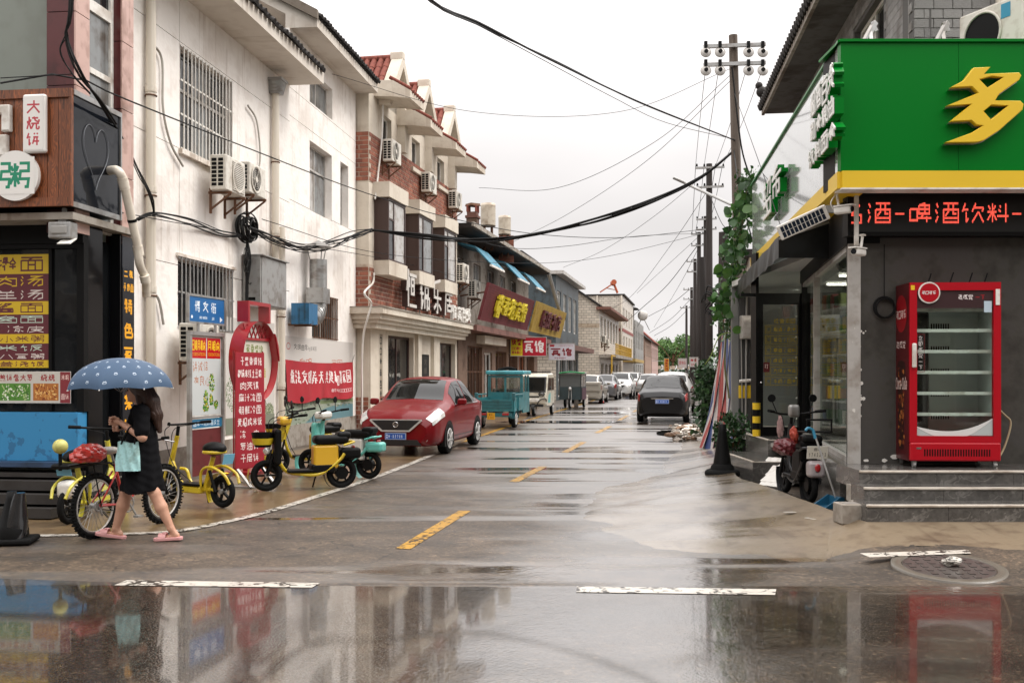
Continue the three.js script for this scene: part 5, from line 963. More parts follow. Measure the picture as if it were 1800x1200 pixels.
{
  const t = thing('corner_shop', 'dark grey corner shop with glazed side, granite plinth and grey stone tiles above', 'building');
  part(t, 'wall', bx(3.8, FLOOR, -11.3, 9, 5, -11.1), M.paintDark);
  part(t, 'side_wall', bx(4.2, FLOOR, -11.2, 4.3, 0.65, -11.3), M.paintDark);
  // side glazing in its own axes
  const g = new THREE.Group(); g.name = 'glazed_side'; g.position.copy(GS.o); g.rotation.y = GS.rot; t.add(g);
  const L = 5.09, alu = M.alu;
  part(g, 'corner_post', bx(-0.09, FLOOR, -0.1, 0.0, 3.1, 0.03), alu); part(g, 'post', bx(-3.42, FLOOR, -0.08, -3.34, 3.1, 0.03), alu); part(g, 'post', bx(-L, FLOOR, -0.1, -L + 0.08, 3.1, 0.03), M.black);
  part(g, 'rail', bx(-L, FLOOR, -0.06, -0.09, FLOOR + 0.06, 0.02), alu); part(g, 'rail', bx(-L, 3.04, -0.06, -0.09, 3.1, 0.02), alu);
  part(g, 'pane', bx(-3.34, FLOOR + 0.06, -0.02, -0.09, 3.04, -0.012), M.shopGlass); part(g, 'pane', bx(-L + 0.08, FLOOR + 0.06, -0.02, -3.42, 3.04, -0.012), M.shopGlass);
  part(g, 'fascia', bx(-L, 3.1, -0.3, 0.02, 3.62, 0.05), M.black);
  part(g, 'plinth', [...Array(6)].map((_, i) => bx(-L + i * 0.848 + 0.003, 0, -0.3, -L + (i + 1) * 0.848 - 0.003, FLOOR - 0.04, 0.12)), M.granite); part(g, 'ledge', bx(-L, FLOOR - 0.04, -0.3, 0.02, FLOOR, 0.15), M.granite);
  // door wall facing the street crossing
  const z = -16.1, dx = [3.99, 4.7];
  const d = part(t, 'door', [bx(dx[0], FLOOR, z - 0.05, dx[0] + 0.07, FLOOR + 2.25, z + 0.02), bx(dx[1] - 0.07, FLOOR, z - 0.05, dx[1], FLOOR + 2.25, z + 0.02), bx(dx[0] + 0.07, FLOOR + 2.12, z - 0.05, dx[1] - 0.07, FLOOR + 2.25, z + 0.018), bx(dx[0] + 0.07, FLOOR, z - 0.05, dx[1] - 0.07, FLOOR + 0.14, z + 0.018)], M.black);
  part(d, 'pane', bx(dx[0] + 0.07, FLOOR + 0.14, z - 0.02, dx[1] - 0.07, FLOOR + 2.12, z - 0.01), M.shopGlass);
  const yl = canvas(512, 1024, (x, W, H) => { x.clearRect(0, 0, W, H); const c = '#a08a1c'; write(x, '经营项目', 150, 20, 72, 70, 9, c, { gap: 0.12 }); ['烟酒/副食', '家杂/日化', '粮油/调料', '啤酒/饮料', '方便/食品', '牛奶/面食'].forEach((s, i) => { const y = 120 + i * 148; x.strokeStyle = c; x.lineWidth = 7; x.strokeRect(20, y, 470, 112); x.strokeRect(40, y + 22, 60, 66); write(x, s, 140, y + 22, 62, 66, 8, c, { gap: 0.1 }); }); });
  part(d, 'lettering', face(0.56, 1.16, 4.36, 1.98, z - 0.004), new THREE.MeshPhysicalMaterial({ map: yl, transparent: true, roughness: 0.5 }));
  part(d, 'push_label', face(0.1, 0.16, dx[0] + 0.13, 1.75, z - 0.003), print(64, 100, (x, W, H) => { x.fillStyle = '#5c1418'; x.fillRect(0, 0, W, H); write(x, '拉'.replace('拉', '打'), 12, 16, 40, 48, 6, '#d0b8b0'); })); part(d, 'lock', sph(0.02, dx[0] + 0.035, 1.5, z + 0.03), M.chrome);
  part(t, 'transom', bx(dx[0], FLOOR + 2.26, z - 0.05, dx[1], 3.6, z - 0.02), M.shopGlass); part(t, 'lintel', bx(3.7, FLOOR + 2.25, z - 0.06, 4.72, FLOOR + 2.3, z + 0.02), M.black);
  part(t, 'door_jamb', bx(3.94, 0.1, z - 0.3, 3.985, 3.6, z + 0.04), M.black);
  // inside: floor, walls, ceiling with lit tubes, shelves of goods
  part(t, 'shop_floor', bx(3.9, FLOOR - 0.1, -19, 9, FLOOR - 0.045, -11.3), mat([0.4, 0.38, 0.35], 0.3)); part(t, 'shop_ceiling', bx(4.2, 3.3, -19, 9, 3.4, -11.3), mat([0.5, 0.5, 0.48], 0.8)); part(t, 'back_wall', [bx(8.5, FLOOR, -19, 8.6, 3.3, -11.3), bx(4.2, FLOOR, -19.1, 8.6, 3.3, -19)], mat([0.2, 0.2, 0.19], 0.8));
  const tubeMat = glow('#fff4e6', 5), tl = [[5.0, -13.2], [5.2, -14.8], [5.4, -16.4], [5.7, -18]];
  for (const [x, zz] of tl) { const f = part(t, 'tube_lamp', bx(x, 3.24, zz - 0.03, x + 1.2, 3.28, zz + 0.03), tubeMat); }
  const pl = new THREE.PointLight(0xfff0e0, 4, 9); pl.position.set(5.8, 3.1, -14.2); pl.castShadow = true; t.add(pl); pl.name = 'tube_light';
  part(t, 'teal_panel', bx(4.1, FLOOR, -11.75, 4.34, 3.0, -11.71), M.teal);
  reseed(44); const goods = ['#8c2c24', '#c9a02c', '#3c6a34', '#c8c0b0', '#2c4a7c', '#b8642c', '#7a8c3c'].map((c) => mat(c, 0.5)), gg = box(0.13, 0.22, 0.12);
  const sh = []; for (let k = 0; k < 6; k++) sh.push(bx(5.3, FLOOR + 0.15 + k * 0.38, -18.6, 5.7, FLOOR + 0.18 + k * 0.38, -12.2)); part(t, 'shelf', sh, M.white);
  for (let k = 0; k < 6; k++) for (let i = 0; i < 30; i++) { if (rnd() < 0.15) continue; const m = part(t, 'package', gg, goods[Math.floor(rnd() * 7)]); m.position.set(5.38, FLOOR + 0.3 + k * 0.38, -18.4 + i * 0.205); m.scale.set(1, rr(0.7, 1.2), rr(0.8, 1.3)); }
  // upper storey of grey stone tiles
  const stone = [0.2, 0.235, 0.27].map((v) => mat([v, v * 0.97, v * 0.93], 0.75, { map: T.grimeC, bumpMap: T.bumpFine, bumpScale: 0.006 })), joint = mat([0.1, 0.095, 0.09], 0.9);
  part(t, 'upper_wall', bx(4.87, 4.9, -12.4, 9, 7.4, -12.02), joint);
  const sg = [rbox(0.224, 0.109, 0.03, 0.008), rbox(0.11, 0.109, 0.03, 0.008)];
  for (let j = 0; j < 13; j++) for (let i = 0; i < 9; i++) { const half = j % 2 && i === 0, x = 4.86 + (j % 2 ? i * 0.23 - 0.115 : i * 0.23); const m = part(t, 'stone_tile', half ? sg[1] : sg[0], stone[Math.floor(rnd() * 3)]); m.position.set((half ? 4.86 + 0.055 : x + 0.112), 4.95 + j * 0.115, -12.01 + rr(-0.003, 0.003)); }
  const u = new THREE.Group(); u.name = 'upper_side'; u.position.copy(US.o); u.rotation.y = US.rot; t.add(u);
  const hit = (px, py) => US.hit(px, py), w0 = { x0: hit(1503, 60)[0], x1: hit(1554, 60)[0], y0: 5.0, y1: 6.9 };
  part(u, 'upper_wall', wallCells(-9.6, -0.02, 4.4, 7.35, 0.2, [w0]), joint); windowIn(u, w0, { cols: 2, depth: 0.12, frame: M.white, panes: [M.curtain, M.glass] });
  const st = [[], [], []]; for (let j = 0; j < 21; j++) for (let x = -9.5 + (j % 2) * 0.115; x < -0.2; x += 0.23) { const y = 4.95 + j * 0.115 - 0.054; if (x > w0.x0 - 0.2 && x < w0.x1 && y > w0.y0 - 0.1 && y < w0.y1) continue; st[Math.floor(rnd() * 3)].push(bx(x, y, 0, x + 0.224, y + 0.109, 0.015)); }
  st.forEach((q, i) => { part(u, 'stone_tiles', q, stone[i]).userData.kind = 'stuff'; });
  part(u, 'eave', bx(-9.7, 7.3, -0.4, 0.6, 7.4, 0.6), mat([0.09, 0.085, 0.08], 0.85, { map: T.grimeB })); part(u, 'bargeboard', bx(-9.75, 7.28, 0.6, 0.6, 7.5, 0.66), M.concrete);
  const r = box(10.4, 0.08, 4); r.rotateX(0.42); r.translate(-4.6, 8.3, -1.2); part(u, 'roof', r, M.roofDark);
  const tg = prep(new THREE.CylinderGeometry(0.075, 0.08, 0.4, 8)); tg.rotateX(Math.PI / 2); for (let k = 0; k < 52; k++) { const m = part(u, 'roof_tile', tg, M.roofDark); m.rotation.x = 0.42; m.position.set(-9.65 + k * 0.2, 7.5, 0.55); }
  part(u, 'roof_ornament', [sph(0.12, -9.7, 7.78, 0.66), sph(0.08, -9.7, 7.92, 0.72), bar([-9.7, 7.5, 0.6], [-9.7, 7.8, 0.66], 0.07)], M.roofDark);
  // peeled paint: pale chips and bare plaster low on the wall
  const chip = M.white; for (let k = 0; k < 24; k++) { const lowest = k > 20, px = lowest ? rr(1504, 1580) : rr(1499, 1526), py = lowest ? rr(802, 813) : rr(560, 745), a = at(px, py, 11.098), s = lowest ? rr(0.012, 0.03) : rr(0.004, 0.022), pts = blob(0, 0, s * (lowest ? 1.6 : 1), s, k + 60, 12); part(t, 'bare_patch', ext(pts, 0.002).translate(a[0], a[1], -11.0995 + k * 0.0003), chip); }
}
{ // granite steps and platform at the front
  const t = thing('shop_steps', 'three grey granite steps with pale edges before the corner shop', 'steps');
  const st = [[3.48, RISE - 0.1, 0.37, -9.75], [3.56, 0.3, 0.505, -10.05], [3.62, 0.45, FLOOR, -10.35]];
  st.forEach(([x0, y0, y1, z], k) => {
    part(t, 'step', bx(x0 + 0.02, k ? y0 : 0, k === 2 ? -11.1 : z - 0.6, 9, y1 - 0.031, z - 0.012), M.concrete);
    for (let i = 0; i < 7; i++) { const a = x0 + i * 0.8, b = a + 0.8; part(t, 'tile', bx(a + 0.002, k ? st[k - 1][2] : 0.0, z - 0.012, b - 0.002, y1 - 0.03, z), M.granite); part(t, 'tile', bx(a + 0.002, y1 - 0.03, k === 2 ? -11.095 : z - 0.4, b - 0.002, y1, z - 0.03), M.granite); }
    part(t, 'nosing', rbox(5.6, 0.026, 0.045, 0.008, x0 + 2.8, y1 - 0.014, z - 0.008), M.nosing);
    part(t, 'tile', bx(x0 - 0.0, k ? y0 : 0, k === 2 ? -11.1 : z - 0.4, x0 + 0.018, y1 - 0.03, z - 0.014), M.granite);
  });
}
{ // side steps before the glass door
  const t = thing('shop_steps', 'low wet granite steps before the glass door with yellow lettering', 'steps');
  const low = [[3.5, -14.45], [4.45, -14.45], [4.72, -16.08], [3.45, -16.6]], up = [[3.86, -15.0], [4.5, -15.0], [4.72, -16.07], [3.9, -16.6]];
  const prism = (p, y0, y1) => ext(p.map(([x, z]) => [x, -z]), y1 - y0).rotateX(-Math.PI / 2).translate(0, y0, 0);
  part(t, 'step', prism(low, 0.05, 0.36), M.granite); part(t, 'step', prism(up, 0.36, FLOOR - 0.002), M.granite);
  for (const [p, y] of [[low, 0.362], [up, FLOOR]]) { part(t, 'nosing', beam([p[0][0] + 0.02, y, p[0][1] - 0.02], [p[1][0] - 0.05, y, p[1][1] - 0.02], 0.05, 0.012), M.nosing); part(t, 'nosing', beam([p[0][0] + 0.02, y, p[0][1]], [p[3][0] + 0.02, y, p[3][1]], 0.05, 0.012), M.nosing); }
}
{ // green sign
  const t = thing('shop_sign', 'big green shop fascia sign with one large yellow character and a yellow lower strip', 'sign');
  const seamX = 4.67; for (const [a, b] of [[3.435, seamX], [seamX, seamX + 1.22], [seamX + 1.22, 9]]) part(t, 'panel', bx(a + 0.002, 3.77, -10.5, b - 0.002, 5.11, -10.4), M.greenSign);
  part(t, 'backing', bx(3.47, 3.66, -11.09, 9, 5.1, -10.502), M.black);
  for (const [a, b] of [[3.445, 5.55], [5.55, 9]]) part(t, 'strip', bx(a + 0.002, 3.59, -10.6, b - 0.002, 3.766, -10.375), M.yellowSign);
  part(t, 'edge', bx(3.42, 5.112, -11.09, 9, 5.14, -10.37), M.greenSign); part(t, 'trim', bx(3.44, 3.572, -10.6, 9, 3.589, -10.37), M.white);
  const P = (x, y) => { const a = at(x / 2.857 + 1340, y / 2.857, 10.3); return [a[0], a[1]]; };
  const out = [[1060, 342], [1145, 338], [1112, 373], [1288, 366], [1300, 380], [1288, 404], [1188, 474], [1168, 506], [1295, 508], [1311, 524], [1306, 552], [1190, 655], [1112, 706], [1076, 715], [918, 716], [1050, 668], [1108, 632], [1074, 628], [1050, 606], [944, 610], [1050, 524], [926, 532], [1084, 468], [1052, 436], [945, 440], [1010, 406]].map(([x, y]) => P(x, y));
  const holes = [[[1090, 400], [1130, 442], [1210, 390], [1150, 384]], [[1110, 560], [1148, 602], [1234, 532], [1150, 528]]].map((h) => h.map(([x, y]) => P(x, y)));
  const c = part(t, 'letter', ext(out, 0.06, holes, 0.006).translate(0, 0, -10.34), M.yellowSign); part(c, 'rim', ext(out.map(([x, y]) => [x + 0.004, y - 0.008]), 0.05, holes, 0).translate(0, 0, -10.392), M.steel);
  // side of the sign
  const g = new THREE.Group(); g.name = 'side_sign'; g.position.copy(SS.o); g.rotation.y = SS.rot; t.add(g);
  for (let k = 0; k < 26; k++) part(g, 'side_panel', bx(-0.012 - (k + 1) * 0.308, 3.77, -0.1, -0.015 - k * 0.308, 5.11, 0.0), M.palePanel);
  part(g, 'strip', bx(-8.05, 3.59, -0.3, -0.02, 3.766, 0.03), M.yellowSign); part(g, 'edge', bx(-8.05, 5.112, -0.2, 0, 5.14, 0.03), M.greenSign);
  const wl = mat([0.72, 0.71, 0.67], 0.35);
  for (const [row, pa, pb, y0, y1, lw] of [['烟酒百货', 1470, 1428, 4.56, 4.82, 0.035], ['副食粮油', 1470, 1428, 4.28, 4.49, 0.03], ['饮料面食', 1473, 1424, 4.01, 4.21, 0.03], ['超市', 1377, 1344, 4.05, 4.62, 0.055]]) { const a = SS.hit(pa, 240, 0.12)[0], b = SS.hit(pb, 240, 0.12)[0], n = row.length, cw = Math.abs(a - b) / n; [...row].forEach((ch, i) => { const x = Math.min(a, b) + i * cw, q = solidChar(ch, cw * 0.86, y1 - y0, lw, 0.09), cp = solidChar(ch, cw * 0.86, y1 - y0, lw * 0.9, 0.012); q.translate(x, y0, 0.03); cp.translate(x, y0, 0.128); part(g, 'letter', q, M.greenSign); part(g, 'letter_face', cp, wl); }); }
  // steel stays on top
  for (const [px, z] of [[1512, 10.7], [1640, 10.7]]) { const a = at(px, 74, z); part(t, 'stay', [beam([a[0], 5.12, -z], [a[0] + 0.2, 5.46, -z - 0.1], 0.05, 0.05), beam([a[0] + 0.13, 5.12, -z], [a[0] + 0.13, 5.34, -z - 0.06], 0.04, 0.04), beam([a[0] + 0.16, 5.46, -z - 0.1], [a[0] + 0.21, 5.36, -z - 0.1], 0.05, 0.04)], M.steel); }
}
{ // air conditioner standing on the sign
  const a = at(1752, 68, 11.4), t = thing('air_conditioner', 'cream air conditioner unit standing on top of the green sign', 'air conditioner', [a[0], 5.1, -11.3], -1.15, 'air conditioner outdoor units');
  part(t, 'casing', rbox(0.86, 0.62, 0.34, 0.03, 0, 0.4, 0), M.acWhite); part(t, 'fan_ring', ring(0.25, 0.015, -0.1, 0.4, 0.18), M.acWhite); part(t, 'fan_opening', mv(cyl(0.24, 0.24, 0.01, 0, 0, 0, 24), -0.1, 0.4, 0.17, Math.PI / 2), M.black); part(t, 'valve_cover', rbox(0.03, 0.16, 0.16, 0.01, 0.44, 0.52, 0), M.white); part(t, 'sticker', bx(0.15, 0.5, 0.171, 0.27, 0.66, 0.174), mat([0.02, 0.25, 0.4], 0.4)); part(t, 'foot', [box(0.06, 0.1, 0.36, -0.3, 0.05, 0), box(0.06, 0.1, 0.36, 0.3, 0.05, 0)], M.galv); part(t, 'hose', tube([[0.46, 0.46, 0.05], [0.56, 0.36, 0.05], [0.52, 0.1, 0.1], [0.6, 0.02, 0.1]], 0.012), M.cable);
  const p = thing('drain_pipe', 'grey pipe rising behind the air conditioner on the green sign', 'pipe', [5.1 + 0.75, 5.1, -11.9]); part(p, 'pipe', cyl(0.06, 0.06, 2, 0, 1, 0, 12), M.pipe); part(p, 'clamp', cyl(0.07, 0.07, 0.05, 0, 0.5, 0, 12), M.rust);
}
{ // LED text strip
  const t = thing('led_sign', 'black LED strip with red dotted characters under the green sign', 'sign', [3.72, 3.22, -10.92]);
  part(t, 'case', bx(-0.03, -0.05, -0.15, 5.2, 0.45, -0.002), M.black);
  const W = 2048, H = 256, c = document.createElement('canvas'); c.width = W; c.height = H; const x = c.getContext('2d'), sx = (px) => (px - 1495) / 365 * W, sy = (py) => (py - 335) / 70 * H; x.fillStyle = '#000'; x.fillRect(0, 0, W, H);
  for (const [ch, a, b] of [['名', 1478, 1516], ['酒', 1524, 1567], ['啤', 1598, 1640], ['酒', 1643, 1687], ['饮', 1690, 1731], ['料', 1734, 1775], ['酒', 1802, 1845]]) write(x, ch, sx(a), sy(352), sx(b) - sx(a), sy(391) - sy(352), 15, '#ff5a48');
  for (const a of [1573, 1779]) { x.fillStyle = '#ff5a48'; x.fillRect(sx(a), sy(371), sx(1589) - sx(1573), 14); }
  x.fillStyle = '#000'; for (let i = 0; i < W; i += 13) x.fillRect(i, 0, 3, H); for (let j = 0; j < H; j += 9) x.fillRect(0, j, W, 2);
  const et = new THREE.CanvasTexture(c); et.colorSpace = THREE.SRGBColorSpace; et.magFilter = THREE.LinearFilter;
  const w = 365 * 10.92 / FOCAL; part(t, 'screen', face(w, 0.43, w / 2, 0.2, 0.0), new THREE.MeshStandardMaterial({ color: 0x050404, roughness: 0.4, emissive: 0xffffff, emissiveMap: et, emissiveIntensity: 1.3 })); part(t, 'frame', [bx(-0.04, 0.43, -0.15, 5.2, 0.47, 0.02), bx(-0.04, -0.06, -0.15, 5.2, -0.02, 0.02), bx(-0.04, -0.02, -0.15, 0, 0.43, 0.02)], M.black);
}
{ // street side awning
  const t = thing('awning', 'black fabric awning running along the glazed side of the corner shop', 'awning');
  const o = [[3.35, -12.5], [4.63, -21.5]], w = [[3.98, -12.5], [5.45, -21.5]], yO = 3.37, yI = 3.62, v = [];
  const quad = (a, b, c, d) => v.push(...a, ...b, ...c, ...a, ...c, ...d); const K = 24;
  for (let k = 0; k < K; k++) { const f = (i, s) => { const u = (k + i) / K, sag = 0.012 * Math.sin(u * Math.PI * 12); return s === 0 ? [mix(w[0][0], w[1][0], u), yI, mix(w[0][1], w[1][1], u)] : s === 1 ? [mix(o[0][0], o[1][0], u), yO + sag, mix(o[0][1], o[1][1], u)] : [mix(o[0][0], o[1][0], u) + 0.012 * Math.sin(u * 90), 3.1 + 0.015 * Math.sin(u * 70), mix(o[0][1], o[1][1], u)]; }; quad(f(0, 0), f(1, 0), f(1, 1), f(0, 1)); quad(f(0, 1), f(1, 1), f(1, 2), f(0, 2)); }
  quad([w[0][0], yI, w[0][1]], [o[0][0], yO, o[0][1]], [o[0][0], 3.1, o[0][1]], [w[0][0], 3.1, w[0][1]]);
  const g = new THREE.BufferGeometry(); g.setAttribute('position', new THREE.Float32BufferAttribute(v, 3)); g.computeVertexNormals(); part(t, 'fabric', metreUV(g), mat([0.011, 0.012, 0.012], 0.4, { side: THREE.DoubleSide, map: T.grimeB, specularIntensity: 0.6 }));
  for (let k = 0; k < 5; k++) { const u = k / 4; part(t, 'rib', beam([mix(o[0][0], o[1][0], u), 3.34, mix(o[0][1], o[1][1], u)], [mix(w[0][0], w[1][0], u), 3.55, mix(w[0][1], w[1][1], u)], 0.03, 0.03), M.galv); }
}
{ // solar street lamp and two cameras on the corner post
  const a = at(1412, 391, 10.9), t = thing('solar_lamp', 'white solar street lamp head with a grid of dark cells at the shop corner', 'lamp', a, -0.12);
  const g = new THREE.Group(); g.rotation.set(0.35, 0, 0.44); g.name = 'lamp_head'; t.add(g);
  part(g, 'housing', rbox(0.56, 0.17, 0.035, 0.012), M.white); for (let i = 0; i < 11; i++) for (let j = 0; j < 2; j++) part(g, 'cell', bx(-0.245 + i * 0.045, -0.065 + j * 0.067, 0.018, -0.21 + i * 0.045, -0.004 + j * 0.067, 0.0205), mat([0.012, 0.02, 0.035], 0.1));
  part(g, 'underside', rbox(0.5, 0.12, 0.06, 0.02, 0.02, -0.02, -0.05), M.white);
  part(t, 'arm', [bar([0.27, 0.13, 0], [0.5, 0.24, -0.2], 0.025), box(0.1, 0.08, 0.06, 0.29, 0.14, 0)], M.steel);
  const p = thing('mounting_post', 'white slim post at the shop corner carrying the cameras', 'post', [3.76, 0, -10.86]); part(p, 'post', bx(-0.02, 3.05, -0.02, 0.02, 3.6, 0.02), M.white);
  for (const [px, py, turn, lab] of [[1483, 369, 0.75, 'upper white security camera pointing right beside the LED strip'], [1510, 443, -0.85, 'lower white security camera hanging under the LED strip']]) {
    const b = at(px, py, 10.7), c = thing('security_camera', lab, 'camera', b, turn); part(c, 'body', rbox(0.085, 0.08, 0.2, 0.025), M.white); part(c, 'hood', bx(-0.05, 0.036, -0.09, 0.05, 0.05, 0.13), M.white); part(c, 'lens', mv(cyl(0.03, 0.03, 0.02), 0, 0, 0.1, Math.PI / 2), M.blackGloss); part(c, 'arm', [bar([0, 0.04, -0.05], [0, 0.19, -0.08], 0.014), box(0.05, 0.02, 0.05, 0, 0.19, -0.08)], M.white);
    part(c, 'cable', tube([[0, 0.0, -0.1], [-0.05, 0.08, -0.12], [0.0, 0.17, -0.1]], 0.007), M.white);
  }
}
// ---------------------------------------------------------------- drinks fridge
{
  const t = thing('drinks_fridge', 'empty red glass door drinks fridge standing on the granite platform', 'fridge', [4.75, FLOOR, -10.88], -0.06);
  const w = 0.95, h = 1.98, d = 0.52, R = mat([0.38, 0.004, 0.012], 0.3, { specularIntensity: 0.6, clearcoat: 0.15, clearcoatRoughness: 0.15 }), zf = d / 2, in1 = mat([0.5, 0.52, 0.5], 0.5), b = 0.07;
  part(t, 'cabinet', [bx(-w / 2, b, -zf, -w / 2 + 0.04, h, zf - 0.06), bx(w / 2 - 0.04, b, -zf, w / 2, h, zf - 0.06), bx(-w / 2 + 0.04, b, -zf, w / 2 - 0.04, h, -zf + 0.04), bx(-w / 2 + 0.04, h - 0.05, -zf + 0.04, w / 2 - 0.04, h, zf - 0.06), bx(-w / 2 + 0.04, b, -zf + 0.04, w / 2 - 0.04, 0.3, zf - 0.06)], R);
  part(t, 'lining', [bx(-w / 2 + 0.041, 0.3, -zf + 0.04, w / 2 - 0.041, h - 0.05, -zf + 0.045), bx(-w / 2 + 0.04, 0.3, -zf + 0.045, -w / 2 + 0.05, h - 0.05, zf - 0.06), bx(w / 2 - 0.05, 0.3, -zf + 0.045, w / 2 - 0.04, h - 0.05, zf - 0.06)], in1);
  part(t, 'air_duct', bx(-0.12, 0.35, -zf + 0.046, 0.12, h - 0.12, -zf + 0.075), in1); for (let k = 0; k < 5; k++) part(t, 'vent', [...Array(8)].map((_, i) => bx(-0.1 + i * 0.026, 0.5 + k * 0.25, -zf + 0.075, -0.085 + i * 0.026, 0.56 + k * 0.25, -zf + 0.078)), M.black);
  for (let k = 0; k < 6; k++) { const y = 0.56 + k * 0.225; const s = part(t, 'shelf', [bx(-w / 2 + 0.06, y, -zf + 0.1, w / 2 - 0.06, y + 0.012, zf - 0.1), bx(-w / 2 + 0.06, y - 0.008, zf - 0.1, w / 2 - 0.06, y + 0.026, zf - 0.09)], M.white); }
  for (let k = 0; k < 4; k++) part(t, 'price_rail', [bx(-0.38 + k * 0.2, 1.72, zf - 0.09, -0.2 + k * 0.2, 1.78, zf - 0.086)], mat([0.6, 0.6, 0.58], 0.4));
  const f = part(t, 'door', [bx(-w / 2, 0.27, zf - 0.055, -w / 2 + 0.075, h, zf), bx(w / 2 - 0.075, 0.27, zf - 0.055, w / 2, h, zf), bx(-w / 2 + 0.075, 0.27, zf - 0.055, w / 2 - 0.075, 0.34, zf - 0.001), bx(-w / 2 + 0.075, h - 0.085, zf - 0.055, w / 2 - 0.075, h, zf - 0.001)], R);
  part(f, 'pane', bx(-w / 2 + 0.075, 0.34, zf - 0.03, w / 2 - 0.075, h - 0.085, zf - 0.022), M.shopGlass);
  part(f, 'header_print', face(w - 0.15, 0.19, 0, h - 0.18, zf - 0.019), print(768, 180, (x, W, H) => { x.fillStyle = '#3a2628'; x.fillRect(0, 0, W, H); write(x, '这感觉', 420, 40, 46, 54, 7, '#e6dedb', { gap: 0.1 }); write(x, '够爽'.replace('够', '一').replace('爽', '下'), 590, 40, 46, 54, 7, '#a01c24', { gap: 0.1 }); }, 0.3));
  const sw = []; for (let k = 0; k <= 20; k++) { const u = k / 20; sw.push([mix(-w / 2 + 0.08, w / 2 - 0.08, u), 0.44 - 0.09 * Math.sin(u * 2.4) + 0.2 * u * u * 0.75]); } const lo = sw.slice().reverse().map(([x, y], i) => [x, y - 0.012 - 0.075 * Math.sin((1 - i / 20) * Math.PI)]);
  part(f, 'wave_print', ext([...sw, ...lo], 0.002).translate(0, 0, zf - 0.0215), mat([0.62, 0.62, 0.6], 0.4)); part(f, 'frost_print', ext([[-w / 2 + 0.08, 0.345], ...lo.slice().reverse().map(([x, y]) => [x, y - 0.003]), [w / 2 - 0.08, 0.345]], 0.0015).translate(0, 0, zf - 0.0215), mat([0.42, 0.46, 0.45], 0.4));
  const rd = part(f, 'roundel', mv(cyl(0.115, 0.115, 0.012, 0, 0, 0, 36), -w / 2 + 0.2, h - 0.11, zf + 0.004, Math.PI / 2), M.white); part(rd, 'badge', mv(cyl(0.1, 0.1, 0.006, 0, 0, 0, 36), -w / 2 + 0.2, h - 0.11, zf + 0.011, Math.PI / 2), R);
  const clear = (tw, th, draw) => new THREE.MeshPhysicalMaterial({ map: canvas(tw, th, (x, W, H) => { x.clearRect(0, 0, W, H); draw(x, W, H); }), transparent: true, roughness: 0.4 });
  part(rd, 'lettering', face(0.18, 0.06, -w / 2 + 0.2, h - 0.11, zf + 0.0155), clear(320, 108, (x) => { x.transform(1, 0, -0.2, 1, 20, 0); write(x, '可口可乐', 8, 18, 62, 70, 9, '#e8e2de', { gap: 0.08 }); }));
  part(f, 'handle', [rbox(0.045, 0.26, 0.03, 0.012, -w / 2 + 0.04, 1.2, zf + 0.022)], M.white); part(f, 'slogan', face(0.09, 0.42, -w / 2 + 0.12, 1.22, zf - 0.019), clear(96, 448, (x) => { x.strokeStyle = '#8a2a30'; x.lineWidth = 4; x.strokeRect(8, 4, 80, 430); write(x, '立即感觉一下', 24, 22, 46, 54, 5, '#d8d2ce', { down: true, gap: 0.22 }); }));
  part(f, 'energy_label', [bx(w / 2 - 0.17, 1.66, zf - 0.02, w / 2 - 0.09, 1.78, zf - 0.016)], mat([0.45, 0.55, 0.62], 0.5)); part(f, 'badge_label', rbox(0.045, 0.17, 0.008, 0.004, w / 2 - 0.035, 1.82, zf + 0.004), M.white); part(f, 'corner_sticker', bx(-w / 2 + 0.01, h - 0.08, zf, -w / 2 + 0.05, h - 0.03, zf + 0.002), M.yellow);
  part(t, 'base_grille', [rbox(w, 0.2, 0.06, 0.02, 0, b + 0.1, zf - 0.02), ], R); part(t, 'slot', [...Array(26)].map((_, i) => bx(-0.33 + i * 0.027, b + 0.055, zf + 0.009, -0.316 + i * 0.027, b + 0.13, zf + 0.0115)), M.black); part(t, 'grille_badge', bx(-0.41, b + 0.13, zf + 0.01, -0.36, b + 0.15, zf + 0.013), M.chrome);
  for (const x of [-0.42, 0.42]) for (const z of [-0.2, 0.22]) part(t, 'castor', [mv(cyl(0.03, 0.03, 0.03, 0, 0, 0, 12), x, 0.03, z, 0, 0, Math.PI / 2), box(0.04, 0.03, 0.05, x, 0.06, z)], M.galv);
  const side = face(d - 0.02, h - b); side.rotateY(-Math.PI / 2); side.translate(-w / 2 - 0.002, (h + b) / 2, -0.02);
  part(t, 'side_print', side, print(256, 900, (x, W, H) => { x.fillStyle = '#4a0e12'; x.fillRect(0, 0, W, H); x.fillStyle = '#8a1018'; x.beginPath(); x.arc(128, 150, 96, 0, 7); x.fill(); write(x, '可口可乐', 44, 130, 38, 46, 6, '#d8c8c0', { gap: 0.1 }); write(x, '这感觉', 50, 290, 46, 40, 5, '#d8c8c0'); x.fillStyle = '#2a0c08'; x.beginPath(); x.moveTo(60, 420); x.bezierCurveTo(80, 380, 180, 380, 200, 420); x.bezierCurveTo(200, 560, 170, 560, 180, 700); x.lineTo(170, 850); x.lineTo(90, 850); x.lineTo(76, 700); x.bezierCurveTo(90, 560, 50, 560, 60, 420); x.fill(); reseed(3); for (let k = 0; k < 60; k++) { x.fillStyle = ['#7a3a14', '#a0602c', '#5a1c10'][k % 3]; x.beginPath(); x.arc(rr(80, 180), rr(430, 830), rr(4, 14), 0, 7); x.fill(); } x.save(); x.translate(128, 540); x.scale(0.8, 1.2); x.font = 'italic bold 70px serif'; x.textAlign = 'center'; x.fillStyle = '#d8c0b8'; x.fillText('Coca-Cola', 0, 0, 240); x.restore(); }, 0.35));
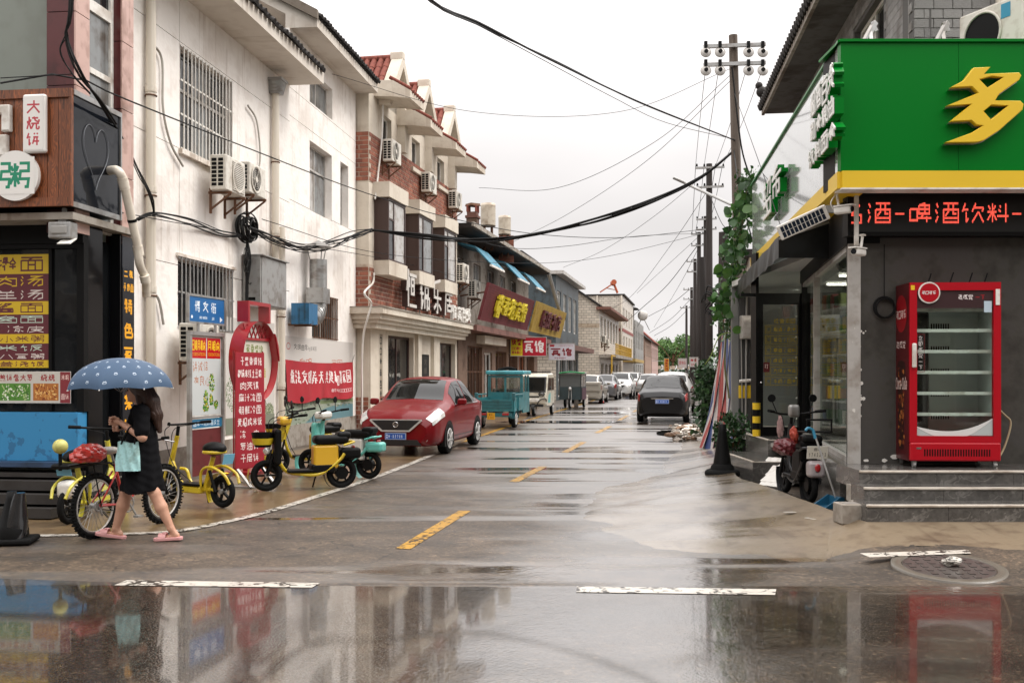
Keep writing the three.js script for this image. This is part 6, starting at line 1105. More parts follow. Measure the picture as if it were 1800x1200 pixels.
  for (const [x, z] of [[-0.2, 0], [0, 0.1], [0.22, 0.05], [0.4, 0]]) part(t, 'hook', bar([x, h, z], [x + 0.04, h + 0.12, z], 0.008), M.black);
  const c = thing('power_cord', 'looped power cord hanging at the right side of the red fridge', 'cord'); part(c, 'cord', tube([[5.24, 1.35, -10.9], [5.42, 1.2, -10.95], [5.5, 1.1, -10.97], [5.42, 0.84, -10.95], [5.3, 0.68, -10.9], [5.26, 0.66, -10.85]], 0.011, 40), mat([0.4, 0.33, 0.2], 0.6)); part(c, 'plug', rbox(0.04, 0.03, 0.06, 0.008, 5.26, 0.665, -10.84), M.white);
  const hk = thing('hose_loop', 'black hose loop hanging on the dark wall left of the fridge', 'hose', at(1555, 540, 11.07)); part(hk, 'loop', [ring(0.115, 0.012, 0, 0, 0), ring(0.105, 0.01, 0.01, -0.01, 0.012), bar([0.0, 0.11, 0], [0, 0.7, 0], 0.005)], M.rubber);
}
// ---------------------------------------------------------------- cars: a skin lofted through cross-sections; glass and lamps are panels of that skin
const RING = 10;
function makeSkin(st) {                                              // st rows: s from the nose back, wSill, wBelt, yBottom, yBelt, yTop, wTop
  const cr = (a, b, c, d, t) => { const t2 = t * t, t3 = t2 * t; return 0.5 * (2 * b + (c - a) * t + (2 * a - 5 * b + 4 * c - d) * t2 + (3 * b - a - 3 * c + d) * t3); };
  const row = (s) => { let i = 0; while (i < st.length - 2 && s > st[i + 1][0]) i++; const t = clamp((s - st[i][0]) / (st[i + 1][0] - st[i][0])), A = st[Math.max(0, i - 1)], B = st[i], C = st[i + 1], D = st[Math.min(st.length - 1, i + 2)]; return B.map((_, k) => k ? mix(cr(A[k], B[k], C[k], D[k], t), mix(B[k], C[k], t), 0.4) : s); };
  return (s, v, off = 0) => {                                        // v 0 (keel) .. 9 (roof centre), negative for the other side
    const sg = v < 0 ? -1 : 1, a = Math.abs(v), q = (w) => {
      const [, ws, wb, y0, yb, yt, wt] = row(s), h = yt - yb, P = [[0, y0], [ws * 0.86, y0], [ws, y0 + 0.09], [Math.max(ws, wb) * 1.012, mix(y0, yb, 0.62)], [wb, yb], [mix(wb, wt, 0.3), yb + h * 0.34], [mix(wb, wt, 0.66), yb + h * 0.7], [wt * 0.985, yb + h * 0.93], [wt * 0.72, yt], [0, yt + 0.022 * Math.min(1, wt / 0.6)]];
      const i = Math.min(RING - 2, Math.floor(w)), f = w - i; return [mix(P[i][0], P[i + 1][0], f), mix(P[i][1], P[i + 1][1], f)];
    };
    const p = q(a); if (off) { const e = 0.05, b = q(Math.min(9, a + e)), c = q(Math.max(0, a - e)); let tx = b[0] - c[0], ty = b[1] - c[1], l = Math.hypot(tx, ty) || 1; p[0] += ty / l * off; p[1] -= tx / l * off; }
    return V(sg * p[0], p[1], -s);
  };
}
function gridGeo(fn, nu, nv, crease = 0.7) { const pos = [], uv = [], idx = []; for (let i = 0; i <= nu; i++) for (let j = 0; j <= nv; j++) { const p = fn(i / nu, j / nv); pos.push(p.x, p.y, p.z); uv.push(i / nu, j / nv); } for (let i = 0; i < nu; i++) for (let j = 0; j < nv; j++) { const a = i * (nv + 1) + j, b = a + nv + 1; idx.push(a, b, a + 1, a + 1, b, b + 1); } const g = new THREE.BufferGeometry(); g.setAttribute('position', new THREE.Float32BufferAttribute(pos, 3)); g.setAttribute('uv', new THREE.Float32BufferAttribute(uv, 2)); g.setIndex(idx); g.computeVertexNormals(); return crease ? prep(toCreasedNormals(g, crease)) : prep(g); }
const panel = (sk, s0, s1, v0, v1, off, nu = 10, nv = 8) => gridGeo((a, b) => sk(mix(s0, s1, a), mix(v0, v1, b), off), nu, nv, 0);
const wheelG = {}, RIM = mat([0.62, 0.61, 0.59], 0.3, { metalness: 0.4 });
function wheelParts(parent, x, y, z, r, w, spokes = 7, rimMat = RIM) {    // axle along x
  const k = r + '_' + w; if (!wheelG[k]) { const ty = lathe([[r * 0.66, -w / 2], [r * 0.95, -w / 2], [r, -w * 0.32], [r, w * 0.32], [r * 0.95, w / 2], [r * 0.66, w / 2]], 30); ty.rotateZ(Math.PI / 2); const rm = [lathe([[r * 0.6, -w * 0.3], [r * 0.6, -w * 0.54], [r * 0.68, -w * 0.54], [r * 0.68, w * 0.54], [r * 0.6, w * 0.54]], 30).rotateZ(Math.PI / 2), mv(cyl(r * 0.17, r * 0.17, w * 1.14, 0, 0, 0, 14), 0, 0, 0, 0, 0, Math.PI / 2)]; for (let i = 0; i < spokes; i++) { const a = i / spokes * Math.PI * 2; rm.push(beam([w * 0.53, 0, 0], [w * 0.53, Math.cos(a) * r * 0.63, Math.sin(a) * r * 0.63], r * 0.13, 0.02), beam([-w * 0.53, 0, 0], [-w * 0.53, Math.cos(a) * r * 0.63, Math.sin(a) * r * 0.63], r * 0.13, 0.02)); } wheelG[k] = [ty, merge(rm), mv(cyl(r * 0.6, r * 0.6, w * 0.3, 0, 0, 0, 24), 0, 0, 0, 0, 0, Math.PI / 2)]; }
  const W = part(parent, 'wheel', wheelG[k][2], M.black); W.position.set(x, y, z); part(W, 'tyre', wheelG[k][0], M.rubber); part(W, 'rim', wheelG[k][1], rimMat); return W;
}
const plateTex = (text, bg = '#1c4fa0', fg = '#dfe6f0') => print(440, 140, (x, W, H) => { x.fillStyle = bg; x.fillRect(0, 0, W, H); x.strokeStyle = fg; x.lineWidth = 5; x.strokeRect(8, 8, W - 16, H - 16); write(x, text, 22, 28, 40, 84, 10, fg, { gap: 0.12 }); }, 0.4);
const paint = (c, metal = 0.25, coat = 0.8) => mat(c, 0.35, { metalness: metal, clearcoat: coat, clearcoatRoughness: 0.04, specularIntensity: coat < 0.5 ? 0.4 : 1 });
const carGlass = mat([0.008, 0.009, 0.009], 0.03, { specularIntensity: 0.8, ior: 1.52 }), lampGlass = mat([0.72, 0.72, 0.7], 0.08, { clearcoat: 1, clearcoatRoughness: 0.03, metalness: 0.3 }), tailGlass = mat([0.3, 0.008, 0.01], 0.1, { clearcoat: 1 }), darkTrim = mat([0.015, 0.015, 0.016], 0.4);
const SEDAN = [[0, 0.56, 0.62, 0.25, 0.56, 0.68, 0.46], [0.08, 0.72, 0.76, 0.2, 0.68, 0.79, 0.58], [0.3, 0.81, 0.83, 0.18, 0.79, 0.9, 0.66], [0.7, 0.84, 0.85, 0.18, 0.86, 0.98, 0.7], [1.08, 0.84, 0.85, 0.18, 0.91, 1.04, 0.71], [1.28, 0.84, 0.85, 0.18, 0.93, 1.1, 0.7], [1.66, 0.84, 0.85, 0.18, 0.94, 1.37, 0.63], [2.0, 0.84, 0.85, 0.18, 0.95, 1.52, 0.59], [2.6, 0.84, 0.85, 0.18, 0.95, 1.56, 0.58], [3.1, 0.84, 0.85, 0.18, 0.96, 1.52, 0.57], [3.5, 0.84, 0.84, 0.18, 0.97, 1.32, 0.56], [3.85, 0.83, 0.83, 0.2, 0.98, 1.13, 0.62], [4.15, 0.8, 0.8, 0.22, 0.97, 1.06, 0.64], [4.36, 0.74, 0.75, 0.28, 0.9, 1.01, 0.6], [4.43, 0.62, 0.66, 0.36, 0.75, 0.86, 0.52]];
const SUV = [[0, 0.6, 0.66, 0.34, 0.66, 0.78, 0.52], [0.07, 0.74, 0.78, 0.26, 0.78, 0.9, 0.62], [0.3, 0.85, 0.87, 0.24, 0.9, 1.0, 0.7], [0.8, 0.89, 0.9, 0.24, 0.96, 1.06, 0.74], [1.15, 0.9, 0.91, 0.24, 0.99, 1.1, 0.74], [1.35, 0.9, 0.91, 0.24, 1.0, 1.2, 0.72], [1.8, 0.9, 0.91, 0.24, 1.02, 1.52, 0.65], [2.15, 0.9, 0.91, 0.24, 1.03, 1.65, 0.62], [2.8, 0.9, 0.91, 0.24, 1.04, 1.69, 0.62], [3.5, 0.9, 0.91, 0.24, 1.05, 1.66, 0.62], [4.0, 0.89, 0.9, 0.26, 1.06, 1.56, 0.62], [4.3, 0.86, 0.87, 0.28, 1.05, 1.28, 0.66], [4.45, 0.78, 0.8, 0.36, 0.98, 1.1, 0.62], [4.5, 0.66, 0.7, 0.44, 0.86, 0.96, 0.56]];
function car(name, label, { st = SEDAN, color, pos, turn, plate = '鲁H·D37U8', wheels = [0.9, 3.5], r = 0.31, front = true, suv = false, interior = false }) {
  const sk = makeSkin(st), Len = st[st.length - 1][0], t = thing(name, label, 'car', pos, turn), pm = paint(...color), half = Len / 2;
  const body = gridGeo((u, v) => sk(u * Len, (v * 2 - 1) * 9), 72, 44, 0.85);
  const cap = (s) => { const g = new THREE.BufferGeometry(), P = [], c = sk(s, 0), n = 40; c.y = (sk(s, 0).y + sk(s, 9).y) / 2; for (let i = 0; i < n; i++) { const a = sk(s, (i / n * 2 - 1) * 9), b = sk(s, ((i + 1) / n * 2 - 1) * 9); P.push(c.x, c.y, c.z, a.x, a.y, a.z, b.x, b.y, b.z); } g.setAttribute('position', new THREE.Float32BufferAttribute(P, 3)); g.computeVertexNormals(); return prep(g); };
  const put = (g) => { (Array.isArray(g) ? g : [g]).forEach((q) => q.translate(0, 0, half)); return g; }, T2 = Len > 4.44 ? 0.05 : 0;
  const P = (n, g, m, l) => part(t, n, put(g), m, l);
  P('body', [body, cap(0), cap(Len)], pm);
  const ws = suv ? [1.36, 2.05] : [1.25, 1.94], rg = suv ? [4.02, 4.3] : [3.2, 3.8], sd = suv ? [1.62, 2.65, 3.5, 4.05] : [1.5, 2.5, 3.3, 3.62];
  P('windscreen', panel(sk, ws[0], ws[1], 7.35, 9, 0.006).translate(0, 0, 0), carGlass); P('windscreen', panel(sk, ws[0], ws[1], -7.35, -9, 0.006), carGlass);
  P('rear_window', [panel(sk, rg[0], rg[1], 7.3, 9, 0.006), panel(sk, rg[0], rg[1], -7.3, -9, 0.006)], carGlass);
  for (const g of [1, -1]) {
    P('side_window', panel(sk, sd[0], sd[1] - 0.035, g * 4.25, g * 6.75, 0.006), carGlass); P('side_window', panel(sk, sd[1] + 0.035, sd[2] - 0.02, g * 4.25, g * 6.75, 0.006), carGlass); P('side_window', panel(sk, sd[2] + 0.02, sd[3], g * 4.4, g * 6.6, 0.006), carGlass);
    P('window_trim', panel(sk, sd[0] - 0.1, sd[3], g * 4.08, g * 4.22, 0.008), M.chrome); P('door_seam', [panel(sk, 1.4, 1.408, g * 2.4, g * 4.2, 0.002), panel(sk, sd[1] - 0.004, sd[1] + 0.004, g * 2.2, g * 4.2, 0.002), panel(sk, sd[2] - 0.004, sd[2] + 0.004, g * 2.6, g * 4.2, 0.002), panel(sk, 1.4, sd[2], g * 2.15, g * 2.2, 0.002)], darkTrim);
    P('door_handle', panel(sk, sd[1] - 0.3, sd[1] - 0.12, g * 3.55, g * 3.68, 0.022), pm); P('door_handle', panel(sk, sd[2] - 0.3, sd[2] - 0.12, g * 3.55, g * 3.68, 0.022), pm);
    const mp = sk(1.55, g * 4.2); const mr = P('mirror', [rbox(0.2, 0.14, 0.1, 0.045, mp.x + g * 0.13, mp.y + 0.08, mp.z), beam([mp.x, mp.y, mp.z], [mp.x + g * 0.1, mp.y + 0.03, mp.z], 0.05, 0.04)], pm); part(mr, 'mirror_glass', put(box(0.16, 0.1, 0.006, mp.x + g * 0.13, mp.y + 0.08, mp.z - 0.052)), M.chrome);
    P('headlamp', panel(sk, 0.06, suv ? 0.42 : 0.56, g * 3.75, g * 6.3, 0.014, 10, 6), lampGlass); P('tail_lamp', panel(sk, Len - (suv ? 0.36 : 0.42), Len - 0.05, g * 3.3, g * 4.5, 0.012), tailGlass);
    for (const s of wheels) {
      const a = sk(s, g * 2.6), R = r * 1.19, pts = []; for (let k = 0; k <= 18; k++) { const q = k / 18 * Math.PI; pts.push([Math.cos(q) * R, Math.sin(q) * R]); } pts.push([-R, -(r - 0.16)], [R, -(r - 0.16)]);
      const ag = ext(pts, 0.12); ag.rotateY(g * Math.PI / 2); ag.translate(g * (Math.abs(a.x) - 0.108), r, -s); P('wheel_arch', ag, M.black);
      wheelParts(t, g * (Math.abs(a.x) - 0.085), r, half - s, r, 0.2);
    }
  }
  const pl = (s, y, sg, z) => { const b = P('number_plate', rbox(0.44, 0.14, 0.015, 0.005, 0, y, z), M.alu); const f = face(0.43, 0.13); if (sg < 0) f.rotateY(Math.PI); f.translate(0, y, z + sg * 0.0085); part(b, 'lettering', put(f), plateTex(plate)); };
  pl(0, suv ? 0.5 : 0.4, 1, 0.03); pl(Len, suv ? 0.8 : 0.72, -1, -Len - 0.03);
  const gy = suv ? 0.74 : 0.63;
  const tr = (w0, w1, y0, y1) => [[-w0, y0], [w0, y0], [w1, y1], [-w1, y1]];
  P('grille', [ext(tr(0.27, 0.5, gy - 0.12, gy + 0.085), 0.07).translate(0, 0, -0.04)], darkTrim); const gl = P('grille_frame', [beam([-0.28, gy - 0.125, 0.03], [0.28, gy - 0.125, 0.03], 0.03, 0.03), beam([-0.28, gy - 0.125, 0.03], [-0.53, gy + 0.09, 0.01], 0.034, 0.035), beam([0.28, gy - 0.125, 0.03], [0.53, gy + 0.09, 0.01], 0.034, 0.035), beam([-0.53, gy + 0.09, 0.01], [0.53, gy + 0.09, 0.01], 0.02, 0.03)], RIM);
  for (let k = 0; k < 3; k++) part(gl, 'slat', put(bx(-0.3 - k * 0.045, gy - 0.07 + k * 0.045, 0.02, 0.3 + k * 0.045, gy - 0.06 + k * 0.045, 0.027)), M.steel);
  part(gl, 'badge', put([ring(0.05, 0.009, 0, gy, 0.035), bx(-0.062, gy - 0.011, 0.028, 0.062, gy + 0.011, 0.042)]), M.chrome);
  P('air_intake', ext(tr(0.52, 0.44, 0.22, 0.33), 0.06).translate(0, 0, -0.02), darkTrim); for (const g of [-1, 1]) P('fog_lamp', mv(cyl(0.04, 0.045, 0.04, 0, 0, 0, 16), g * 0.6, 0.33, -0.055, Math.PI / 2), lampGlass);
  P('rear_bumper_trim', bx(-0.5, 0.4, -Len - 0.02, 0.5, 0.46, -Len + 0.04), suv ? darkTrim : pm); P('boot_trim', bx(-0.36, suv ? 0.93 : 0.8, -Len - 0.018, 0.36, suv ? 0.955 : 0.83, -Len + 0.05), M.chrome);
  if (suv) P('roof_rail', [beam([0.56, 1.72, -2.0], [0.56, 1.72, -3.8], 0.03, 0.03), beam([-0.56, 1.72, -2.0], [-0.56, 1.72, -3.8], 0.03, 0.03)], M.alu);
  return t;
}
// put a car so that its wheel or middle lands on a place of the ground
const turned = (r, x, z) => [Math.cos(r) * x + Math.sin(r) * z, -Math.sin(r) * x + Math.cos(r) * z];
{
  const r = -0.19, w = gnd(789, 797), half = 4.43 / 2, o = turned(r, 0.85, half - 0.9);
  const t = car('sedan', 'shiny dark red sedan parked facing the camera beside the brick inn', { color: [[0.16, 0.003, 0.006], 0, 0.35], pos: [w[0] - o[0], 0.004, w[1] - o[1]], turn: r });
}
const BLACKP = [[0.005, 0.005, 0.0055], 0, 0.35], WHITEP = [[0.62, 0.62, 0.6], 0], SILV = [[0.36, 0.36, 0.35], 0.4], CHAMP = [[0.44, 0.41, 0.35], 0.3];
const away = Math.PI - 0.19, atPx = (px, z) => [(px - CX) * z / FOCAL, 0.004, -z - 2.2];
car('sedan', 'black sedan seen from behind driving down the wet street', { color: BLACKP, pos: atPx(1187, 32.4), turn: away, plate: '鲁H·B58C9' });
car('estate_car', 'white high roofed car just ahead of the black sedan', { st: SUV, suv: true, color: WHITEP, pos: atPx(1199, 42), turn: away, plate: '鲁H·3K62A', r: 0.33 });
car('sedan', 'silver sedan seen from behind left of the white high roofed car', { color: SILV, pos: atPx(1148, 71), turn: away, plate: '鲁H·7C21E' });
car('estate_car', 'white sport utility car facing the camera beyond the pickup', { st: SUV, suv: true, color: WHITEP, pos: atPx(1097, 66), turn: -0.19, plate: '鲁H·52Y8M', r: 0.33 });
car('estate_car', 'second white car parked close behind the white sport utility car', { st: SUV, suv: true, color: WHITEP, pos: atPx(1114, 76), turn: -0.19, plate: '鲁H·9P30F', r: 0.33 });
car('sedan', 'grey sedan parked at the left kerb between the pickup and the white cars', { color: [[0.12, 0.12, 0.125], 0.3], pos: atPx(1071, 60), turn: away, plate: '鲁H·2G66K' });
car('estate_car', 'brown high car parked far along the left kerb behind the white ones', { st: SUV, suv: true, color: [[0.1, 0.06, 0.05], 0.3], pos: atPx(1121, 83), turn: -0.19, plate: '鲁H·5D90A', r: 0.33 });
car('sedan', 'dark small sedan parked farther along the left kerb', { color: [[0.03, 0.03, 0.035], 0.2], pos: atPx(1126, 90), turn: -0.19, plate: '鲁H·1L45N' });
car('sedan', 'pale blue grey sedan far down the street between the rows', { color: [[0.4, 0.46, 0.5], 0.2], pos: atPx(1150, 104), turn: away, plate: '鲁H·8R77B' });
car('sedan', 'farthest white sedan before the green trees', { color: WHITEP, pos: atPx(1140, 122), turn: -0.19, plate: '鲁H·6T19D' });
{ // silver pickup from behind
  const t = car('pickup_truck', 'beige pickup truck seen from behind past the covered tricycle', { color: CHAMP, pos: atPx(1043, 53), turn: away, plate: '鲁H·4V83G', r: 0.33 });
  part(t, 'cargo_bed', [rbox(1.62, 0.5, 0.9, 0.05, 0, 0.92, -1.85)], paint(...CHAMP)); part(t, 'tailgate_trim', bx(-0.7, 0.98, -2.32, 0.7, 1.0, -2.305), darkTrim);
}
// ---------------------------------------------------------------- cargo tricycles
const cmat = (c, r = 0.45) => mat(c, r, { clearcoat: 0.5, clearcoatRoughness: 0.1, map: T.grimeC });
{ // teal cargo tricycle, seen from behind; local +z is its rear
  const c = gnd(876, 752), t = thing('cargo_tricycle', 'teal cargo tricycle with a small cab seen from behind', 'tricycle', [c[0], 0.004, c[1] - 0.3], -0.2), m = cmat([0.02, 0.155, 0.175]), md = cmat([0.014, 0.11, 0.13]);
  part(t, 'bed', [bx(-0.56, 0.5, -1.0, 0.56, 0.56, 0.55), bx(-0.56, 0.56, 0.5, 0.56, 0.86, 0.55), bx(-0.56, 0.56, -1.0, -0.52, 0.9, 0.5), bx(0.52, 0.56, -1.0, 0.56, 0.9, 0.5)], m);
  for (let k = 0; k < 3; k++) part(t, 'tailgate_rib', bx(-0.54, 0.6 + k * 0.09, 0.55, 0.54, 0.64 + k * 0.09, 0.57), md);
  for (const sx of [-1, 1]) { part(t, 'side_rail', [bar([sx * 0.58, 1.0, -0.9], [sx * 0.58, 1.0, 0.5], 0.02), bar([sx * 0.58, 0.5, 0.5], [sx * 0.58, 1.02, 0.5], 0.022), bar([sx * 0.58, 0.5, -0.2], [sx * 0.58, 1.0, -0.2], 0.02)], m); part(t, 'corner_box', rbox(0.1, 0.24, 0.1, 0.02, sx * 0.57, 0.94, 0.5), md); }
  part(t, 'cab', [bx(-0.56, 0.55, -1.06, 0.56, 1.05, -1.0), bx(-0.56, 1.05, -1.06, -0.47, 1.58, -1.0), bx(0.47, 1.05, -1.06, 0.56, 1.58, -1.0), bx(-0.03, 1.05, -1.06, 0.03, 1.52, -1.0), bx(-0.47, 1.5, -1.06, 0.47, 1.58, -1.0), bx(-0.56, 0.4, -2.1, -0.52, 1.05, -1.06), bx(0.52, 0.4, -2.1, 0.56, 1.05, -1.06), bx(-0.56, 0.4, -2.14, 0.56, 1.05, -2.1), bx(-0.55, 1.05, -2.12, -0.5, 1.58, -2.06), bx(0.5, 1.05, -2.12, 0.55, 1.58, -2.06), bx(0.52, 1.05, -1.6, 0.56, 1.58, -1.54)], m);
  part(t, 'rear_window', bx(-0.47, 1.05, -1.03, 0.47, 1.5, -1.02), M.shopGlass); part(t, 'windscreen', bx(-0.5, 1.05, -2.1, 0.5, 1.55, -2.09), M.shopGlass); part(t, 'side_window', bx(0.535, 1.05, -1.54, 0.54, 1.55, -1.06), M.shopGlass);
  part(t, 'roof', rbox(1.24, 0.13, 1.3, 0.05, 0, 1.66, -1.55), cmat([0.05, 0.3, 0.35])); part(t, 'seat', rbox(0.9, 0.4, 0.12, 0.04, 0, 0.95, -1.2), M.black);
  part(t, 'bumper', bx(-0.52, 0.34, 0.5, 0.52, 0.46, 0.58), md); part(t, 'tail_lamp', [rbox(0.2, 0.07, 0.02, 0.01, -0.34, 0.42, 0.59)], tailGlass); part(t, 'tail_lamp', [rbox(0.2, 0.07, 0.02, 0.01, 0.34, 0.42, 0.59)], tailGlass);
  const pl = part(t, 'number_plate', rbox(0.24, 0.2, 0.015, 0.005, -0.1, 0.36, 0.6), M.yellow); part(pl, 'lettering', face(0.23, 0.19, -0.1, 0.36, 0.609), print(128, 110, (x, W, H) => { x.fillStyle = '#c9901a'; x.fillRect(0, 0, W, H); write(x, '鲁H', 30, 12, 30, 34, 4, '#2a1c08'); write(x, '7·551', 12, 56, 18, 42, 4, '#2a1c08'); }));
  for (const sx of [-1, 1]) { wheelParts(t, sx * 0.5, 0.26, 0.05, 0.26, 0.12); part(t, 'mudguard', mv(new THREE.CylinderGeometry(0.31, 0.31, 0.16, 14, 1, true, 0, Math.PI), sx * 0.5, 0.28, 0.05, Math.PI / 2 * 0, 0, Math.PI / 2), md); } wheelParts(t, 0, 0.24, -1.95, 0.24, 0.11);
  part(t, 'chassis', [beam([-0.3, 0.4, 0.5], [-0.3, 0.4, -2], 0.06, 0.08), beam([0.3, 0.4, 0.5], [0.3, 0.4, -2], 0.06, 0.08)], M.black); part(t, 'roof_load', [tube([[-0.3, 1.74, -1.3], [0, 1.8, -1.4], [0.3, 1.75, -1.3]], 0.05)], M.rubber);
}
{ // white enclosed tricycle facing the camera; local +z is its front
  const c = gnd(940, 731), t = thing('electric_tricycle', 'cream white enclosed electric tricycle facing the camera next to the teal one', 'tricycle', [c[0] + 0.05, 0.004, c[1] - 0.5], -0.2), m = cmat([0.6, 0.57, 0.47], 0.35);
  const prof = [[0.5, 0.36], [0.62, 0.5], [0.56, 0.92], [0.34, 1.5], [0.2, 1.62], [-1.1, 1.64], [-1.3, 1.5], [-1.36, 0.9], [-1.34, 0.4], [-0.6, 0.32]];
  const g = ext(prof.map(([z, y]) => [-z, y]), 1.04, [], 0.05); g.rotateY(Math.PI / 2); g.translate(-0.52, 0, 0); part(t, 'body', g, m);
  const ang = Math.atan2(0.56 - 0.34, 1.5 - 0.92), ws = box(0.86, 0.54, 0.02); ws.rotateX(-ang); ws.translate(0, 1.2, 0.462); part(t, 'windscreen', ws, carGlass); const fr = rbox(0.98, 0.64, 0.012, 0.005); fr.rotateX(-ang); fr.translate(0, 1.2, 0.456); part(t, 'windscreen_frame', fr, darkTrim);
  for (const sx of [-1, 1]) { part(t, 'side_window', ext([[-0.3, 0.98], [0.55, 0.98], [0.55, 1.46], [-0.14, 1.46]], 0.012).rotateY(Math.PI / 2).translate(sx > 0 ? 0.518 : -0.53, 0, 0), carGlass); part(t, 'rear_side_window', ext([[0.65, 0.98], [1.2, 0.98], [1.15, 1.46], [0.65, 1.46]], 0.012).rotateY(Math.PI / 2).translate(sx > 0 ? 0.518 : -0.53, 0, 0), carGlass); part(t, 'headlamp', [sph(0.1, sx * 0.33, 0.84, 0.56, 1.4, 0.75, 0.5)], mat([0.1, 0.1, 0.09], 0.05, { clearcoat: 1 })); part(t, 'lamp_rim', mv(ring(0.1, 0.014, 0, 0, 0), sx * 0.33, 0.84, 0.59), darkTrim); part(t, 'mirror', [rbox(0.05, 0.14, 0.1, 0.02, sx * 0.62, 1.06, 0.3), bar([sx * 0.52, 1.0, 0.3], [sx * 0.62, 1.02, 0.3], 0.012)], darkTrim); wheelParts(t, sx * 0.47, 0.24, -1.0, 0.24, 0.11); part(t, 'bull_bar', tube([[sx * 0.48, 0.4, 0.5], [sx * 0.5, 0.66, 0.62], [sx * 0.28, 0.6, 0.72], [sx * 0.16, 0.4, 0.7]], 0.02), darkTrim); }
  part(t, 'nose_panel', rbox(0.5, 0.14, 0.05, 0.03, 0, 0.6, 0.64), M.white); part(t, 'grille', rbox(0.5, 0.06, 0.03, 0.02, 0, 0.74, 0.6), darkTrim); part(t, 'bumper', rbox(0.8, 0.1, 0.1, 0.03, 0, 0.4, 0.55), darkTrim); wheelParts(t, 0, 0.24, 0.42, 0.24, 0.11); part(t, 'mudguard', mv(new THREE.CylinderGeometry(0.28, 0.28, 0.14, 14, 1, true, 0, Math.PI), 0, 0.26, 0.42, 0, 0, Math.PI / 2), darkTrim);
  part(t, 'roof_rack', [beam([-0.42, 1.69, -1.0], [-0.42, 1.69, 0.1], 0.03, 0.05), beam([0.42, 1.69, -1.0], [0.42, 1.69, 0.1], 0.03, 0.05), beam([-0.42, 1.69, -0.1], [0.42, 1.69, -0.1], 0.03, 0.04)], darkTrim); part(t, 'door_decal', ext([[-0.2, 0.5], [0.3, 0.5], [0.4, 0.9], [-0.1, 0.8]], 0.003).rotateY(Math.PI / 2).translate(0.522, 0, 0), mat([0.1, 0.35, 0.35], 0.5));
}
{ // dark covered tricycle
  const c = gnd(1005, 718), t = thing('covered_tricycle', 'dark tricycle under a clear rain cover with a green edged roof', 'tricycle', [c[0], 0.004, c[1] - 0.5], -0.2), m = mat([0.03, 0.05, 0.055], 0.5, { map: T.grimeC });
  part(t, 'roof', [rbox(1.1, 0.07, 1.9, 0.03, 0, 1.62, -0.6)], mat([0.25, 0.25, 0.24], 0.5)); part(t, 'roof_edge', tube([[-0.5, 1.64, 0.36], [0, 1.69, 0.4], [0.55, 1.65, 0.36], [0.57, 1.66, -0.5]], 0.035), mat([0.02, 0.25, 0.08], 0.5));
  part(t, 'front_shield', [bx(-0.5, 0.4, 0.24, 0.5, 1.0, 0.28), bx(-0.52, 0.4, -1.5, -0.48, 1.0, 0.24), bx(0.48, 0.4, -1.5, 0.52, 1.0, 0.24)], m); part(t, 'cover_window', [bx(-0.5, 1.0, 0.26, 0.5, 1.58, 0.265)], mat([0.1, 0.11, 0.11], 0.12)); part(t, 'side_cover', [bx(0.5, 1.0, -1.5, 0.506, 1.58, 0.26)], mat([0.25, 0.25, 0.24], 0.2, { map: T.grimeD })); part(t, 'post', [bar([-0.5, 0.4, 0.26], [-0.5, 1.6, 0.26], 0.02), bar([0.5, 0.4, 0.26], [0.5, 1.6, 0.26], 0.02), bar([0.5, 0.4, -1.5], [0.5, 1.6, -1.5], 0.02)], M.black);
  part(t, 'side_panel', bx(0.53, 0.4, -1.4, 0.545, 0.95, 0.1), mat([0.07, 0.03, 0.045], 0.6)); part(t, 'fork', [bar([-0.07, 0.24, 0.4], [-0.05, 0.9, 0.3], 0.022), bar([0.07, 0.24, 0.4], [0.05, 0.9, 0.3], 0.022)], M.galv); part(t, 'headlamp', [sph(0.08, 0, 0.92, 0.36)], lampGlass); wheelParts(t, 0, 0.24, 0.42, 0.24, 0.1); for (const s of [-1, 1]) wheelParts(t, s * 0.45, 0.24, -1.2, 0.24, 0.1);
  part(t, 'body', bx(-0.47, 0.4, -1.7, 0.47, 0.95, 0.22), M.black);
}
// ---------------------------------------------------------------- two-wheelers; local +x is forward, wheels in the x-y plane
const bikeG = {};
function bikeWheel(parent, x, r, tw, { spokes = 28, spokeMat = M.steel, rimMat = M.alu, cast = 0, knob = false } = {}) {
  const W = part(parent, 'wheel', [mv(cyl(0.03, 0.03, 0.09, 0, 0, 0, 12), 0, 0, 0, Math.PI / 2)], M.galv); W.position.set(x, r, 0);
  const ty = [ring(r - tw / 2, tw / 2, 0, 0, 0, 0, 0, 44, 10)];
  if (knob) for (let i = 0; i < 60; i++) { const a = i / 60 * Math.PI * 2; const b = box(0.014, 0.022, tw * 0.9); b.translate(0, r, (i % 2 ? 1 : -1) * 0.006); b.rotateZ(a); ty.push(b); }
  part(W, 'tyre', ty, M.rubber); part(W, 'rim', [ring(r - tw * 1.05, 0.011, 0, 0, 0, 0, 0, 44, 6), ring(r - tw * 1.2, 0.008, 0, 0, 0.01, 0, 0, 44, 5)], rimMat);
  if (cast) { const c = []; for (let i = 0; i < cast; i++) { const a = i / cast * Math.PI * 2; c.push(beam([0, 0, 0], [Math.cos(a) * (r - tw), Math.sin(a) * (r - tw), 0], 0.03, 0.025)); } part(W, 'spokes', c, rimMat); }
  else { const c = []; for (let i = 0; i < spokes; i++) { const a = i / spokes * Math.PI * 2, b = a + (i % 2 ? 0.5 : -0.5); c.push(bar([Math.cos(b) * 0.025, Math.sin(b) * 0.025, i % 4 < 2 ? 0.03 : -0.03], [Math.cos(a) * (r - tw), Math.sin(a) * (r - tw), 0], 0.0022, 0.0022, 4)); } part(W, 'spokes', c, spokeMat); }
  return W;
}
const headed = (a, b) => { const d = [b[0] - a[0], b[1] - a[1]]; return Math.atan2(-d[1], d[0]); };
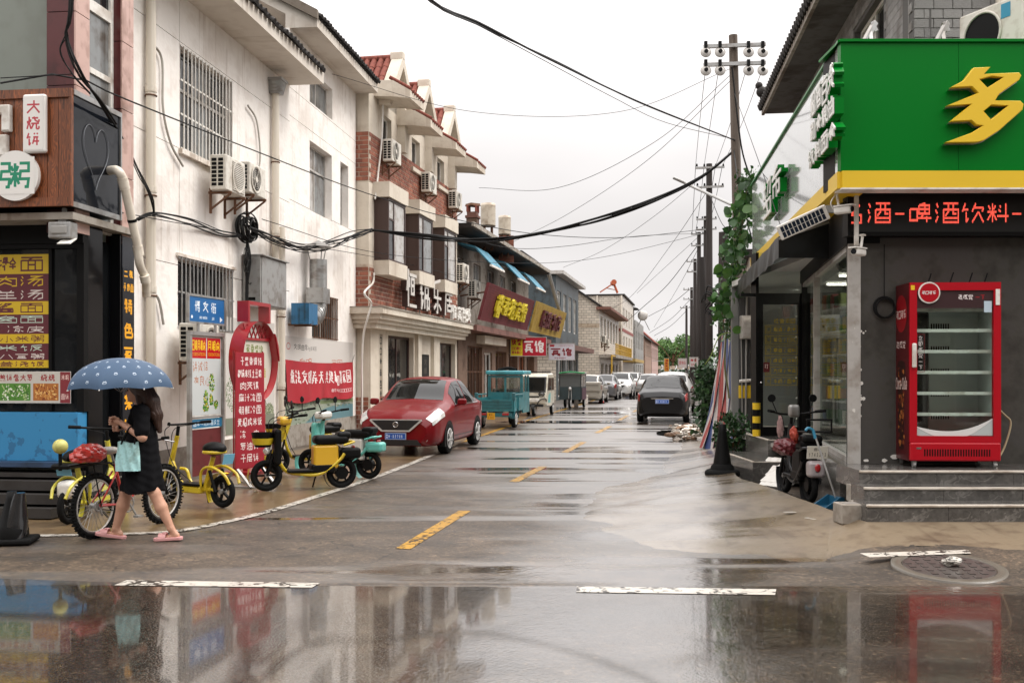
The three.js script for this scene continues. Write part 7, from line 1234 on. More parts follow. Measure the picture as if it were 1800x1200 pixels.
const YB = mat([0.62, 0.46, 0.02], 0.35, { clearcoat: 0.4, map: T.grimeC }), YL = mat([0.6, 0.54, 0.06], 0.35, { clearcoat: 0.4, map: T.grimeC });
{ // red mountain bicycle
  const a = gnd(166, 946), b = gnd(283, 920), r = 0.32, h = headed(a, b), t = thing('bicycle', 'red mountain bicycle with a red wrapped carrier parked behind the walking woman', 'bicycle', [a[0], 0.006, a[1]], h), RM = mat([0.4, 0.02, 0.02], 0.3, { clearcoat: 0.6 });
  bikeWheel(t, 0, r, 0.052, { knob: true }); bikeWheel(t, 1.06, r, 0.052, { knob: true });
  const bb = [0.43, 0.29, 0], st = [0.28, 0.72, 0], hd = [0.86, 0.72, 0], hb = [0.9, 0.6, 0];
  part(t, 'frame', [bar(bb, st, 0.018), bar(bb, hb, 0.026), bar([0.3, 0.66, 0], hd, 0.021), bar(hb, [0.85, 0.76, 0], 0.024), bar(bb, [0, r, 0.06], 0.012), bar(bb, [0, r, -0.06], 0.012), bar([0.29, 0.64, 0.03], [0, r, 0.06], 0.01), bar([0.29, 0.64, -0.03], [0, r, -0.06], 0.01)], RM);
  part(t, 'fork', [bar([0.88, 0.66, 0.06], [1.06, r, 0.06], 0.017), bar([0.88, 0.66, -0.06], [1.06, r, -0.06], 0.017), box(0.05, 0.03, 0.15, 0.88, 0.67, 0)], M.black);
  part(t, 'handlebar', [bar([0.84, 0.76, 0], [0.8, 0.92, 0], 0.016), tube([[0.74, 0.96, -0.3], [0.8, 0.93, -0.12], [0.82, 0.92, 0], [0.8, 0.93, 0.12], [0.74, 0.96, 0.3]], 0.012)], M.black); for (const s of [-1, 1]) { part(t, 'grip', bar([0.76, 0.955, s * 0.22], [0.73, 0.965, s * 0.32], 0.018), M.rubber); part(t, 'brake_lever', bar([0.8, 0.94, s * 0.17], [0.86, 0.91, s * 0.3], 0.007), M.chrome); }
  part(t, 'saddle', [mv(sph(0.13, 0, 0, 0, 0.95, 0.32, 0.6), 0.2, 0.86, 0), mv(sph(0.06, 0, 0, 0, 1.7, 0.5, 0.5), 0.32, 0.855, 0)], mat([0.45, 0.42, 0.38], 0.45)); part(t, 'seat_post', bar(st, [0.24, 0.83, 0], 0.014), M.galv);
  part(t, 'chainring', [ring(0.085, 0.008, 0.43, 0.29, 0.05, 0, 0, 24, 6), bar([0.43, 0.29, 0.07], [0.53, 0.16, 0.07], 0.011), bar([0.43, 0.29, -0.07], [0.33, 0.42, -0.07], 0.011), box(0.09, 0.02, 0.06, 0.53, 0.15, 0.1), box(0.09, 0.02, 0.06, 0.33, 0.43, -0.1)], M.galv); part(t, 'chain', [bar([0, r + 0.03, 0.045], [0.43, 0.375, 0.05], 0.005, 0.005, 5), bar([0, r - 0.03, 0.045], [0.43, 0.205, 0.05], 0.005, 0.005, 5)], M.black); part(t, 'sprocket', [ring(0.05, 0.012, 0, r, 0.045, 0, 0, 18, 6), bar([0, r, 0.05], [0.05, r - 0.1, 0.05], 0.012)], M.galv);
  part(t, 'carrier', [bar([-0.28, 0.74, 0.06], [0.2, 0.74, 0.06], 0.008), bar([-0.28, 0.74, -0.06], [0.2, 0.74, -0.06], 0.008), bar([-0.1, 0.74, 0.07], [0, r, 0.08], 0.007), bar([-0.1, 0.74, -0.07], [0, r, -0.08], 0.007), bar([0.2, 0.74, 0], [0.27, 0.7, 0], 0.01)], M.black);
  const bag = new THREE.IcosahedronGeometry(0.17, 4), p = bag.attributes.position; for (let i = 0; i < p.count; i++) { const x = p.getX(i), y = p.getY(i), z = p.getZ(i), k = 0.82 + 0.4 * Math.abs(fbm(x * 14 + 9, y * 14 + z * 11 + 9, 3, 3) - 0.5) * 2; p.setXYZ(i, x * k * 1.15, Math.max(-0.07, y * k * 0.72), z * k * 0.95); } bag.computeVertexNormals(); bag.translate(-0.08, 0.84, 0);
  const q = solo('plastic_bag', prep(bag), mat([0.45, 0.03, 0.02], 0.3, { clearcoat: 0.5, clearcoatRoughness: 0.2 }), 'crumpled red plastic bag tied over the bicycle carrier', 'bag'); q.position.copy(t.position); q.rotation.y = h;
}
function stepBike(label, a, b, M1, { ball = false, ground = 0.006 } = {}) { // yellow step-through electric bike
  const h = headed(a, b), t = thing('electric_bike', label, 'electric bike', [a[0], ground, a[1]], h), r = 0.2, L = 1.0;
  bikeWheel(t, 0, r, 0.07, { cast: 5, rimMat: M.black }); bikeWheel(t, L, r, 0.07, { cast: 5, rimMat: M.black });
  part(t, 'frame', [tube([[L - 0.1, 0.52, 0], [L - 0.22, 0.3, 0], [L - 0.4, 0.21, 0], [0.3, 0.21, 0], [0.12, 0.22, 0]], 0.038, 30, 10), tube([[L - 0.18, 0.44, 0.07], [L - 0.28, 0.42, 0.08], [L - 0.34, 0.3, 0.08], [L - 0.4, 0.24, 0.08]], 0.02), bar([L - 0.06, 0.42, 0], [L - 0.2, 0.86, 0], 0.036, 0.03), tube([[0.32, 0.24, 0.06], [0.28, 0.44, 0.08], [0.1, 0.5, 0.1], [-0.12, 0.42, 0.1], [-0.2, 0.3, 0.08]], 0.018), tube([[0.32, 0.24, -0.06], [0.28, 0.44, -0.08], [0.1, 0.5, -0.1], [-0.12, 0.42, -0.1], [-0.2, 0.3, -0.08]], 0.018), bar([0.3, 0.24, 0], [0.16, 0.62, 0], 0.03)], M1);
  part(t, 'floor_board', rbox(0.42, 0.03, 0.2, 0.012, 0.52, 0.265, 0), M.black); part(t, 'battery_box', rbox(0.42, 0.09, 0.17, 0.02, 0.52, 0.2, 0), M1);
  const fend = (x) => { const g = new THREE.CylinderGeometry(r + 0.03, r + 0.03, 0.11, 22, 1, true, 0, Math.PI * 0.8); g.rotateX(Math.PI / 2); g.rotateZ(x ? -0.7 : 0.9); return prep(mv(g, x, r, 0)); };
  part(t, 'rear_mudguard', fend(0), mat(M1.color.toArray(), 0.35, { side: THREE.DoubleSide })); part(t, 'front_mudguard', fend(L), mat(M1.color.toArray(), 0.35, { side: THREE.DoubleSide }));
  part(t, 'fork', [bar([L, r, 0.07], [L - 0.06, 0.44, 0.05], 0.018), bar([L, r, -0.07], [L - 0.06, 0.44, -0.05], 0.018)], M1);
  part(t, 'saddle', [mv(sph(0.17, 0, 0, 0, 1.0, 0.5, 0.75), 0.14, 0.72, 0)], M.black); part(t, 'saddle_trim', mv(ring(0.13, 0.02, 0, 0, 0, Math.PI / 2), 0.14, 0.68, 0), M1);
  part(t, 'handlebar', [bar([L - 0.2, 0.86, 0], [L - 0.22, 0.98, 0], 0.022), tube([[L - 0.36, 1.02, -0.28], [L - 0.2, 1.0, -0.12], [L - 0.2, 1.0, 0.12], [L - 0.36, 1.02, 0.28]], 0.014)], M.black); for (const s of [-1, 1]) part(t, 'grip', bar([L - 0.34, 1.02, s * 0.25], [L - 0.44, 1.03, s * 0.34], 0.02), M.rubber);
  const pl = part(t, 'number_plate', mv(box(0.005, 0.13, 0.17), -0.1, 0.6, 0, 0, 0, 0.3), mat([0.15, 0.42, 0.6], 0.4)); part(t, 'shock', [bar([0.02, r, 0.1], [0.12, 0.46, 0.1], 0.02), bar([0.02, r, -0.1], [0.12, 0.46, -0.1], 0.02)], M.black); part(t, 'stand', bar([0.38, 0.2, 0.08], [0.46, 0.01, 0.2], 0.01), M.black); part(t, 'brake_cable', [tube([[L - 0.3, 1.0, 0.2], [L - 0.02, 0.92, 0.1], [L - 0.04, 0.6, 0.05], [L, 0.28, 0.08]], 0.005, 24, 5), tube([[L - 0.3, 1.0, -0.2], [L - 0.04, 0.88, -0.06], [L - 0.16, 0.5, -0.03], [0.5, 0.3, -0.05]], 0.005, 24, 5)], M.cable);
  if (ball) { part(t, 'helmet', sph(0.08, -0.16, 0.86, 0), mat([0.5, 0.48, 0.14], 0.5, { map: T.grimeB })); part(t, 'helmet_post', bar([-0.16, 0.6, 0], [-0.16, 0.8, 0], 0.02), M.black); part(t, 'box_lid', rbox(0.4, 0.06, 0.22, 0.03, 0.02, 0.64, 0), M.black); part(t, 'cover', rbox(0.2, 0.2, 0.18, 0.06, -0.02, 0.38, 0), M.white); }
  return t;
}
stepBike('yellow step through electric bike standing right of the walking woman', gnd(391, 893), gnd(296, 884), YB);
stepBike('lime yellow electric bike with a round helmet half hidden behind the bicycle', gnd(120, 922), gnd(232, 892), YL, { ball: true });
function boxBike(name, label, a, b, main, body, opt = {}) {          // electric scooter bike with a battery box under the seat
  const h = headed(a, b), t = thing(name, label, 'electric bike', [a[0], 0.006, a[1]], h), r = 0.22, L = 1.06;
  bikeWheel(t, 0, r, 0.075, { cast: 6, rimMat: M.black }); bikeWheel(t, L, r, 0.075, { cast: 6, rimMat: M.black });
  part(t, 'frame', [tube([[L - 0.12, 0.58, 0], [L - 0.2, 0.36, 0], [L - 0.34, 0.24, 0.06], [0.34, 0.22, 0.09], [0.06, 0.4, 0.1], [-0.02, 0.5, 0.1]], 0.026, 40, 8), tube([[L - 0.34, 0.24, -0.06], [0.34, 0.22, -0.09], [0.06, 0.4, -0.1], [-0.02, 0.5, -0.1]], 0.024, 30, 8), bar([L - 0.1, 0.52, 0], [L - 0.24, 0.9, 0], 0.034)], main);
  part(t, 'battery_box', rbox(0.36, 0.34, 0.22, 0.04, 0.24, 0.46, 0, 3), body); part(t, 'box_badge', mv(cyl(0.035, 0.035, 0.005, 0, 0, 0, 16), 0.24, 0.5, 0.112, Math.PI / 2), M.black);
  part(t, 'saddle', [rbox(0.5, 0.13, 0.26, 0.06, 0.16, 0.7, 0, 3), rbox(0.2, 0.1, 0.24, 0.045, -0.02, 0.76, 0, 3)], M.black); part(t, 'grab_rail', tube([[0.0, 0.62, 0.13], [-0.14, 0.66, 0.12], [-0.18, 0.66, 0], [-0.14, 0.66, -0.12], [0.0, 0.62, -0.13]], 0.016), main);
  part(t, 'floor_board', rbox(0.36, 0.04, 0.24, 0.015, 0.6, 0.27, 0), M.black);
  const fend = (x, m) => { const g = new THREE.CylinderGeometry(r + 0.035, r + 0.035, 0.12, 22, 1, true, 0, Math.PI * 0.75); g.rotateX(Math.PI / 2); g.rotateZ(x ? -0.4 : 0.6); part(t, x ? 'front_mudguard' : 'rear_mudguard', prep(mv(g, x, r, 0)), m); };
  const dm = mat(main.color.toArray(), 0.35, { side: THREE.DoubleSide }); fend(0, opt.rearGuard || mat([0.012, 0.012, 0.012], 0.4, { side: THREE.DoubleSide })); fend(L, dm);
  part(t, 'fork', [bar([L, r, 0.07], [L - 0.1, 0.56, 0.05], 0.018), bar([L, r, -0.07], [L - 0.1, 0.56, -0.05], 0.018)], M.black);
  part(t, 'handlebar', [bar([L - 0.24, 0.88, 0], [L - 0.28, 1.0, 0], 0.022), tube([[L - 0.42, 1.06, -0.3], [L - 0.27, 1.02, -0.12], [L - 0.27, 1.02, 0.12], [L - 0.42, 1.06, 0.3]], 0.014)], M.black); for (const s of [-1, 1]) { part(t, 'grip', bar([L - 0.4, 1.055, s * 0.26], [L - 0.5, 1.07, s * 0.35], 0.019), M.rubber); part(t, 'mirror', [bar([L - 0.34, 1.03, s * 0.2], [L - 0.3, 1.2, s * 0.26], 0.007), mv(cyl(0.05, 0.05, 0.015), L - 0.3, 1.22, s * 0.26, 0, 0, Math.PI / 2)], M.black); }
  part(t, 'shock', [bar([0, r, 0.11], [0.1, 0.5, 0.12], 0.022), ...[...Array(6)].map((_, i) => ring(0.028, 0.006, 0.015 + i * 0.014, r + 0.06 + i * 0.035, 0.112, Math.PI / 2))], main); part(t, 'stand', [bar([0.34, 0.22, 0.1], [0.38, 0.01, 0.18], 0.012)], M.black); part(t, 'brake_cable', [tube([[L - 0.34, 1.04, 0.2], [L - 0.06, 0.98, 0.12], [L - 0.06, 0.66, 0.05], [L, 0.3, 0.08]], 0.006, 24, 5), tube([[L - 0.34, 1.04, -0.2], [L - 0.08, 0.94, -0.06], [L - 0.2, 0.5, -0.03], [L - 0.3, 0.3, -0.05]], 0.006, 24, 5)], M.cable); part(t, 'side_panel', rbox(0.34, 0.12, 0.235, 0.03, 0.28, 0.3, 0), M.black); part(t, 'tail_lamp', rbox(0.03, 0.06, 0.12, 0.012, -0.17, 0.58, 0), tailGlass); part(t, 'motor', mv(cyl(0.09, 0.09, 0.1, 0, 0, 0, 18), 0, r, 0, Math.PI / 2), M.black);
  if (opt.basket) { const c = part(t, 'basket', [lathe([[0.1, 0], [0.11, 0], [0.16, 0.2], [0.15, 0.2]], 18)].map((g) => mv(g, L + 0.05, 0.62, 0)), M.black); part(c, 'basket_band', mv(cyl(0.155, 0.13, 0.09, 0, 0, 0, 18, true), L + 0.05, 0.7, 0), mat(main.color.toArray(), 0.4, { side: THREE.DoubleSide })); part(t, 'headlamp', sph(0.05, L + 0.0, 0.56, 0), lampGlass); }
  if (opt.shield) { part(t, 'leg_shield', [rbox(0.1, 0.5, 0.3, 0.045, L - 0.14, 0.62, 0, 3)], opt.shield); part(t, 'head', rbox(0.16, 0.12, 0.34, 0.05, L - 0.24, 0.98, 0, 3), body); part(t, 'decal', [ring(0.1, 0.02, 0.2, 0.44, 0.115, 0, 0, 20, 6, 4)], opt.shield); part(t, 'tail', rbox(0.3, 0.16, 0.2, 0.05, -0.12, 0.5, 0, 3), opt.shield); }
  return t;
}
const TEAL = mat([0.12, 0.46, 0.4], 0.35, { clearcoat: 0.5 }), WHT = mat([0.62, 0.61, 0.56], 0.35, { clearcoat: 0.5 });
boxBike('electric_scooter', 'yellow electric scooter with a battery box and basket in front of the red banner', gnd(600, 858), gnd(466, 864), YB, mat([0.62, 0.36, 0.02], 0.35, { clearcoat: 0.4 }), { basket: true, shield: M.black });
boxBike('electric_scooter', 'white and turquoise electric scooter behind the yellow box scooter', gnd(648, 842), gnd(556, 838), TEAL, WHT, { shield: TEAL, rearGuard: mat([0.12, 0.46, 0.4], 0.35, { side: THREE.DoubleSide }) });
boxBike('electric_scooter', 'rear yellow electric scooter with a basket against the poster wall', gnd(585, 826), gnd(508, 832), YB, YB, { basket: true });
{ // black electric bike by the shop plinth
  const y = 0.12, a = gnd(1425, 884, y), b = [a[0] + 0.0, a[1] - 1.1];
  const t = boxBike('electric_scooter', 'black electric bike with a white number plate leaning by the shop plinth', a, b, mat([0.02, 0.02, 0.022], 0.35), M.black, {}); t.position.y = y;
  part(t, 'rear_box', rbox(0.16, 0.2, 0.2, 0.05, -0.2, 0.42, 0, 3), mat([0.32, 0.28, 0.28], 0.3, { clearcoat: 0.6 })); part(t, 'tail_lamp', sph(0.035, -0.285, 0.44, 0, 0.5, 1.4, 1), tailGlass);
  const pl = part(t, 'number_plate', mv(box(0.006, 0.15, 0.24), -0.27, 0.62, 0, 0, 0, 0.2), M.white); const f = face(0.23, 0.14); f.rotateY(-Math.PI / 2); f.rotateZ(0.2); f.translate(-0.275, 0.62, 0); part(pl, 'lettering', f, print(220, 130, (x, W, H) => { x.fillStyle = '#c9c4b6'; x.fillRect(0, 0, W, H); write(x, '曲阜', 70, 12, 36, 36, 4, '#2a2622'); write(x, '1743223', 12, 62, 24, 54, 5, '#2a2622', { gap: 0.2 }); }));
  part(t, 'rack', [...[-0.13, 0.13].map((z) => bar([-0.34, 0.86, z], [0.06, 0.84, z], 0.012)), bar([-0.34, 0.86, -0.15], [-0.34, 0.86, 0.15], 0.012), bar([-0.34, 0.86, -0.14], [-0.34, 1.0, -0.14], 0.01), bar([-0.34, 0.86, 0.14], [-0.34, 1.0, 0.14], 0.01), bar([-0.34, 1.0, -0.15], [-0.34, 1.0, 0.15], 0.012)], M.black); const lump = (x, y, z, sx, sy, sz, s) => { const g = new THREE.IcosahedronGeometry(0.1, 3), p = g.attributes.position; for (let i = 0; i < p.count; i++) { const k = 0.45 + 1.2 * fbm(p.getX(i) * 26 + s, p.getY(i) * 22 + p.getZ(i) * 17 + s, 3, 3); p.setXYZ(i, p.getX(i) * k * sx, p.getY(i) * k * sy, p.getZ(i) * k * sz); } g.computeVertexNormals(); return prep(mv(g, x, y, z)); };
  part(t, 'red_cloth', lump(0.1, 0.8, -0.16, 0.7, 0.9, 0.4, 4), mat([0.32, 0.04, 0.02], 0.6)); part(t, 'towel', lump(0.5, 0.88, -0.22, 0.4, 1.2, 0.35, 9), mat([0.3, 0.19, 0.18], 0.9)); part(t, 'basket', lump(0.02, 0.66, -0.3, 1.5, 0.9, 1.1, 14), mat([0.09, 0.006, 0.01], 0.4)); part(t, 'dashboard', rbox(0.1, 0.16, 0.14, 0.04, 0.76, 1.06, 0.02), M.galv);
}
// ---------------------------------------------------------------- the walking woman; 1 m = 176.8 px of the photograph at her distance, local origin on the road below her hips
const WOMAN = [(245 - CX) / FOCAL * 9.9, 0.004, -9.9];
const Q = (px, py, z = 0) => [(px - 245) / 176.8, (950 - py) / 176.8, z];
function fieldMesh(dist, lo, hi, cell) {                               // surface where dist = 0, on a cubic grid
  const span = Math.max(hi[0] - lo[0], hi[1] - lo[1], hi[2] - lo[2]), N = Math.ceil(span / cell) + 4, mc = new MarchingCubes(N, M.black, false, false, 260000), half = span / 2 * 1.06, c = [0, 1, 2].map((k) => (lo[k] + hi[k]) / 2), hN = N / 2;
  for (let k = 0; k < N; k++) for (let j = 0; j < N; j++) for (let i = 0; i < N; i++) { const p = [c[0] + (i - hN) / hN * half, c[1] + (j - hN) / hN * half, c[2] + (k - hN) / hN * half]; mc.field[k * N * N + j * N + i] = p.some((v, a) => v < lo[a] - cell * 2 || v > hi[a] + cell * 2) ? -1 : -dist(...p); }
  mc.isolation = 0; mc.update();
  const P = new Float32Array(mc.count * 3); for (let i = 0; i < mc.count * 3; i++) P[i] = c[i % 3] + mc.positionArray[i] * half;
  let g = new THREE.BufferGeometry(); g.setAttribute('position', new THREE.BufferAttribute(P, 3)); g = mergeVertices(g, 1e-5); g.computeVertexNormals(); return metreUV(g);
}
const capsule = (x, y, z, a, b, r0, r1) => { const dx = b[0] - a[0], dy = b[1] - a[1], dz = b[2] - a[2], l2 = dx * dx + dy * dy + dz * dz, t = clamp(((x - a[0]) * dx + (y - a[1]) * dy + (z - a[2]) * dz) / l2); return Math.hypot(x - a[0] - dx * t, y - a[1] - dy * t, z - a[2] - dz * t) - mix(r0, r1, t); };
const smin = (a, b, k) => { const h = clamp(0.5 + 0.5 * (b - a) / k); return mix(b, a, h) - k * h * (1 - h); };
const ell = (x, y, z, c, r) => { const k = Math.hypot((x - c[0]) / r[0], (y - c[1]) / r[1], (z - c[2]) / r[2]); return (k - 1) * Math.min(...r); };
const bones = (list, k) => (x, y, z) => { let d = 9; for (const [a, b, r0, r1] of list) d = smin(d, capsule(x, y, z, a, b, r0, r1), k); return d; };
{
  const t = thing('person', 'person in a short black dress and pink slippers walking left under a blue umbrella', 'person', WOMAN);
  const skin = mat([0.5, 0.27, 0.18], 0.5, { sheen: 0.3, sheenRoughness: 0.6 }), cloth = mat([0.007, 0.007, 0.008], 0.9, { specularIntensity: 0.15 }), hairM = mat([0.04, 0.017, 0.01], 0.45);
  const hipN = Q(250, 815, 0.06), hipF = Q(248, 815, -0.06), kF = Q(217, 868, -0.06), aF = Q(199, 932, -0.06), kN = Q(276, 868, 0.07), aN = Q(304, 928, 0.07);
  const head = Q(240, 690), neck = Q(247, 712), chest = Q(247, 745), shN = Q(258, 726, 0.16), shF = Q(244, 726, -0.15), elN = Q(264, 768, 0.22), wrN = Q(219, 743, 0.12), elF = Q(228, 766, -0.2), wrF = Q(214, 752, -0.04);
  const bodyF = bones([[hipN, kN, 0.078, 0.058], [kN, Q(287, 892, 0.07), 0.055, 0.06], [Q(287, 892, 0.07), aN, 0.058, 0.034], [hipF, kF, 0.078, 0.06], [kF, Q(211, 892, -0.06), 0.056, 0.062], [Q(211, 892, -0.06), aF, 0.06, 0.036], [neck, Q(243, 702), 0.048, 0.045], [shN, elN, 0.055, 0.042], [elN, wrN, 0.043, 0.027], [shF, elF, 0.055, 0.042], [elF, wrF, 0.042, 0.027], [neck, chest, 0.06, 0.11], [shN, shF, 0.06, 0.06], [chest, Q(250, 815), 0.11, 0.12], [Q(304, 930, 0.07), Q(314, 941, 0.07), 0.034, 0.03], [Q(313, 943, 0.07), Q(284, 946, 0.07), 0.026, 0.022], [Q(199, 933, -0.06), Q(206, 942, -0.06), 0.034, 0.028], [Q(206, 943, -0.06), Q(176, 941, -0.06), 0.026, 0.022]], 0.02);
  // head: skull, jaw, nose, brow, lips, eye sockets, ears
  const H = head, face0 = (x, y, z) => { let d = ell(x, y, z, [H[0] + 0.012, H[1] + 0.03, 0], [0.098, 0.1, 0.076]); d = smin(d, ell(x, y, z, [H[0] - 0.03, H[1] - 0.03, 0], [0.064, 0.08, 0.056]), 0.03); d = smin(d, capsule(x, y, z, [H[0] - 0.088, H[1] + 0.012, 0], [H[0] - 0.104, H[1] - 0.018, 0], 0.008, 0.013), 0.014); d = smin(d, capsule(x, y, z, [H[0] - 0.082, H[1] - 0.045, -0.018], [H[0] - 0.082, H[1] - 0.045, 0.018], 0.009, 0.009), 0.01); d = smin(d, ell(x, y, z, [H[0] - 0.068, H[1] - 0.082, 0], [0.022, 0.02, 0.024]), 0.02); for (const s of [-1, 1]) { d = -smin(-d, ell(x, y, z, [H[0] - 0.09, H[1] + 0.012, s * 0.034], [0.018, 0.014, 0.02]), 0.012); d = smin(d, ell(x, y, z, [H[0] + 0.012, H[1] + 0.0, s * 0.074], [0.02, 0.032, 0.01]), 0.006); } return d; };
  const bodyG = fieldMesh(bodyF, [-0.5, -0.005, -0.32], [0.45, 1.42, 0.32], 0.012), headG = fieldMesh((x, y, z) => smin(face0(x, y, z), capsule(x, y, z, neck, [H[0] + 0.01, H[1] - 0.04, 0], 0.048, 0.046), 0.02), [H[0] - 0.14, H[1] - 0.16, -0.1], [H[0] + 0.13, H[1] + 0.14, 0.1], 0.0042);
  const hands = [];
  const hand = (w, dir, up, side) => { // palm with four curled fingers and a thumb round the handle
    const L = [], D = V(...dir).normalize(), U = V(...up).normalize(), S = D.clone().cross(U).multiplyScalar(side), o = V(...w), at3 = (a, b, c) => o.clone().addScaledVector(D, a).addScaledVector(U, b).addScaledVector(S, c).toArray();
    L.push([at3(0, 0, 0), at3(0.05, 0.0, 0), 0.028, 0.03], [at3(0.05, 0.02, 0), at3(0.055, -0.022, 0), 0.022, 0.02]);
    [[0.033, 1], [0.012, 1.08], [-0.01, 1.02], [-0.03, 0.84]].forEach(([b, k]) => { const p = [at3(0.062, b, 0.008), at3(0.062 + 0.03 * k, b, 0.024), at3(0.062 + 0.026 * k, b, 0.048), at3(0.062 + 0.002 * k, b, 0.056)]; for (let i = 0; i < 3; i++) L.push([p[i], p[i + 1], 0.0098 - 0.0008 * i, 0.009 - 0.0008 * i]); });
    const q = [at3(0.02, 0.03, 0.012), at3(0.045, 0.046, 0.034), at3(0.066, 0.04, 0.052)]; L.push([q[0], q[1], 0.013, 0.011], [q[1], q[2], 0.011, 0.009]);
    const lo = [9, 9, 9], hi = [-9, -9, -9]; for (const [a, b] of L) for (const p of [a, b]) for (let k = 0; k < 3; k++) { lo[k] = Math.min(lo[k], p[k] - 0.035); hi[k] = Math.max(hi[k], p[k] + 0.035); }
    return fieldMesh(bones(L, 0.005), lo, hi, 0.0032);
  };
  const grip = Q(209, 738, 0.02);
  hands.push(hand(wrN, [grip[0] - wrN[0] - 0.02, 0.01, -0.02], [0.1, 1, 0], -1), hand(wrF, [grip[0] - wrF[0] - 0.03, -0.01, 0.05], [0.1, 1, 0], 1));
  part(t, 'body', [bodyG, headG, ...hands], skin);
  const eye = mat([0.02, 0.015, 0.012], 0.1), hd = part(t, 'eyes', [-1, 1].map((s) => sph(0.009, H[0] - 0.078, H[1] + 0.012, s * 0.034)), eye); part(t, 'lips', sph(0.012, H[0] - 0.088, H[1] - 0.045, 0, 0.5, 0.5, 1.6), mat([0.35, 0.09, 0.08], 0.4)); part(t, 'eyebrows', [-1, 1].map((s) => bar([H[0] - 0.088, H[1] + 0.034, s * 0.02], [H[0] - 0.07, H[1] + 0.038, s * 0.05], 0.004)), hairM);
  // hair: cap and long fall down the back
  const cap = (x, y, z) => { let d = ell(x, y, z, [H[0] + 0.026, H[1] + 0.036, 0], [0.108, 0.108, 0.089]); d = Math.max(d, -(x - H[0] + 0.052 - 0.25 * (y - H[1] - 0.05)) ); const pts = [Q(252, 684), Q(266, 706), Q(274, 732), Q(280, 760)]; let f = 9; for (let i = 0; i < 3; i++) f = smin(f, capsule(x, y, z * 0.6, pts[i], pts[i + 1], [0.075, 0.062, 0.05][i], [0.062, 0.05, 0.016][i]), 0.03); f = smin(f, capsule(x, y, z, Q(246, 690, 0.072), Q(252, 722, 0.09), 0.026, 0.018), 0.03); return smin(d, f + 0.006 * Math.sin(z * 190 + Math.sin(y * 18) * 2.4), 0.02); };
  part(t, 'hair', fieldMesh(cap, [-0.16, 1.0, -0.17], [0.26, 1.62, 0.17], 0.0062), hairM);
  // dress: bodice, short sleeves and skirt with folds
  const up = bones([[Q(247, 728), Q(248, 760), 0.105, 0.115], [Q(248, 760), Q(251, 790), 0.115, 0.125], [shN, Q(262.5, 757, 0.205), 0.078, 0.075], [shF, Q(235, 754, -0.19), 0.078, 0.075], [shN, shF, 0.076, 0.076], [chest, Q(250, 808), 0.128, 0.14]], 0.03);
  const yT = Q(0, 775)[1], yH = Q(0, 864)[1];
  const skirt = (x, y, z) => { const k = clamp((yT - y) / (yT - yH), -0.3, 1.2), cx = mix(Q(249, 0)[0], Q(251, 0)[0], k), ang = Math.atan2(z, x - cx), rx = mix(0.14, 0.215, k) + 0.009 * k * Math.sin(ang * 9 + 1.2), rz = mix(0.155, 0.19, k) + 0.009 * k * Math.sin(ang * 9 + 1.2); const d = (Math.hypot((x - cx) / rx, z / rz) - 1) * Math.min(rx, rz), hem = yH + 0.014 * Math.sin(ang * 3) - (x < cx ? 0.012 : 0); return Math.max(d, hem - y, y - yT - 0.1); };
  const dressF = (x, y, z) => smin(up(x, y, z), skirt(x, y, z), 0.04); 
  const dg = fieldMesh((x, y, z) => dressF(x, y, z) + 0.004 * Math.sin(x * 60 + y * 35) * Math.sin(z * 40 + y * 50), [-0.3, 0.42, -0.3], [0.32, 1.36, 0.32], 0.0085); part(t, 'dress', dg, cloth);
  // slippers
  const pinkM = mat([0.6, 0.3, 0.29], 0.5);
  for (const [hx, hy, tx, ty, z] of [[320, 949, 275, 951, 0.07], [212, 951, 163, 944, -0.06]]) { const a = Q(hx, hy, z), b = Q(tx, ty, z), L = Math.hypot(b[0] - a[0], b[1] - a[1]), sole = new THREE.Shape(); sole.moveTo(0, 0.034); sole.bezierCurveTo(L * 0.3, 0.032, L * 0.55, 0.052, L * 0.86, 0.046); sole.bezierCurveTo(L * 1.04, 0.03, L * 1.04, -0.03, L * 0.86, -0.046); sole.bezierCurveTo(L * 0.55, -0.05, L * 0.3, -0.032, 0, -0.034); sole.bezierCurveTo(-0.03, -0.02, -0.03, 0.02, 0, 0.034); const g = new THREE.ExtrudeGeometry(sole, { depth: 0.02, bevelEnabled: true, bevelSize: 0.006, bevelThickness: 0.006, bevelSegments: 2, curveSegments: 10 }); g.rotateX(-Math.PI / 2); g.rotateY(Math.PI); g.rotateZ(-Math.atan2(b[1] - a[1], -(b[0] - a[0]))); g.translate(a[0], a[1] + 0.008, a[2]); const s = part(t, 'slipper', metreUV(g), pinkM); const m = [mix(a[0], b[0], 0.66), mix(a[1], b[1], 0.66) + 0.02, z]; const strap = new THREE.CylinderGeometry(0.05, 0.052, 0.075, 16, 1, true, 0, Math.PI); strap.rotateZ(Math.PI / 2); strap.scale(1, 1.1, 1.0); part(s, 'strap', prep(mv(strap, ...m, Math.PI / 2 * 0, 0, 0)), mat([0.6, 0.3, 0.29], 0.5, { side: THREE.DoubleSide })); part(s, 'bow', [sph(0.02, m[0] + 0.02, m[1] + 0.055, z, 1.5, 0.6, 1.4)], pinkM); }
  // umbrella (held: its own thing)
  const top = Q(212, 631, 0.0), gripL = [grip[0], grip[1] - 0.08, grip[2]], W = (p) => [p[0] + WOMAN[0], p[1] + WOMAN[1], p[2] + WOMAN[2]];
  const u = thing('umbrella', 'blue umbrella with small white prints held over the walking person', 'umbrella', W([top[0], top[1], 0.02])); u.rotation.z = 0.02;
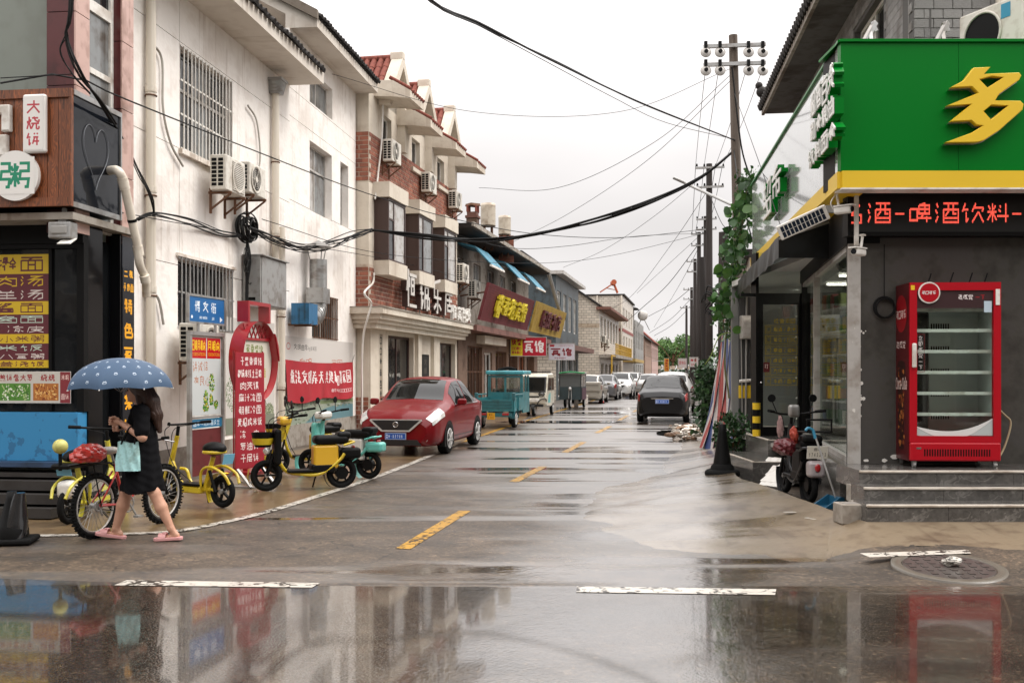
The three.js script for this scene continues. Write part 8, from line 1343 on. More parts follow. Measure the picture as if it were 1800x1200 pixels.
  const R = 0.52, Hc = 0.31, n = 8, canopy = (a, k) => { const q = a / (Math.PI * 2) * n, f = q - Math.floor(q), sag = 1 - 0.075 * Math.sin(f * Math.PI) * k, r = R * Math.sin(k * 1.42) / Math.sin(1.42) * sag; return V(Math.cos(a) * r, -Hc * (1 - Math.cos(k * 1.42)) / (1 - Math.cos(1.42)) + 0.016 * Math.sin(f * Math.PI) * k * k, Math.sin(a) * r); };
  const uc = canvas(512, 512, (x, Wd, Ht) => { x.fillStyle = '#2f4a66'; x.fillRect(0, 0, Wd, Ht); for (let k = 0; k < 5000; k++) { x.fillStyle = k % 2 ? 'rgba(20,40,70,.10)' : 'rgba(120,150,190,.10)'; x.fillRect(rnd() * Wd, rnd() * Ht, rr(2, 12), 1); } x.strokeStyle = '#c9d4e0'; x.lineWidth = 3; for (let j = 0; j < 4; j++) for (let i = 0; i < 4; i++) { const cx = (i + 0.3 + (j % 2) * 0.5) * Wd / 4, cy = Ht * (0.36 + j * 0.175), s = 11; x.beginPath(); x.ellipse(cx, cy, s * 1.0, s * 0.85, 0, 0, 7); x.stroke(); x.beginPath(); x.ellipse(cx - 5, cy - 12, 3.2, 6, 0, 0, 7); x.stroke(); x.beginPath(); x.ellipse(cx + 5, cy - 12, 3.2, 6, 0, 0, 7); x.stroke(); } });
  uc.wrapS = THREE.RepeatWrapping; uc.repeat.set(4, 1); uc.flipY = false;
  const cg = gridGeo((a, b) => canopy(a * Math.PI * 2, Math.max(0.02, b)), 96, 18, 0.5); part(u, 'canopy', cg, new THREE.MeshPhysicalMaterial({ map: uc, roughness: 0.7, side: THREE.DoubleSide, transmission: 0.12, thickness: 0 }));
  for (let i = 0; i < n; i++) { const a = i / n * Math.PI * 2, pts = []; for (let k = 0; k <= 6; k++) { const p = canopy(a, k / 6 * 0.99 + 0.01); pts.push([p.x, p.y - 0.006, p.z]); } part(u, 'rib', tube(pts, 0.003, 20, 5), M.steel); const e = canopy(a, 1); part(u, 'tip', sph(0.007, e.x, e.y - 0.004, e.z, 1, 1, 1, 8), M.white); part(u, 'stretcher', bar([0, -0.34, 0], canopy(a, 0.55).toArray(), 0.0025), M.steel); }
  part(u, 'shaft', [bar([0, 0.03, 0], [gripL[0] - top[0], gripL[1] - top[1], 0], 0.006), cyl(0.012, 0.004, 0.03, 0, 0.015, 0)], M.black); part(u, 'handle', bar([gripL[0] - top[0], gripL[1] - top[1] + 0.1, 0], [gripL[0] - top[0], gripL[1] - top[1] - 0.02, 0], 0.015, 0.014, 12), M.black);
  // tote bag on the forearm
  const bgt = thing('tote_bag', 'pale turquoise cloth bag hanging from the forearm of the walking person', 'bag', W(Q(238, 826, 0.2))), bw = 0.24, bh = 0.28;
  const sheet2 = (sg) => gridGeo((a, b) => V((a - 0.5) * bw * (1 - 0.1 * b + 0.05 * Math.sin(b * 5)), b * bh + 0.012 * Math.sin(a * 7) * b, sg * 0.05 * Math.sqrt(Math.max(0, 1 - (2 * a - 1) ** 4)) * (1 - 0.6 * b) + 0.008 * Math.sin(a * 19 + b * 6)), 26, 18, 0);
  part(bgt, 'cloth', [sheet2(1), sheet2(-1), box(bw * 0.9, 0.006, 0.085, 0, 0.002, 0)], mat([0.34, 0.58, 0.58], 0.75, { side: THREE.DoubleSide, map: T.grimeC })); const eb = [Q(243, 757)[0] - Q(238, 0)[0], Q(0, 757)[1] - Q(0, 826)[1]];
  for (const s of [-1, 1]) part(bgt, 'strap', tube([[-0.06, bh - 0.02, s * 0.02], [eb[0] - 0.05, bh + 0.07, s * 0.02], [eb[0], eb[1] + 0.04, s * 0.01 - 0.02], [eb[0] + 0.05, bh + 0.07, s * 0.02], [0.07, bh - 0.02, s * 0.02]], 0.009, 40, 6), M.black);
}
// ---------------------------------------------------------------- signs and stands along the white wall
{
  const F = leftWall(-4.93, 15.2, 0.25), t = F.thing('notice_board', 'steel framed notice board with a red headed room poster by the low air conditioner', 'notice board'), w = 0.95;
  part(t, 'post', bx(-0.03, 0, -0.03, 0.03, 2.24, 0.03), M.galv); part(t, 'post', bx(w - 0.03, 0, -0.03, w + 0.03, 2.24, 0.03), M.galv); part(t, 'frame', [bx(-0.03, 2.24, -0.035, w + 0.03, 2.3, 0.035), bx(0.03, 0.95, -0.025, w - 0.03, 0.98, 0.025)], M.galv);
  part(t, 'panel', bx(0.03, 0.98, -0.02, w - 0.03, 2.24, 0.0), M.white);
  part(t, 'print', face(w - 0.1, 1.22, w / 2, 1.61, 0.003), print(480, 640, (x, W, H) => {
    x.fillStyle = '#c6cccc'; x.fillRect(0, 0, W, H); x.fillStyle = '#b8141c'; x.fillRect(6, 6, 230, 170); x.fillRect(250, 6, 226, 170); write(x, '吉租月租房'.replace('吉', '日'), 10, 28, 40, 84, 9, '#e6c020', { gap: 0.1 }); write(x, '月租房', 262, 28, 64, 84, 11, '#e6c020', { gap: 0.1 }); write(x, '13855475396', 16, 124, 18, 36, 4, '#e6c020', { gap: 0.08 }); write(x, '13855475396', 262, 124, 17, 36, 4, '#e6c020', { gap: 0.08 });
    write(x, '讲诚信', 20, 200, 76, 84, 6, '#b07050', { gap: 0.12 }); write(x, '有良心', 40, 318, 76, 84, 6, '#b07050', { gap: 0.2 }); reseed(21);
    for (const [cx, cy, rx, ry] of [[330, 380, 50, 80], [230, 500, 38, 60], [320, 520, 34, 50], [230, 580, 46, 36], [400, 560, 34, 34]]) for (let k = 0; k < 90; k++) { x.fillStyle = ['#2f6a1c', '#4c8c2a', '#1e4a14', '#86b04a', '#c8a82c'][Math.floor(rnd() * 5)]; const a = rr(0, 6.3), d = Math.sqrt(rnd()); x.beginPath(); x.ellipse(cx + Math.cos(a) * rx * d, cy + Math.sin(a) * ry * d, rr(4, 12), rr(3, 8), rr(0, 3), 0, 7); x.fill(); }
  }, 0.25));
  part(t, 'blue_strip', bx(0.0, 0.8, -0.02, w - 0.03, 0.94, 0.012), mat([0.04, 0.24, 0.4], 0.5)); part(t, 'lettering', face(w - 0.1, 0.11, w / 2, 0.87, 0.014), print(480, 60, (x, W, H) => { x.fillStyle = '#1d6b96'; x.fillRect(0, 0, W, H); write(x, '曲阜市民政局设立', 20, 8, 48, 44, 6, '#cfdde4', { gap: 0.14 }); })); part(t, 'lower_panel', bx(0.03, 0.06, -0.02, w - 0.03, 0.78, -0.005), mat([0.13, 0.02, 0.022], 0.5, { map: T.grimeB }));
  const s = F.thing('street_sign', 'blue street name sign with white characters above the notice board', 'sign', -0.04, 2.42, 0.0); part(s, 'plate', bx(0.03, 0.03, -0.02, 1.05, 0.42, 0.0), M.blueBoard); part(s, 'frame', [bx(0, 0, -0.03, 1.08, 0.03, 0.012), bx(0, 0.42, -0.03, 1.08, 0.45, 0.012), bx(0, 0.03, -0.03, 0.03, 0.42, 0.012), bx(1.05, 0.03, -0.03, 1.08, 0.42, 0.012)], M.galv); part(s, 'post', bx(0.28, -0.13, -0.025, 0.32, 0, 0.005), M.galv); part(s, 'post', bx(0.78, -0.13, -0.025, 0.82, 0, 0.005), M.galv);
  part(s, 'lettering', face(1.01, 0.38, 0.54, 0.225, 0.002), print(640, 250, (x, W, H) => { x.fillStyle = '#12609c'; x.fillRect(0, 0, W, H); write(x, '博文街', 90, 36, 104, 118, 13, '#dfe7ee', { gap: 0.45 }); x.fillStyle = '#dfe7ee'; x.font = 'bold 36px sans-serif'; x.fillText('BO WEN', 180, 220); x.fillText('JIE', 410, 220); x.beginPath(); x.arc(46, 206, 17, 0, 7); x.fill(); x.beginPath(); x.moveTo(560, 180); x.lineTo(612, 212); x.lineTo(560, 244); x.fill(); }, 0.4));
}
{
  const F = leftWall(-4.47, 16.0, 0.2), t = F.thing('ring_sign', 'big red steel ring sign with a lattice top and white menu panel', 'sign'), R = 0.72, cy = 1.86, cx = 0.72, rm = mat([0.33, 0.012, 0.02], 0.35, { clearcoat: 0.4 });
  const band = (r0, r1, d) => { const s = new THREE.Shape(); s.absarc(cx, cy, r1, 0, 7); const h = new THREE.Path(); h.absarc(cx, cy, r0, 0, 7, true); s.holes.push(h); const g = new THREE.ExtrudeGeometry(s, { depth: d, bevelEnabled: false, curveSegments: 48 }); g.translate(0, 0, -d / 2); return metreUV(g); };
  part(t, 'ring', [band(R - 0.06, R, 0.26)], rm); part(t, 'top_frame', [bx(0.3, 2.5, -0.1, 0.36, 2.84, 0.1), bx(1.08, 2.5, -0.1, 1.14, 2.84, 0.1), bx(0.36, 2.78, -0.1, 1.08, 2.84, 0.1)], rm); const la = []; for (let k = 0; k < 6; k++) { la.push(beam([0.26 + k * 0.15, 2.24, 0.02], [0.42 + k * 0.15, 2.46, 0.02], 0.018, 0.018), beam([0.42 + k * 0.15, 2.24, 0.03], [0.26 + k * 0.15, 2.46, 0.03], 0.018, 0.018)); } la.push(bx(0.18, 2.2, 0, 1.26, 2.24, 0.04)); part(t, 'lattice', la, rm);
  part(t, 'panel', [ext([...Array(40)].map((_, i) => { const a = i / 40 * Math.PI * 2; return [cx + Math.cos(a) * 0.64, Math.min(2.2, cy + Math.sin(a) * 0.64)]; }), 0.03).translate(0, 0, -0.02)], mat([0.6, 0.58, 0.5], 0.4)); part(t, 'lettering', face(0.9, 0.8, cx, 1.78, 0.013), print(360, 320, (x, W, H) => { x.fillStyle = '#cdc9bb'; x.fillRect(0, 0, W, H); write(x, '味香餐馆'.replace('味', '家'), 50, 20, 56, 60, 7, '#6d7a3a', { gap: 0.15 }); write(x, '面食米饭快餐', 40, 110, 40, 36, 4, '#9a8a5a', { gap: 0.2 }); write(x, '凉皮汤面', 190, 180, 36, 60, 5, '#b0a23c', { gap: 0.1 }); }, 0.4));
  part(t, 'post', [bx(0.98, 0, -0.04, 1.06, 1.25, 0.04)], rm); part(t, 'post', [bx(0.38, 0, -0.04, 0.46, 1.25, 0.04)], rm); part(t, 'base', bx(0.1, 0, -0.3, 1.3, 0.05, 0.3), rm);
}
{
  const F = leftWall(-4.0, 14.35, 0.5), t = F.thing('banner_stand', 'tall red banner stand listing dishes in white characters', 'banner'), w = 0.62;
  part(t, 'banner', [bx(0, 0.26, 0, w, 1.96, 0.012)], M.redSign); part(t, 'lettering', face(w - 0.02, 1.68, w / 2, 1.11, 0.0145), print(400, 1100, (x, W, H) => { x.fillStyle = '#9a2230'; x.fillRect(0, 0, W, H); [['千里香馄饨', 60, 56], ['砂锅米线土豆粉', 24, 44], ['肉夹馍', 60, 82], ['麻汁凉面', 40, 74], ['朝鲜冷面', 40, 74], ['黄焖鸡米饭', 20, 64], ['凉 皮', 60, 82], ['葱油饼', 60, 82], ['千层饼', 60, 82]].forEach(([s, a, cw], i) => write(x, s, a, 40 + i * 116, cw, 82, 9, '#e0d6d2', { gap: 0.12 })); }, 0.5)); part(t, 'pole', [bar([0.0, 0.2, -0.02], [0.0, 1.98, -0.02], 0.012), bar([w, 0.2, -0.02], [w, 1.98, -0.02], 0.012)], rmDark());
  for (const x of [0.05, w - 0.05]) part(t, 'foot', [beam([x, 0.28, -0.02], [x - 0.05, 0.02, 0.3], 0.045, 0.03), beam([x, 0.28, -0.02], [x + 0.05, 0.02, -0.34], 0.045, 0.03), bx(x - 0.05, 0, -0.38, x + 0.05, 0.025, 0.34)], M.steel);
}
function rmDark() { return mat([0.25, 0.015, 0.02], 0.4); }
function cone(label, c, y, h, r, withTyre, bag) {
  const t = thing('traffic_cone', label, 'cone', [c[0], y, c[1]], 0.2); part(t, 'base', withTyre ? [mv(ring(r * 1.32, r * 0.42, 0, 0.09, 0, Math.PI / 2, 0, 30, 12))] : [rbox(r * 3.3, 0.05, r * 3, 0.02, 0, 0.03, 0)], M.rubber); part(t, 'cone', lathe([[r * 1.2, 0.05], [r * 1.16, 0.14], [r * 0.95, 0.17], [r * 0.4, h * 0.86], [r * 0.34, h], [0, h]], 28), M.black); if (withTyre) part(t, 'collar', lathe([[r * 1.25, 0.12], [r * 1.1, 0.2], [r * 0.85, 0.24]], 24), M.rubber);
  if (bag) { const g = new THREE.CylinderGeometry(r * 0.42, r * 1.15, h * 0.9, 30, 14), p = g.attributes.position; for (let i = 0; i < p.count; i++) { const y0 = p.getY(i), k = 1 + 0.16 * (fbm(p.getX(i) * 9 + 4, y0 * 7 + p.getZ(i) * 9 + 4, 6, 3) - 0.3); p.setX(i, p.getX(i) * k + 0.07 * (y0 / h + 0.5)); p.setZ(i, p.getZ(i) * k); } g.computeVertexNormals(); g.translate(0, h * 0.52, 0); part(t, 'bag_cover', prep(g), mat([0.012, 0.012, 0.013], 0.25, { clearcoat: 0.4 })); }
}
cone('black rubber cone with a tyre base standing on the wet concrete', gnd(1270, 843, 0.07), 0.075, 0.82, 0.15, true, false);
cone('black bagged cone at the road edge left of the bicycle', gnd(20, 955), 0.006, 0.5, 0.13, false, true);
{ const c = gnd(1057, 709), t = thing('traffic_cone', 'small red and white traffic cone beside the beige pickup', 'cone', [c[0], 0.004, c[1]]); part(t, 'base', rbox(0.36, 0.04, 0.36, 0.015, 0, 0.02, 0), M.rubber); part(t, 'cone', lathe([[0.15, 0.04], [0.03, 0.7], [0, 0.7]], 20), mat([0.5, 0.03, 0.02], 0.5)); part(t, 'stripe', lathe([[0.118, 0.2], [0.093, 0.32]], 20), M.white); part(t, 'stripe', lathe([[0.076, 0.42], [0.055, 0.52]], 20), M.white); }
for (const [px, py, lab] of [[1030, 711, 'short white kerb post left of the small red cone'], [1013, 716, 'short white kerb post beside the covered tricycle']]) { const c = gnd(px, py), t = thing('kerb_post', lab, 'post', [c[0], 0, c[1]], 0, 'short white kerb posts'); part(t, 'post', rbox(0.2, 0.5, 0.14, 0.02, 0, 0.25, 0), M.plasterOld); part(t, 'band', box(0.205, 0.06, 0.145, 0, 0.4, 0), M.alu); }
// ---------------------------------------------------------------- things beside the corner shop
{
  const c = gnd(1504, 919, 0.17), t = thing('concrete_block', 'grey concrete block at the left end of the granite steps', 'block', [c[0], 0.15, c[1] - 0.14], 0.08); part(t, 'block', rbox(0.27, 0.2, 0.24, 0.012, 0, 0.1, 0), M.concrete); part(t, 'recess', [bx(-0.09, 0.198, -0.07, 0.09, 0.203, 0.07)], mat([0.2, 0.18, 0.16], 0.9));
  const d = gnd(1455, 893, 0.14), u = thing('dustpan', 'blue plastic dustpan on the concrete below the black electric bike', 'dustpan', [d[0], 0.15, d[1]], 0.3), bl = mat([0.015, 0.09, 0.16], 0.35); part(u, 'pan', [ext([[-0.14, 0], [0.13, 0], [0.13, 0.12], [0.09, 0.13]], 0.02).translate(0, 0, -0.13), ext([[-0.14, 0], [0.13, 0], [0.13, 0.12], [0.09, 0.13]], 0.02).translate(0, 0, 0.11), bx(-0.14, -0.002, -0.13, 0.13, 0.012, 0.13), bx(0.1, 0.0, -0.11, 0.13, 0.12, 0.11)], bl); part(u, 'stick', bar([0.11, 0.1, 0], [-0.02, 0.78, -0.2], 0.012), M.galv); part(u, 'grip', [bar([-0.02, 0.76, -0.2], [-0.04, 0.86, -0.22], 0.018), tube([[-0.04, 0.86, -0.22], [-0.1, 0.88, -0.22], [-0.14, 0.85, -0.22]], 0.016)], mat([0.03, 0.2, 0.32], 0.4));
  for (const [px, py, r, lab, dx] of [[1366, 856, 0.5, 'white panel box leaning nearer the black electric bike', 0.06], [1372, 838, 0.42, 'white panel box with a wooden edge behind the nearer one', -0.08]]) { const q = gnd(px, py, 0.13), b = thing('white_box', lab, 'box', [q[0] + dx, 0.13, q[1]], 0.55); const a = new THREE.Group(); a.rotation.z = r; a.name = 'leaning_box'; b.add(a); part(a, 'case', rbox(0.42, 0.16, 0.36, 0.008, 0.06, 0.1, 0), M.white); part(a, 'edge', [bx(-0.15, 0.02, -0.182, 0.27, 0.05, -0.178), bx(-0.155, 0.02, -0.18, -0.151, 0.05, 0.18)], M.wood); part(a, 'flap', mv(box(0.36, 0.006, 0.34), -0.04, 0.2, 0.02, 0, 0, 0.25), M.white); }
  reseed(31); for (let k = 0; k < 6; k++) { const q = gnd([1410, 1432, 1448, 1390, 1425, 1437][k], [895, 899, 901, 905, 912, 914][k], 0.12), pts = blob(0, 0, 0.07, 0.035, k + 90, 9); solo('paper_scrap', ext(pts, 0.003).rotateX(-Math.PI / 2).translate(q[0], 0.15 - (k > 3 ? 0.02 : 0), q[1]), M.paintWhite, ['torn white paper scrap nearest the dustpan', 'long white paper strip left of the dustpan', 'white paper scrap right below the dustpan', 'small paper scrap farthest left on the wet concrete', 'tiny pale paper bit in front of the strips', 'tiny pale paper bit nearest the concrete block'][k], 'litter'); }
  const bo = at(1326, 765, 16.0), bt = thing('bollard', 'short yellow and black striped post beside the glass door', 'bollard', [bo[0], FLOOR + 0.004, -16.0 + 0.15]); for (let k = 0; k < 5; k++) part(bt, 'band', cyl(0.062, 0.062, 0.105, 0, 0.055 + k * 0.106, 0, 18), k % 2 ? M.black : M.yellow); part(bt, 'cap', sph(0.06, 0, 0.535, 0, 1, 0.3, 1), M.black);
  const z = 19, pt = at(1308, 700, z), post = thing('meter_post', 'dark post with a yellow band and grey meter box before the tarpaulin', 'post', [pt[0], 0, -z]); part(post, 'post', bx(-0.1, 0, -0.1, 0.1, 3.1, 0.1), mat([0.05, 0.05, 0.05], 0.7)); part(post, 'band', [bx(-0.105, 1.18, -0.105, 0.105, 1.42, 0.105)], M.yellow); part(post, 'meter_box', rbox(0.36, 0.44, 0.2, 0.015, 0.07, 2.52, 0.2), M.alu); part(post, 'box_door', rbox(0.3, 0.38, 0.012, 0.005, 0.07, 2.52, 0.304), M.alu); part(post, 'lock', sph(0.02, 0.17, 2.52, 0.312), M.black); part(post, 'conduit', [bar([0.0, 0.5, 0.14], [0.02, 3.1, 0.14], 0.02), bar([-0.06, 0.8, 0.13], [-0.08, 2.4, 0.13], 0.012)], M.galv); part(post, 'pipe_stub', bar([-0.12, 1.5, 0.14], [0.1, 1.52, 0.16], 0.03), M.white);
}
// striped tarpaulin
{
  const t = thing('tarpaulin', 'red white and blue striped tarpaulin draped to the ground beside the awning', 'tarpaulin'), z = 21.8, a = [at(1270, 545, z), at(1298, 545, z - 0.6)], b = [at(1228, 757, z - 1.2), at(1292, 752, z - 1.9)];
  const g = gridGeo((u, v) => { const e = Math.pow(v, 1.7), f = 0.13 * Math.sin(u * 21 + v * 2) * (0.3 + v) + 0.05 * Math.sin(u * 47 + v * 9); const x = mix(mix(a[0][0], a[1][0], u), mix(b[0][0], b[1][0], u), e), y = mix(a[0][1], 0.08, v), zz = mix(mix(a[0][2], a[1][2], u), mix(b[0][2], b[1][2], u), e) + f; return V(x + 0.3 * f, y + 0.03 * Math.sin(v * 14 + u * 5), zz); }, 60, 50, 0);
  const st = canvas(512, 64, (x, W, H) => { x.fillStyle = '#a8a29f'; x.fillRect(0, 0, W, H); for (let k = 0; k < 8; k++) { x.fillStyle = '#8e3734'; x.fillRect(k * 64 + 6, 0, 20, H); x.fillStyle = '#34426c'; x.fillRect(k * 64 + 38, 0, 18, H); } for (let k = 0; k < 900; k++) { x.fillStyle = k % 2 ? 'rgba(60,50,45,.12)' : 'rgba(240,235,230,.12)'; x.fillRect(rnd() * W, rnd() * H, 2, rr(3, 20)); } });
  part(t, 'cloth', g, new THREE.MeshPhysicalMaterial({ map: st, roughness: 0.5, side: THREE.DoubleSide }));
  const hp = thing('rubble_heap', 'low heap of broken pale rubble at the foot of the tarpaulin', 'rubble'); hp.userData.kind = 'stuff'; const L = [[], [], []]; reseed(9); for (let k = 0; k < 170; k++) { const c = gnd(rr(1178, 1262), rr(752, 776)), s = rr(0.03, 0.11), q = new THREE.DodecahedronGeometry(s, 0); q.scale(rr(0.7, 1.8), rr(0.3, 0.7), rr(0.7, 1.4)); q.rotateY(rr(0, 3)); q.translate(c[0], 0.04 + rr(0, 0.12), c[1]); L[k % 3].push(metreUV(q)); } part(hp, 'stones', L[0], M.plasterOld); part(hp, 'stones', L[1], M.concrete); part(hp, 'stones', L[2], M.dirt);
}
// ---------------------------------------------------------------- leaves
const leafShape = (() => { const s = new THREE.Shape(); s.moveTo(0, 0); s.bezierCurveTo(0.55, 0.1, 0.5, 0.75, 0, 1.05); s.bezierCurveTo(-0.5, 0.75, -0.55, 0.1, 0, 0); const g = new THREE.ShapeGeometry(s, 4), p = g.attributes.position; for (let i = 0; i < p.count; i++) p.setZ(i, 0.25 * Math.abs(p.getX(i)) - 0.18 * p.getY(i) ** 2); g.computeVertexNormals(); return prep(g); })();
const leafM = [[0.035, 0.12, 0.02], [0.05, 0.16, 0.025], [0.025, 0.085, 0.018], [0.08, 0.2, 0.03]].map((c) => mat(c, 0.45, { side: THREE.DoubleSide, transmission: 0.35, thickness: 0 })), bushM = [[0.012, 0.042, 0.012], [0.018, 0.06, 0.016], [0.03, 0.085, 0.02]].map((c) => mat(c, 0.5, { side: THREE.DoubleSide }));
function foliage(n, place, size, mats) { const G = mats.map(() => []); const M4 = new THREE.Matrix4(), Q4 = new THREE.Quaternion(), E = new THREE.Euler(); for (let i = 0; i < n; i++) { const p = place(); if (!p) continue; const g = leafShape.clone(), s = rr(0.6, 1.3) * size; Q4.setFromEuler(E.set(rr(-1.5, 1.5), rr(-3, 3), rr(-3, 3))); g.applyMatrix4(M4.compose(V(...p), Q4, V(s, s, s))); G[Math.floor(rnd() * mats.length)].push(g); } return G.map((l) => merge(l)); }
{
  reseed(77); const t = thing('vine', 'big leaved green vine climbing the far end of the shop sign and poles', 'vine'), stemPts = []; let n = 0;
  const clump = (px, py, z, s, k) => { for (let i = 0; i < k; i++) { const q = at(px + rr(-s, s), py + rr(-s, s) * 1.2, z + rr(-0.5, 0.5)), l = part(t, 'leaf', leafShape, leafM[Math.floor(rnd() * 4)]); l.position.set(...q); const sc = rr(0.1, 0.24); l.scale.setScalar(sc); l.rotation.set(rr(-0.7, 0.9), rr(-1.3, 1.3), rr(-2.6, 2.6) + Math.PI); n++; } };
  for (const [px, py, s, k] of [[1328, 335, 14, 22], [1310, 360, 16, 30], [1300, 392, 18, 34], [1296, 425, 18, 30], [1288, 455, 20, 32], [1284, 490, 18, 26], [1276, 520, 16, 22], [1270, 548, 12, 14], [1280, 575, 8, 6], [1315, 320, 8, 8]]) { clump(px, py, 19.2, s, k); stemPts.push(at(px, py, 19.5)); }
  foliage(1100, () => { const q = stemPts[Math.floor(rnd() * stemPts.length)]; return [q[0] + rr(-0.2, 0.2), q[1] + rr(-0.26, 0.26), q[2] + rr(-0.35, 0.35)]; }, 0.075, [leafM[0], leafM[1], leafM[2]]).forEach((g, i) => { part(t, 'small_leaves', g, leafM[i]).userData.kind = 'stuff'; });
  part(t, 'stem', tube([...stemPts, at(1276, 600, 19.6), at(1282, 700, 19.6)], 0.018, 90, 6), mat([0.12, 0.12, 0.05], 0.8)); part(t, 'stem', tube([at(1290, 585, 19.2), at(1266, 590, 19.1), at(1250, 625, 19.1), at(1240, 640, 19.2)], 0.01, 40, 5), mat([0.2, 0.28, 0.06], 0.7));
}
{
  reseed(15); const c = at(1288, 775, 17), t = thing('potted_bush', 'dark green bush in pots beside the low granite steps', 'plant', [c[0], 0.2, -17]); foliage(1500, () => { const a = rr(0, 6.3), k = Math.cbrt(rnd()), e = rr(-1, 1), r = Math.sqrt(1 - e * e) * k; const x = Math.cos(a) * r * 0.34, y = 0.42 + e * k * 0.4, z = Math.sin(a) * r * 0.34; return fbm(x * 5 + 7, y * 5 + z * 3, 4, 2) > 0.4 ? [x, y, z] : null; }, 0.062, bushM).forEach((g) => { part(t, 'foliage', g, bushM[0]); }); t.children.forEach((m, i) => { m.material = bushM[i % 3]; });
  part(t, 'pot', lathe([[0, 0], [0.1, 0], [0.13, 0.17], [0.115, 0.17], [0, 0.15]], 20).translate(0.03, -0.1, 0.3), mat([0.4, 0.42, 0.08], 0.5)); part(t, 'pot', lathe([[0, 0], [0.2, 0], [0.24, 0.14], [0.22, 0.14], [0, 0.12]], 20).translate(0.0, -0.16, 0), mat([0.14, 0.05, 0.03], 0.7)); part(t, 'stem', [0, 1, 2, 3].map((k) => bar([0, 0, 0], [Math.cos(k * 1.7) * 0.2, 0.5, Math.sin(k * 1.7) * 0.2], 0.012)), M.rust);
  const far = at(1262, 690, 24), u = thing('shrub', 'dark leafy shrub between the poles and the tarpaulin', 'plant', [far[0], 0, -24]); foliage(1800, () => [rr(-0.5, 0.4), rr(0.1, 1.7) + 0.3 * rnd(), rr(-0.5, 0.5)], 0.12, bushM).forEach((g, i) => part(u, 'foliage', g, bushM[i])); part(u, 'stem', bar([0, 0, 0], [0, 1.5, 0], 0.03), M.rust);
}
{
  const gm = [[0.09, 0.18, 0.04], [0.12, 0.22, 0.055], [0.06, 0.13, 0.035]].map((c) => mat(c, 0.6, { side: THREE.DoubleSide }));
  for (const [px, z, w, h, lab] of [[1182, 190, 9, 9, 'round green tree left of the street end'], [1206, 205, 10, 10.5, 'taller green tree at the middle of the street end'], [1232, 195, 9, 9.5, 'green tree closing the right side of the street end'], [1158, 210, 8, 8, 'small green tree behind the far left roofs']]) {
    reseed(px); const X = (px - CX) * z / FOCAL, t = thing('tree', lab, 'tree', [X, 0, -z]); part(t, 'trunk', [bar([0, 0, 0], [0.2, h * 0.6, 0], 0.3, 0.14), ...[0, 1, 2, 3, 4].map((k) => bar([0.1, h * 0.4, 0], [Math.cos(k * 1.3) * w * 0.3, h * 0.75, Math.sin(k * 1.3) * w * 0.3], 0.12, 0.04))], M.rust);
    const cl = [...Array(16)].map(() => [rr(-w / 2, w / 2), rr(h * 0.4, h * 0.9), rr(-w / 2, w / 2), rr(0.9, 2)]); foliage(3000, () => { const c = cl[Math.floor(rnd() * 16)], a = rr(0, 6.3), e = rr(-1, 1), k = Math.cbrt(rnd()), r = Math.sqrt(1 - e * e) * k; return [c[0] + Math.cos(a) * r * c[3], c[1] + e * k * c[3] * 0.8, c[2] + Math.sin(a) * r * c[3]]; }, 0.42, gm).forEach((g, i) => part(t, 'crown', g, gm[i]));
  }
  const X = (1200 - CX) * 180 / FOCAL; reseed(4); const hd = thing('hedge', 'dark clipped hedge with a pale rail across the street end', 'hedge', [X, 0, -180]); foliage(2600, () => [rr(-5, 5), rr(0, 2.2), rr(-0.6, 0.6)], 0.3, bushM).forEach((g, i) => part(hd, 'foliage', g, bushM[i])); part(hd, 'rail', [...Array(8)].map((_, i) => bx(-5 + i * 1.3, 2.3, 0.5, -4.0 + i * 1.3, 2.9, 0.56)), M.tan);
}
// ---------------------------------------------------------------- utility poles and their wires
const WOODP = mat([0.13, 0.105, 0.085], 0.85, { map: T.grimeB }), DARKP = mat([0.035, 0.028, 0.025], 0.85, { map: T.grimeB });
function pole(label, px, topY, z, r, arms, m, lean = 0) {
  const a = at(px, topY, z), t = thing('utility_pole', label, 'utility pole', [a[0], 0, -z], 0, 'utility poles along the right side'); part(t, 'pole', bar([lean, 0, 0], [0, a[1], 0], r * 1.35, r, 16), m);
  for (const [py, w, kind] of arms) { const y = at(px, py, z)[1]; part(t, 'crossarm', [beam([-w / 2, y - 0.02, r + 0.05], [w / 2, y + 0.03, r + 0.05], 0.07, 0.08)], M.galv); const n = kind === 'disc' ? [-0.47, -0.24, 0.22, 0.45] : [-0.46, -0.2, 0.2, 0.46]; for (const k of n) { if (kind === 'disc') { const q = new THREE.Group(); q.name = 'insulator'; t.add(q); part(q, 'disc', mv(lathe([[0, 0.03], [0.06, 0.03], [0.125, 0], [0.12, -0.03], [0, -0.035]], 20), k * w, y - 0.16, r + 0.1, Math.PI / 2 - 0.25), mat([0.42, 0.4, 0.37], 0.25)); part(q, 'cap', [box(0.07, 0.14, 0.07, k * w, y + 0.02, r + 0.08), mv(cyl(0.04, 0.05, 0.06), k * w, y - 0.15, r + 0.15, Math.PI / 2)], M.black); } else part(t, 'insulator', [cyl(0.03, 0.045, 0.1, k * w, y + 0.1, r + 0.05, 8)], M.black); } }
  return t;
}
const PZ = 23;
pole('tall concrete pole with two crossarms of white disc insulators behind the shop sign', 1289, 62, PZ, 0.1, [[84, 1.42, 'disc'], [116, 1.42, 'disc']], WOODP, 0.22);
pole('second pole with a plain crossarm left of the vine', 1247, 288, 40, 0.12, [[296, 1.15, 'pin'], [330, 1.1, 'pin']], DARKP);
pole('dark leaning pole just left of the second pole', 1234, 452, 46, 0.15, [], mat([0.02, 0.016, 0.014], 0.85), 0.25);
pole('third pole with crossarm beyond the dark leaning one', 1229, 408, 66, 0.13, [[412, 1.1, 'pin'], [432, 1.1, 'pin']], DARKP);
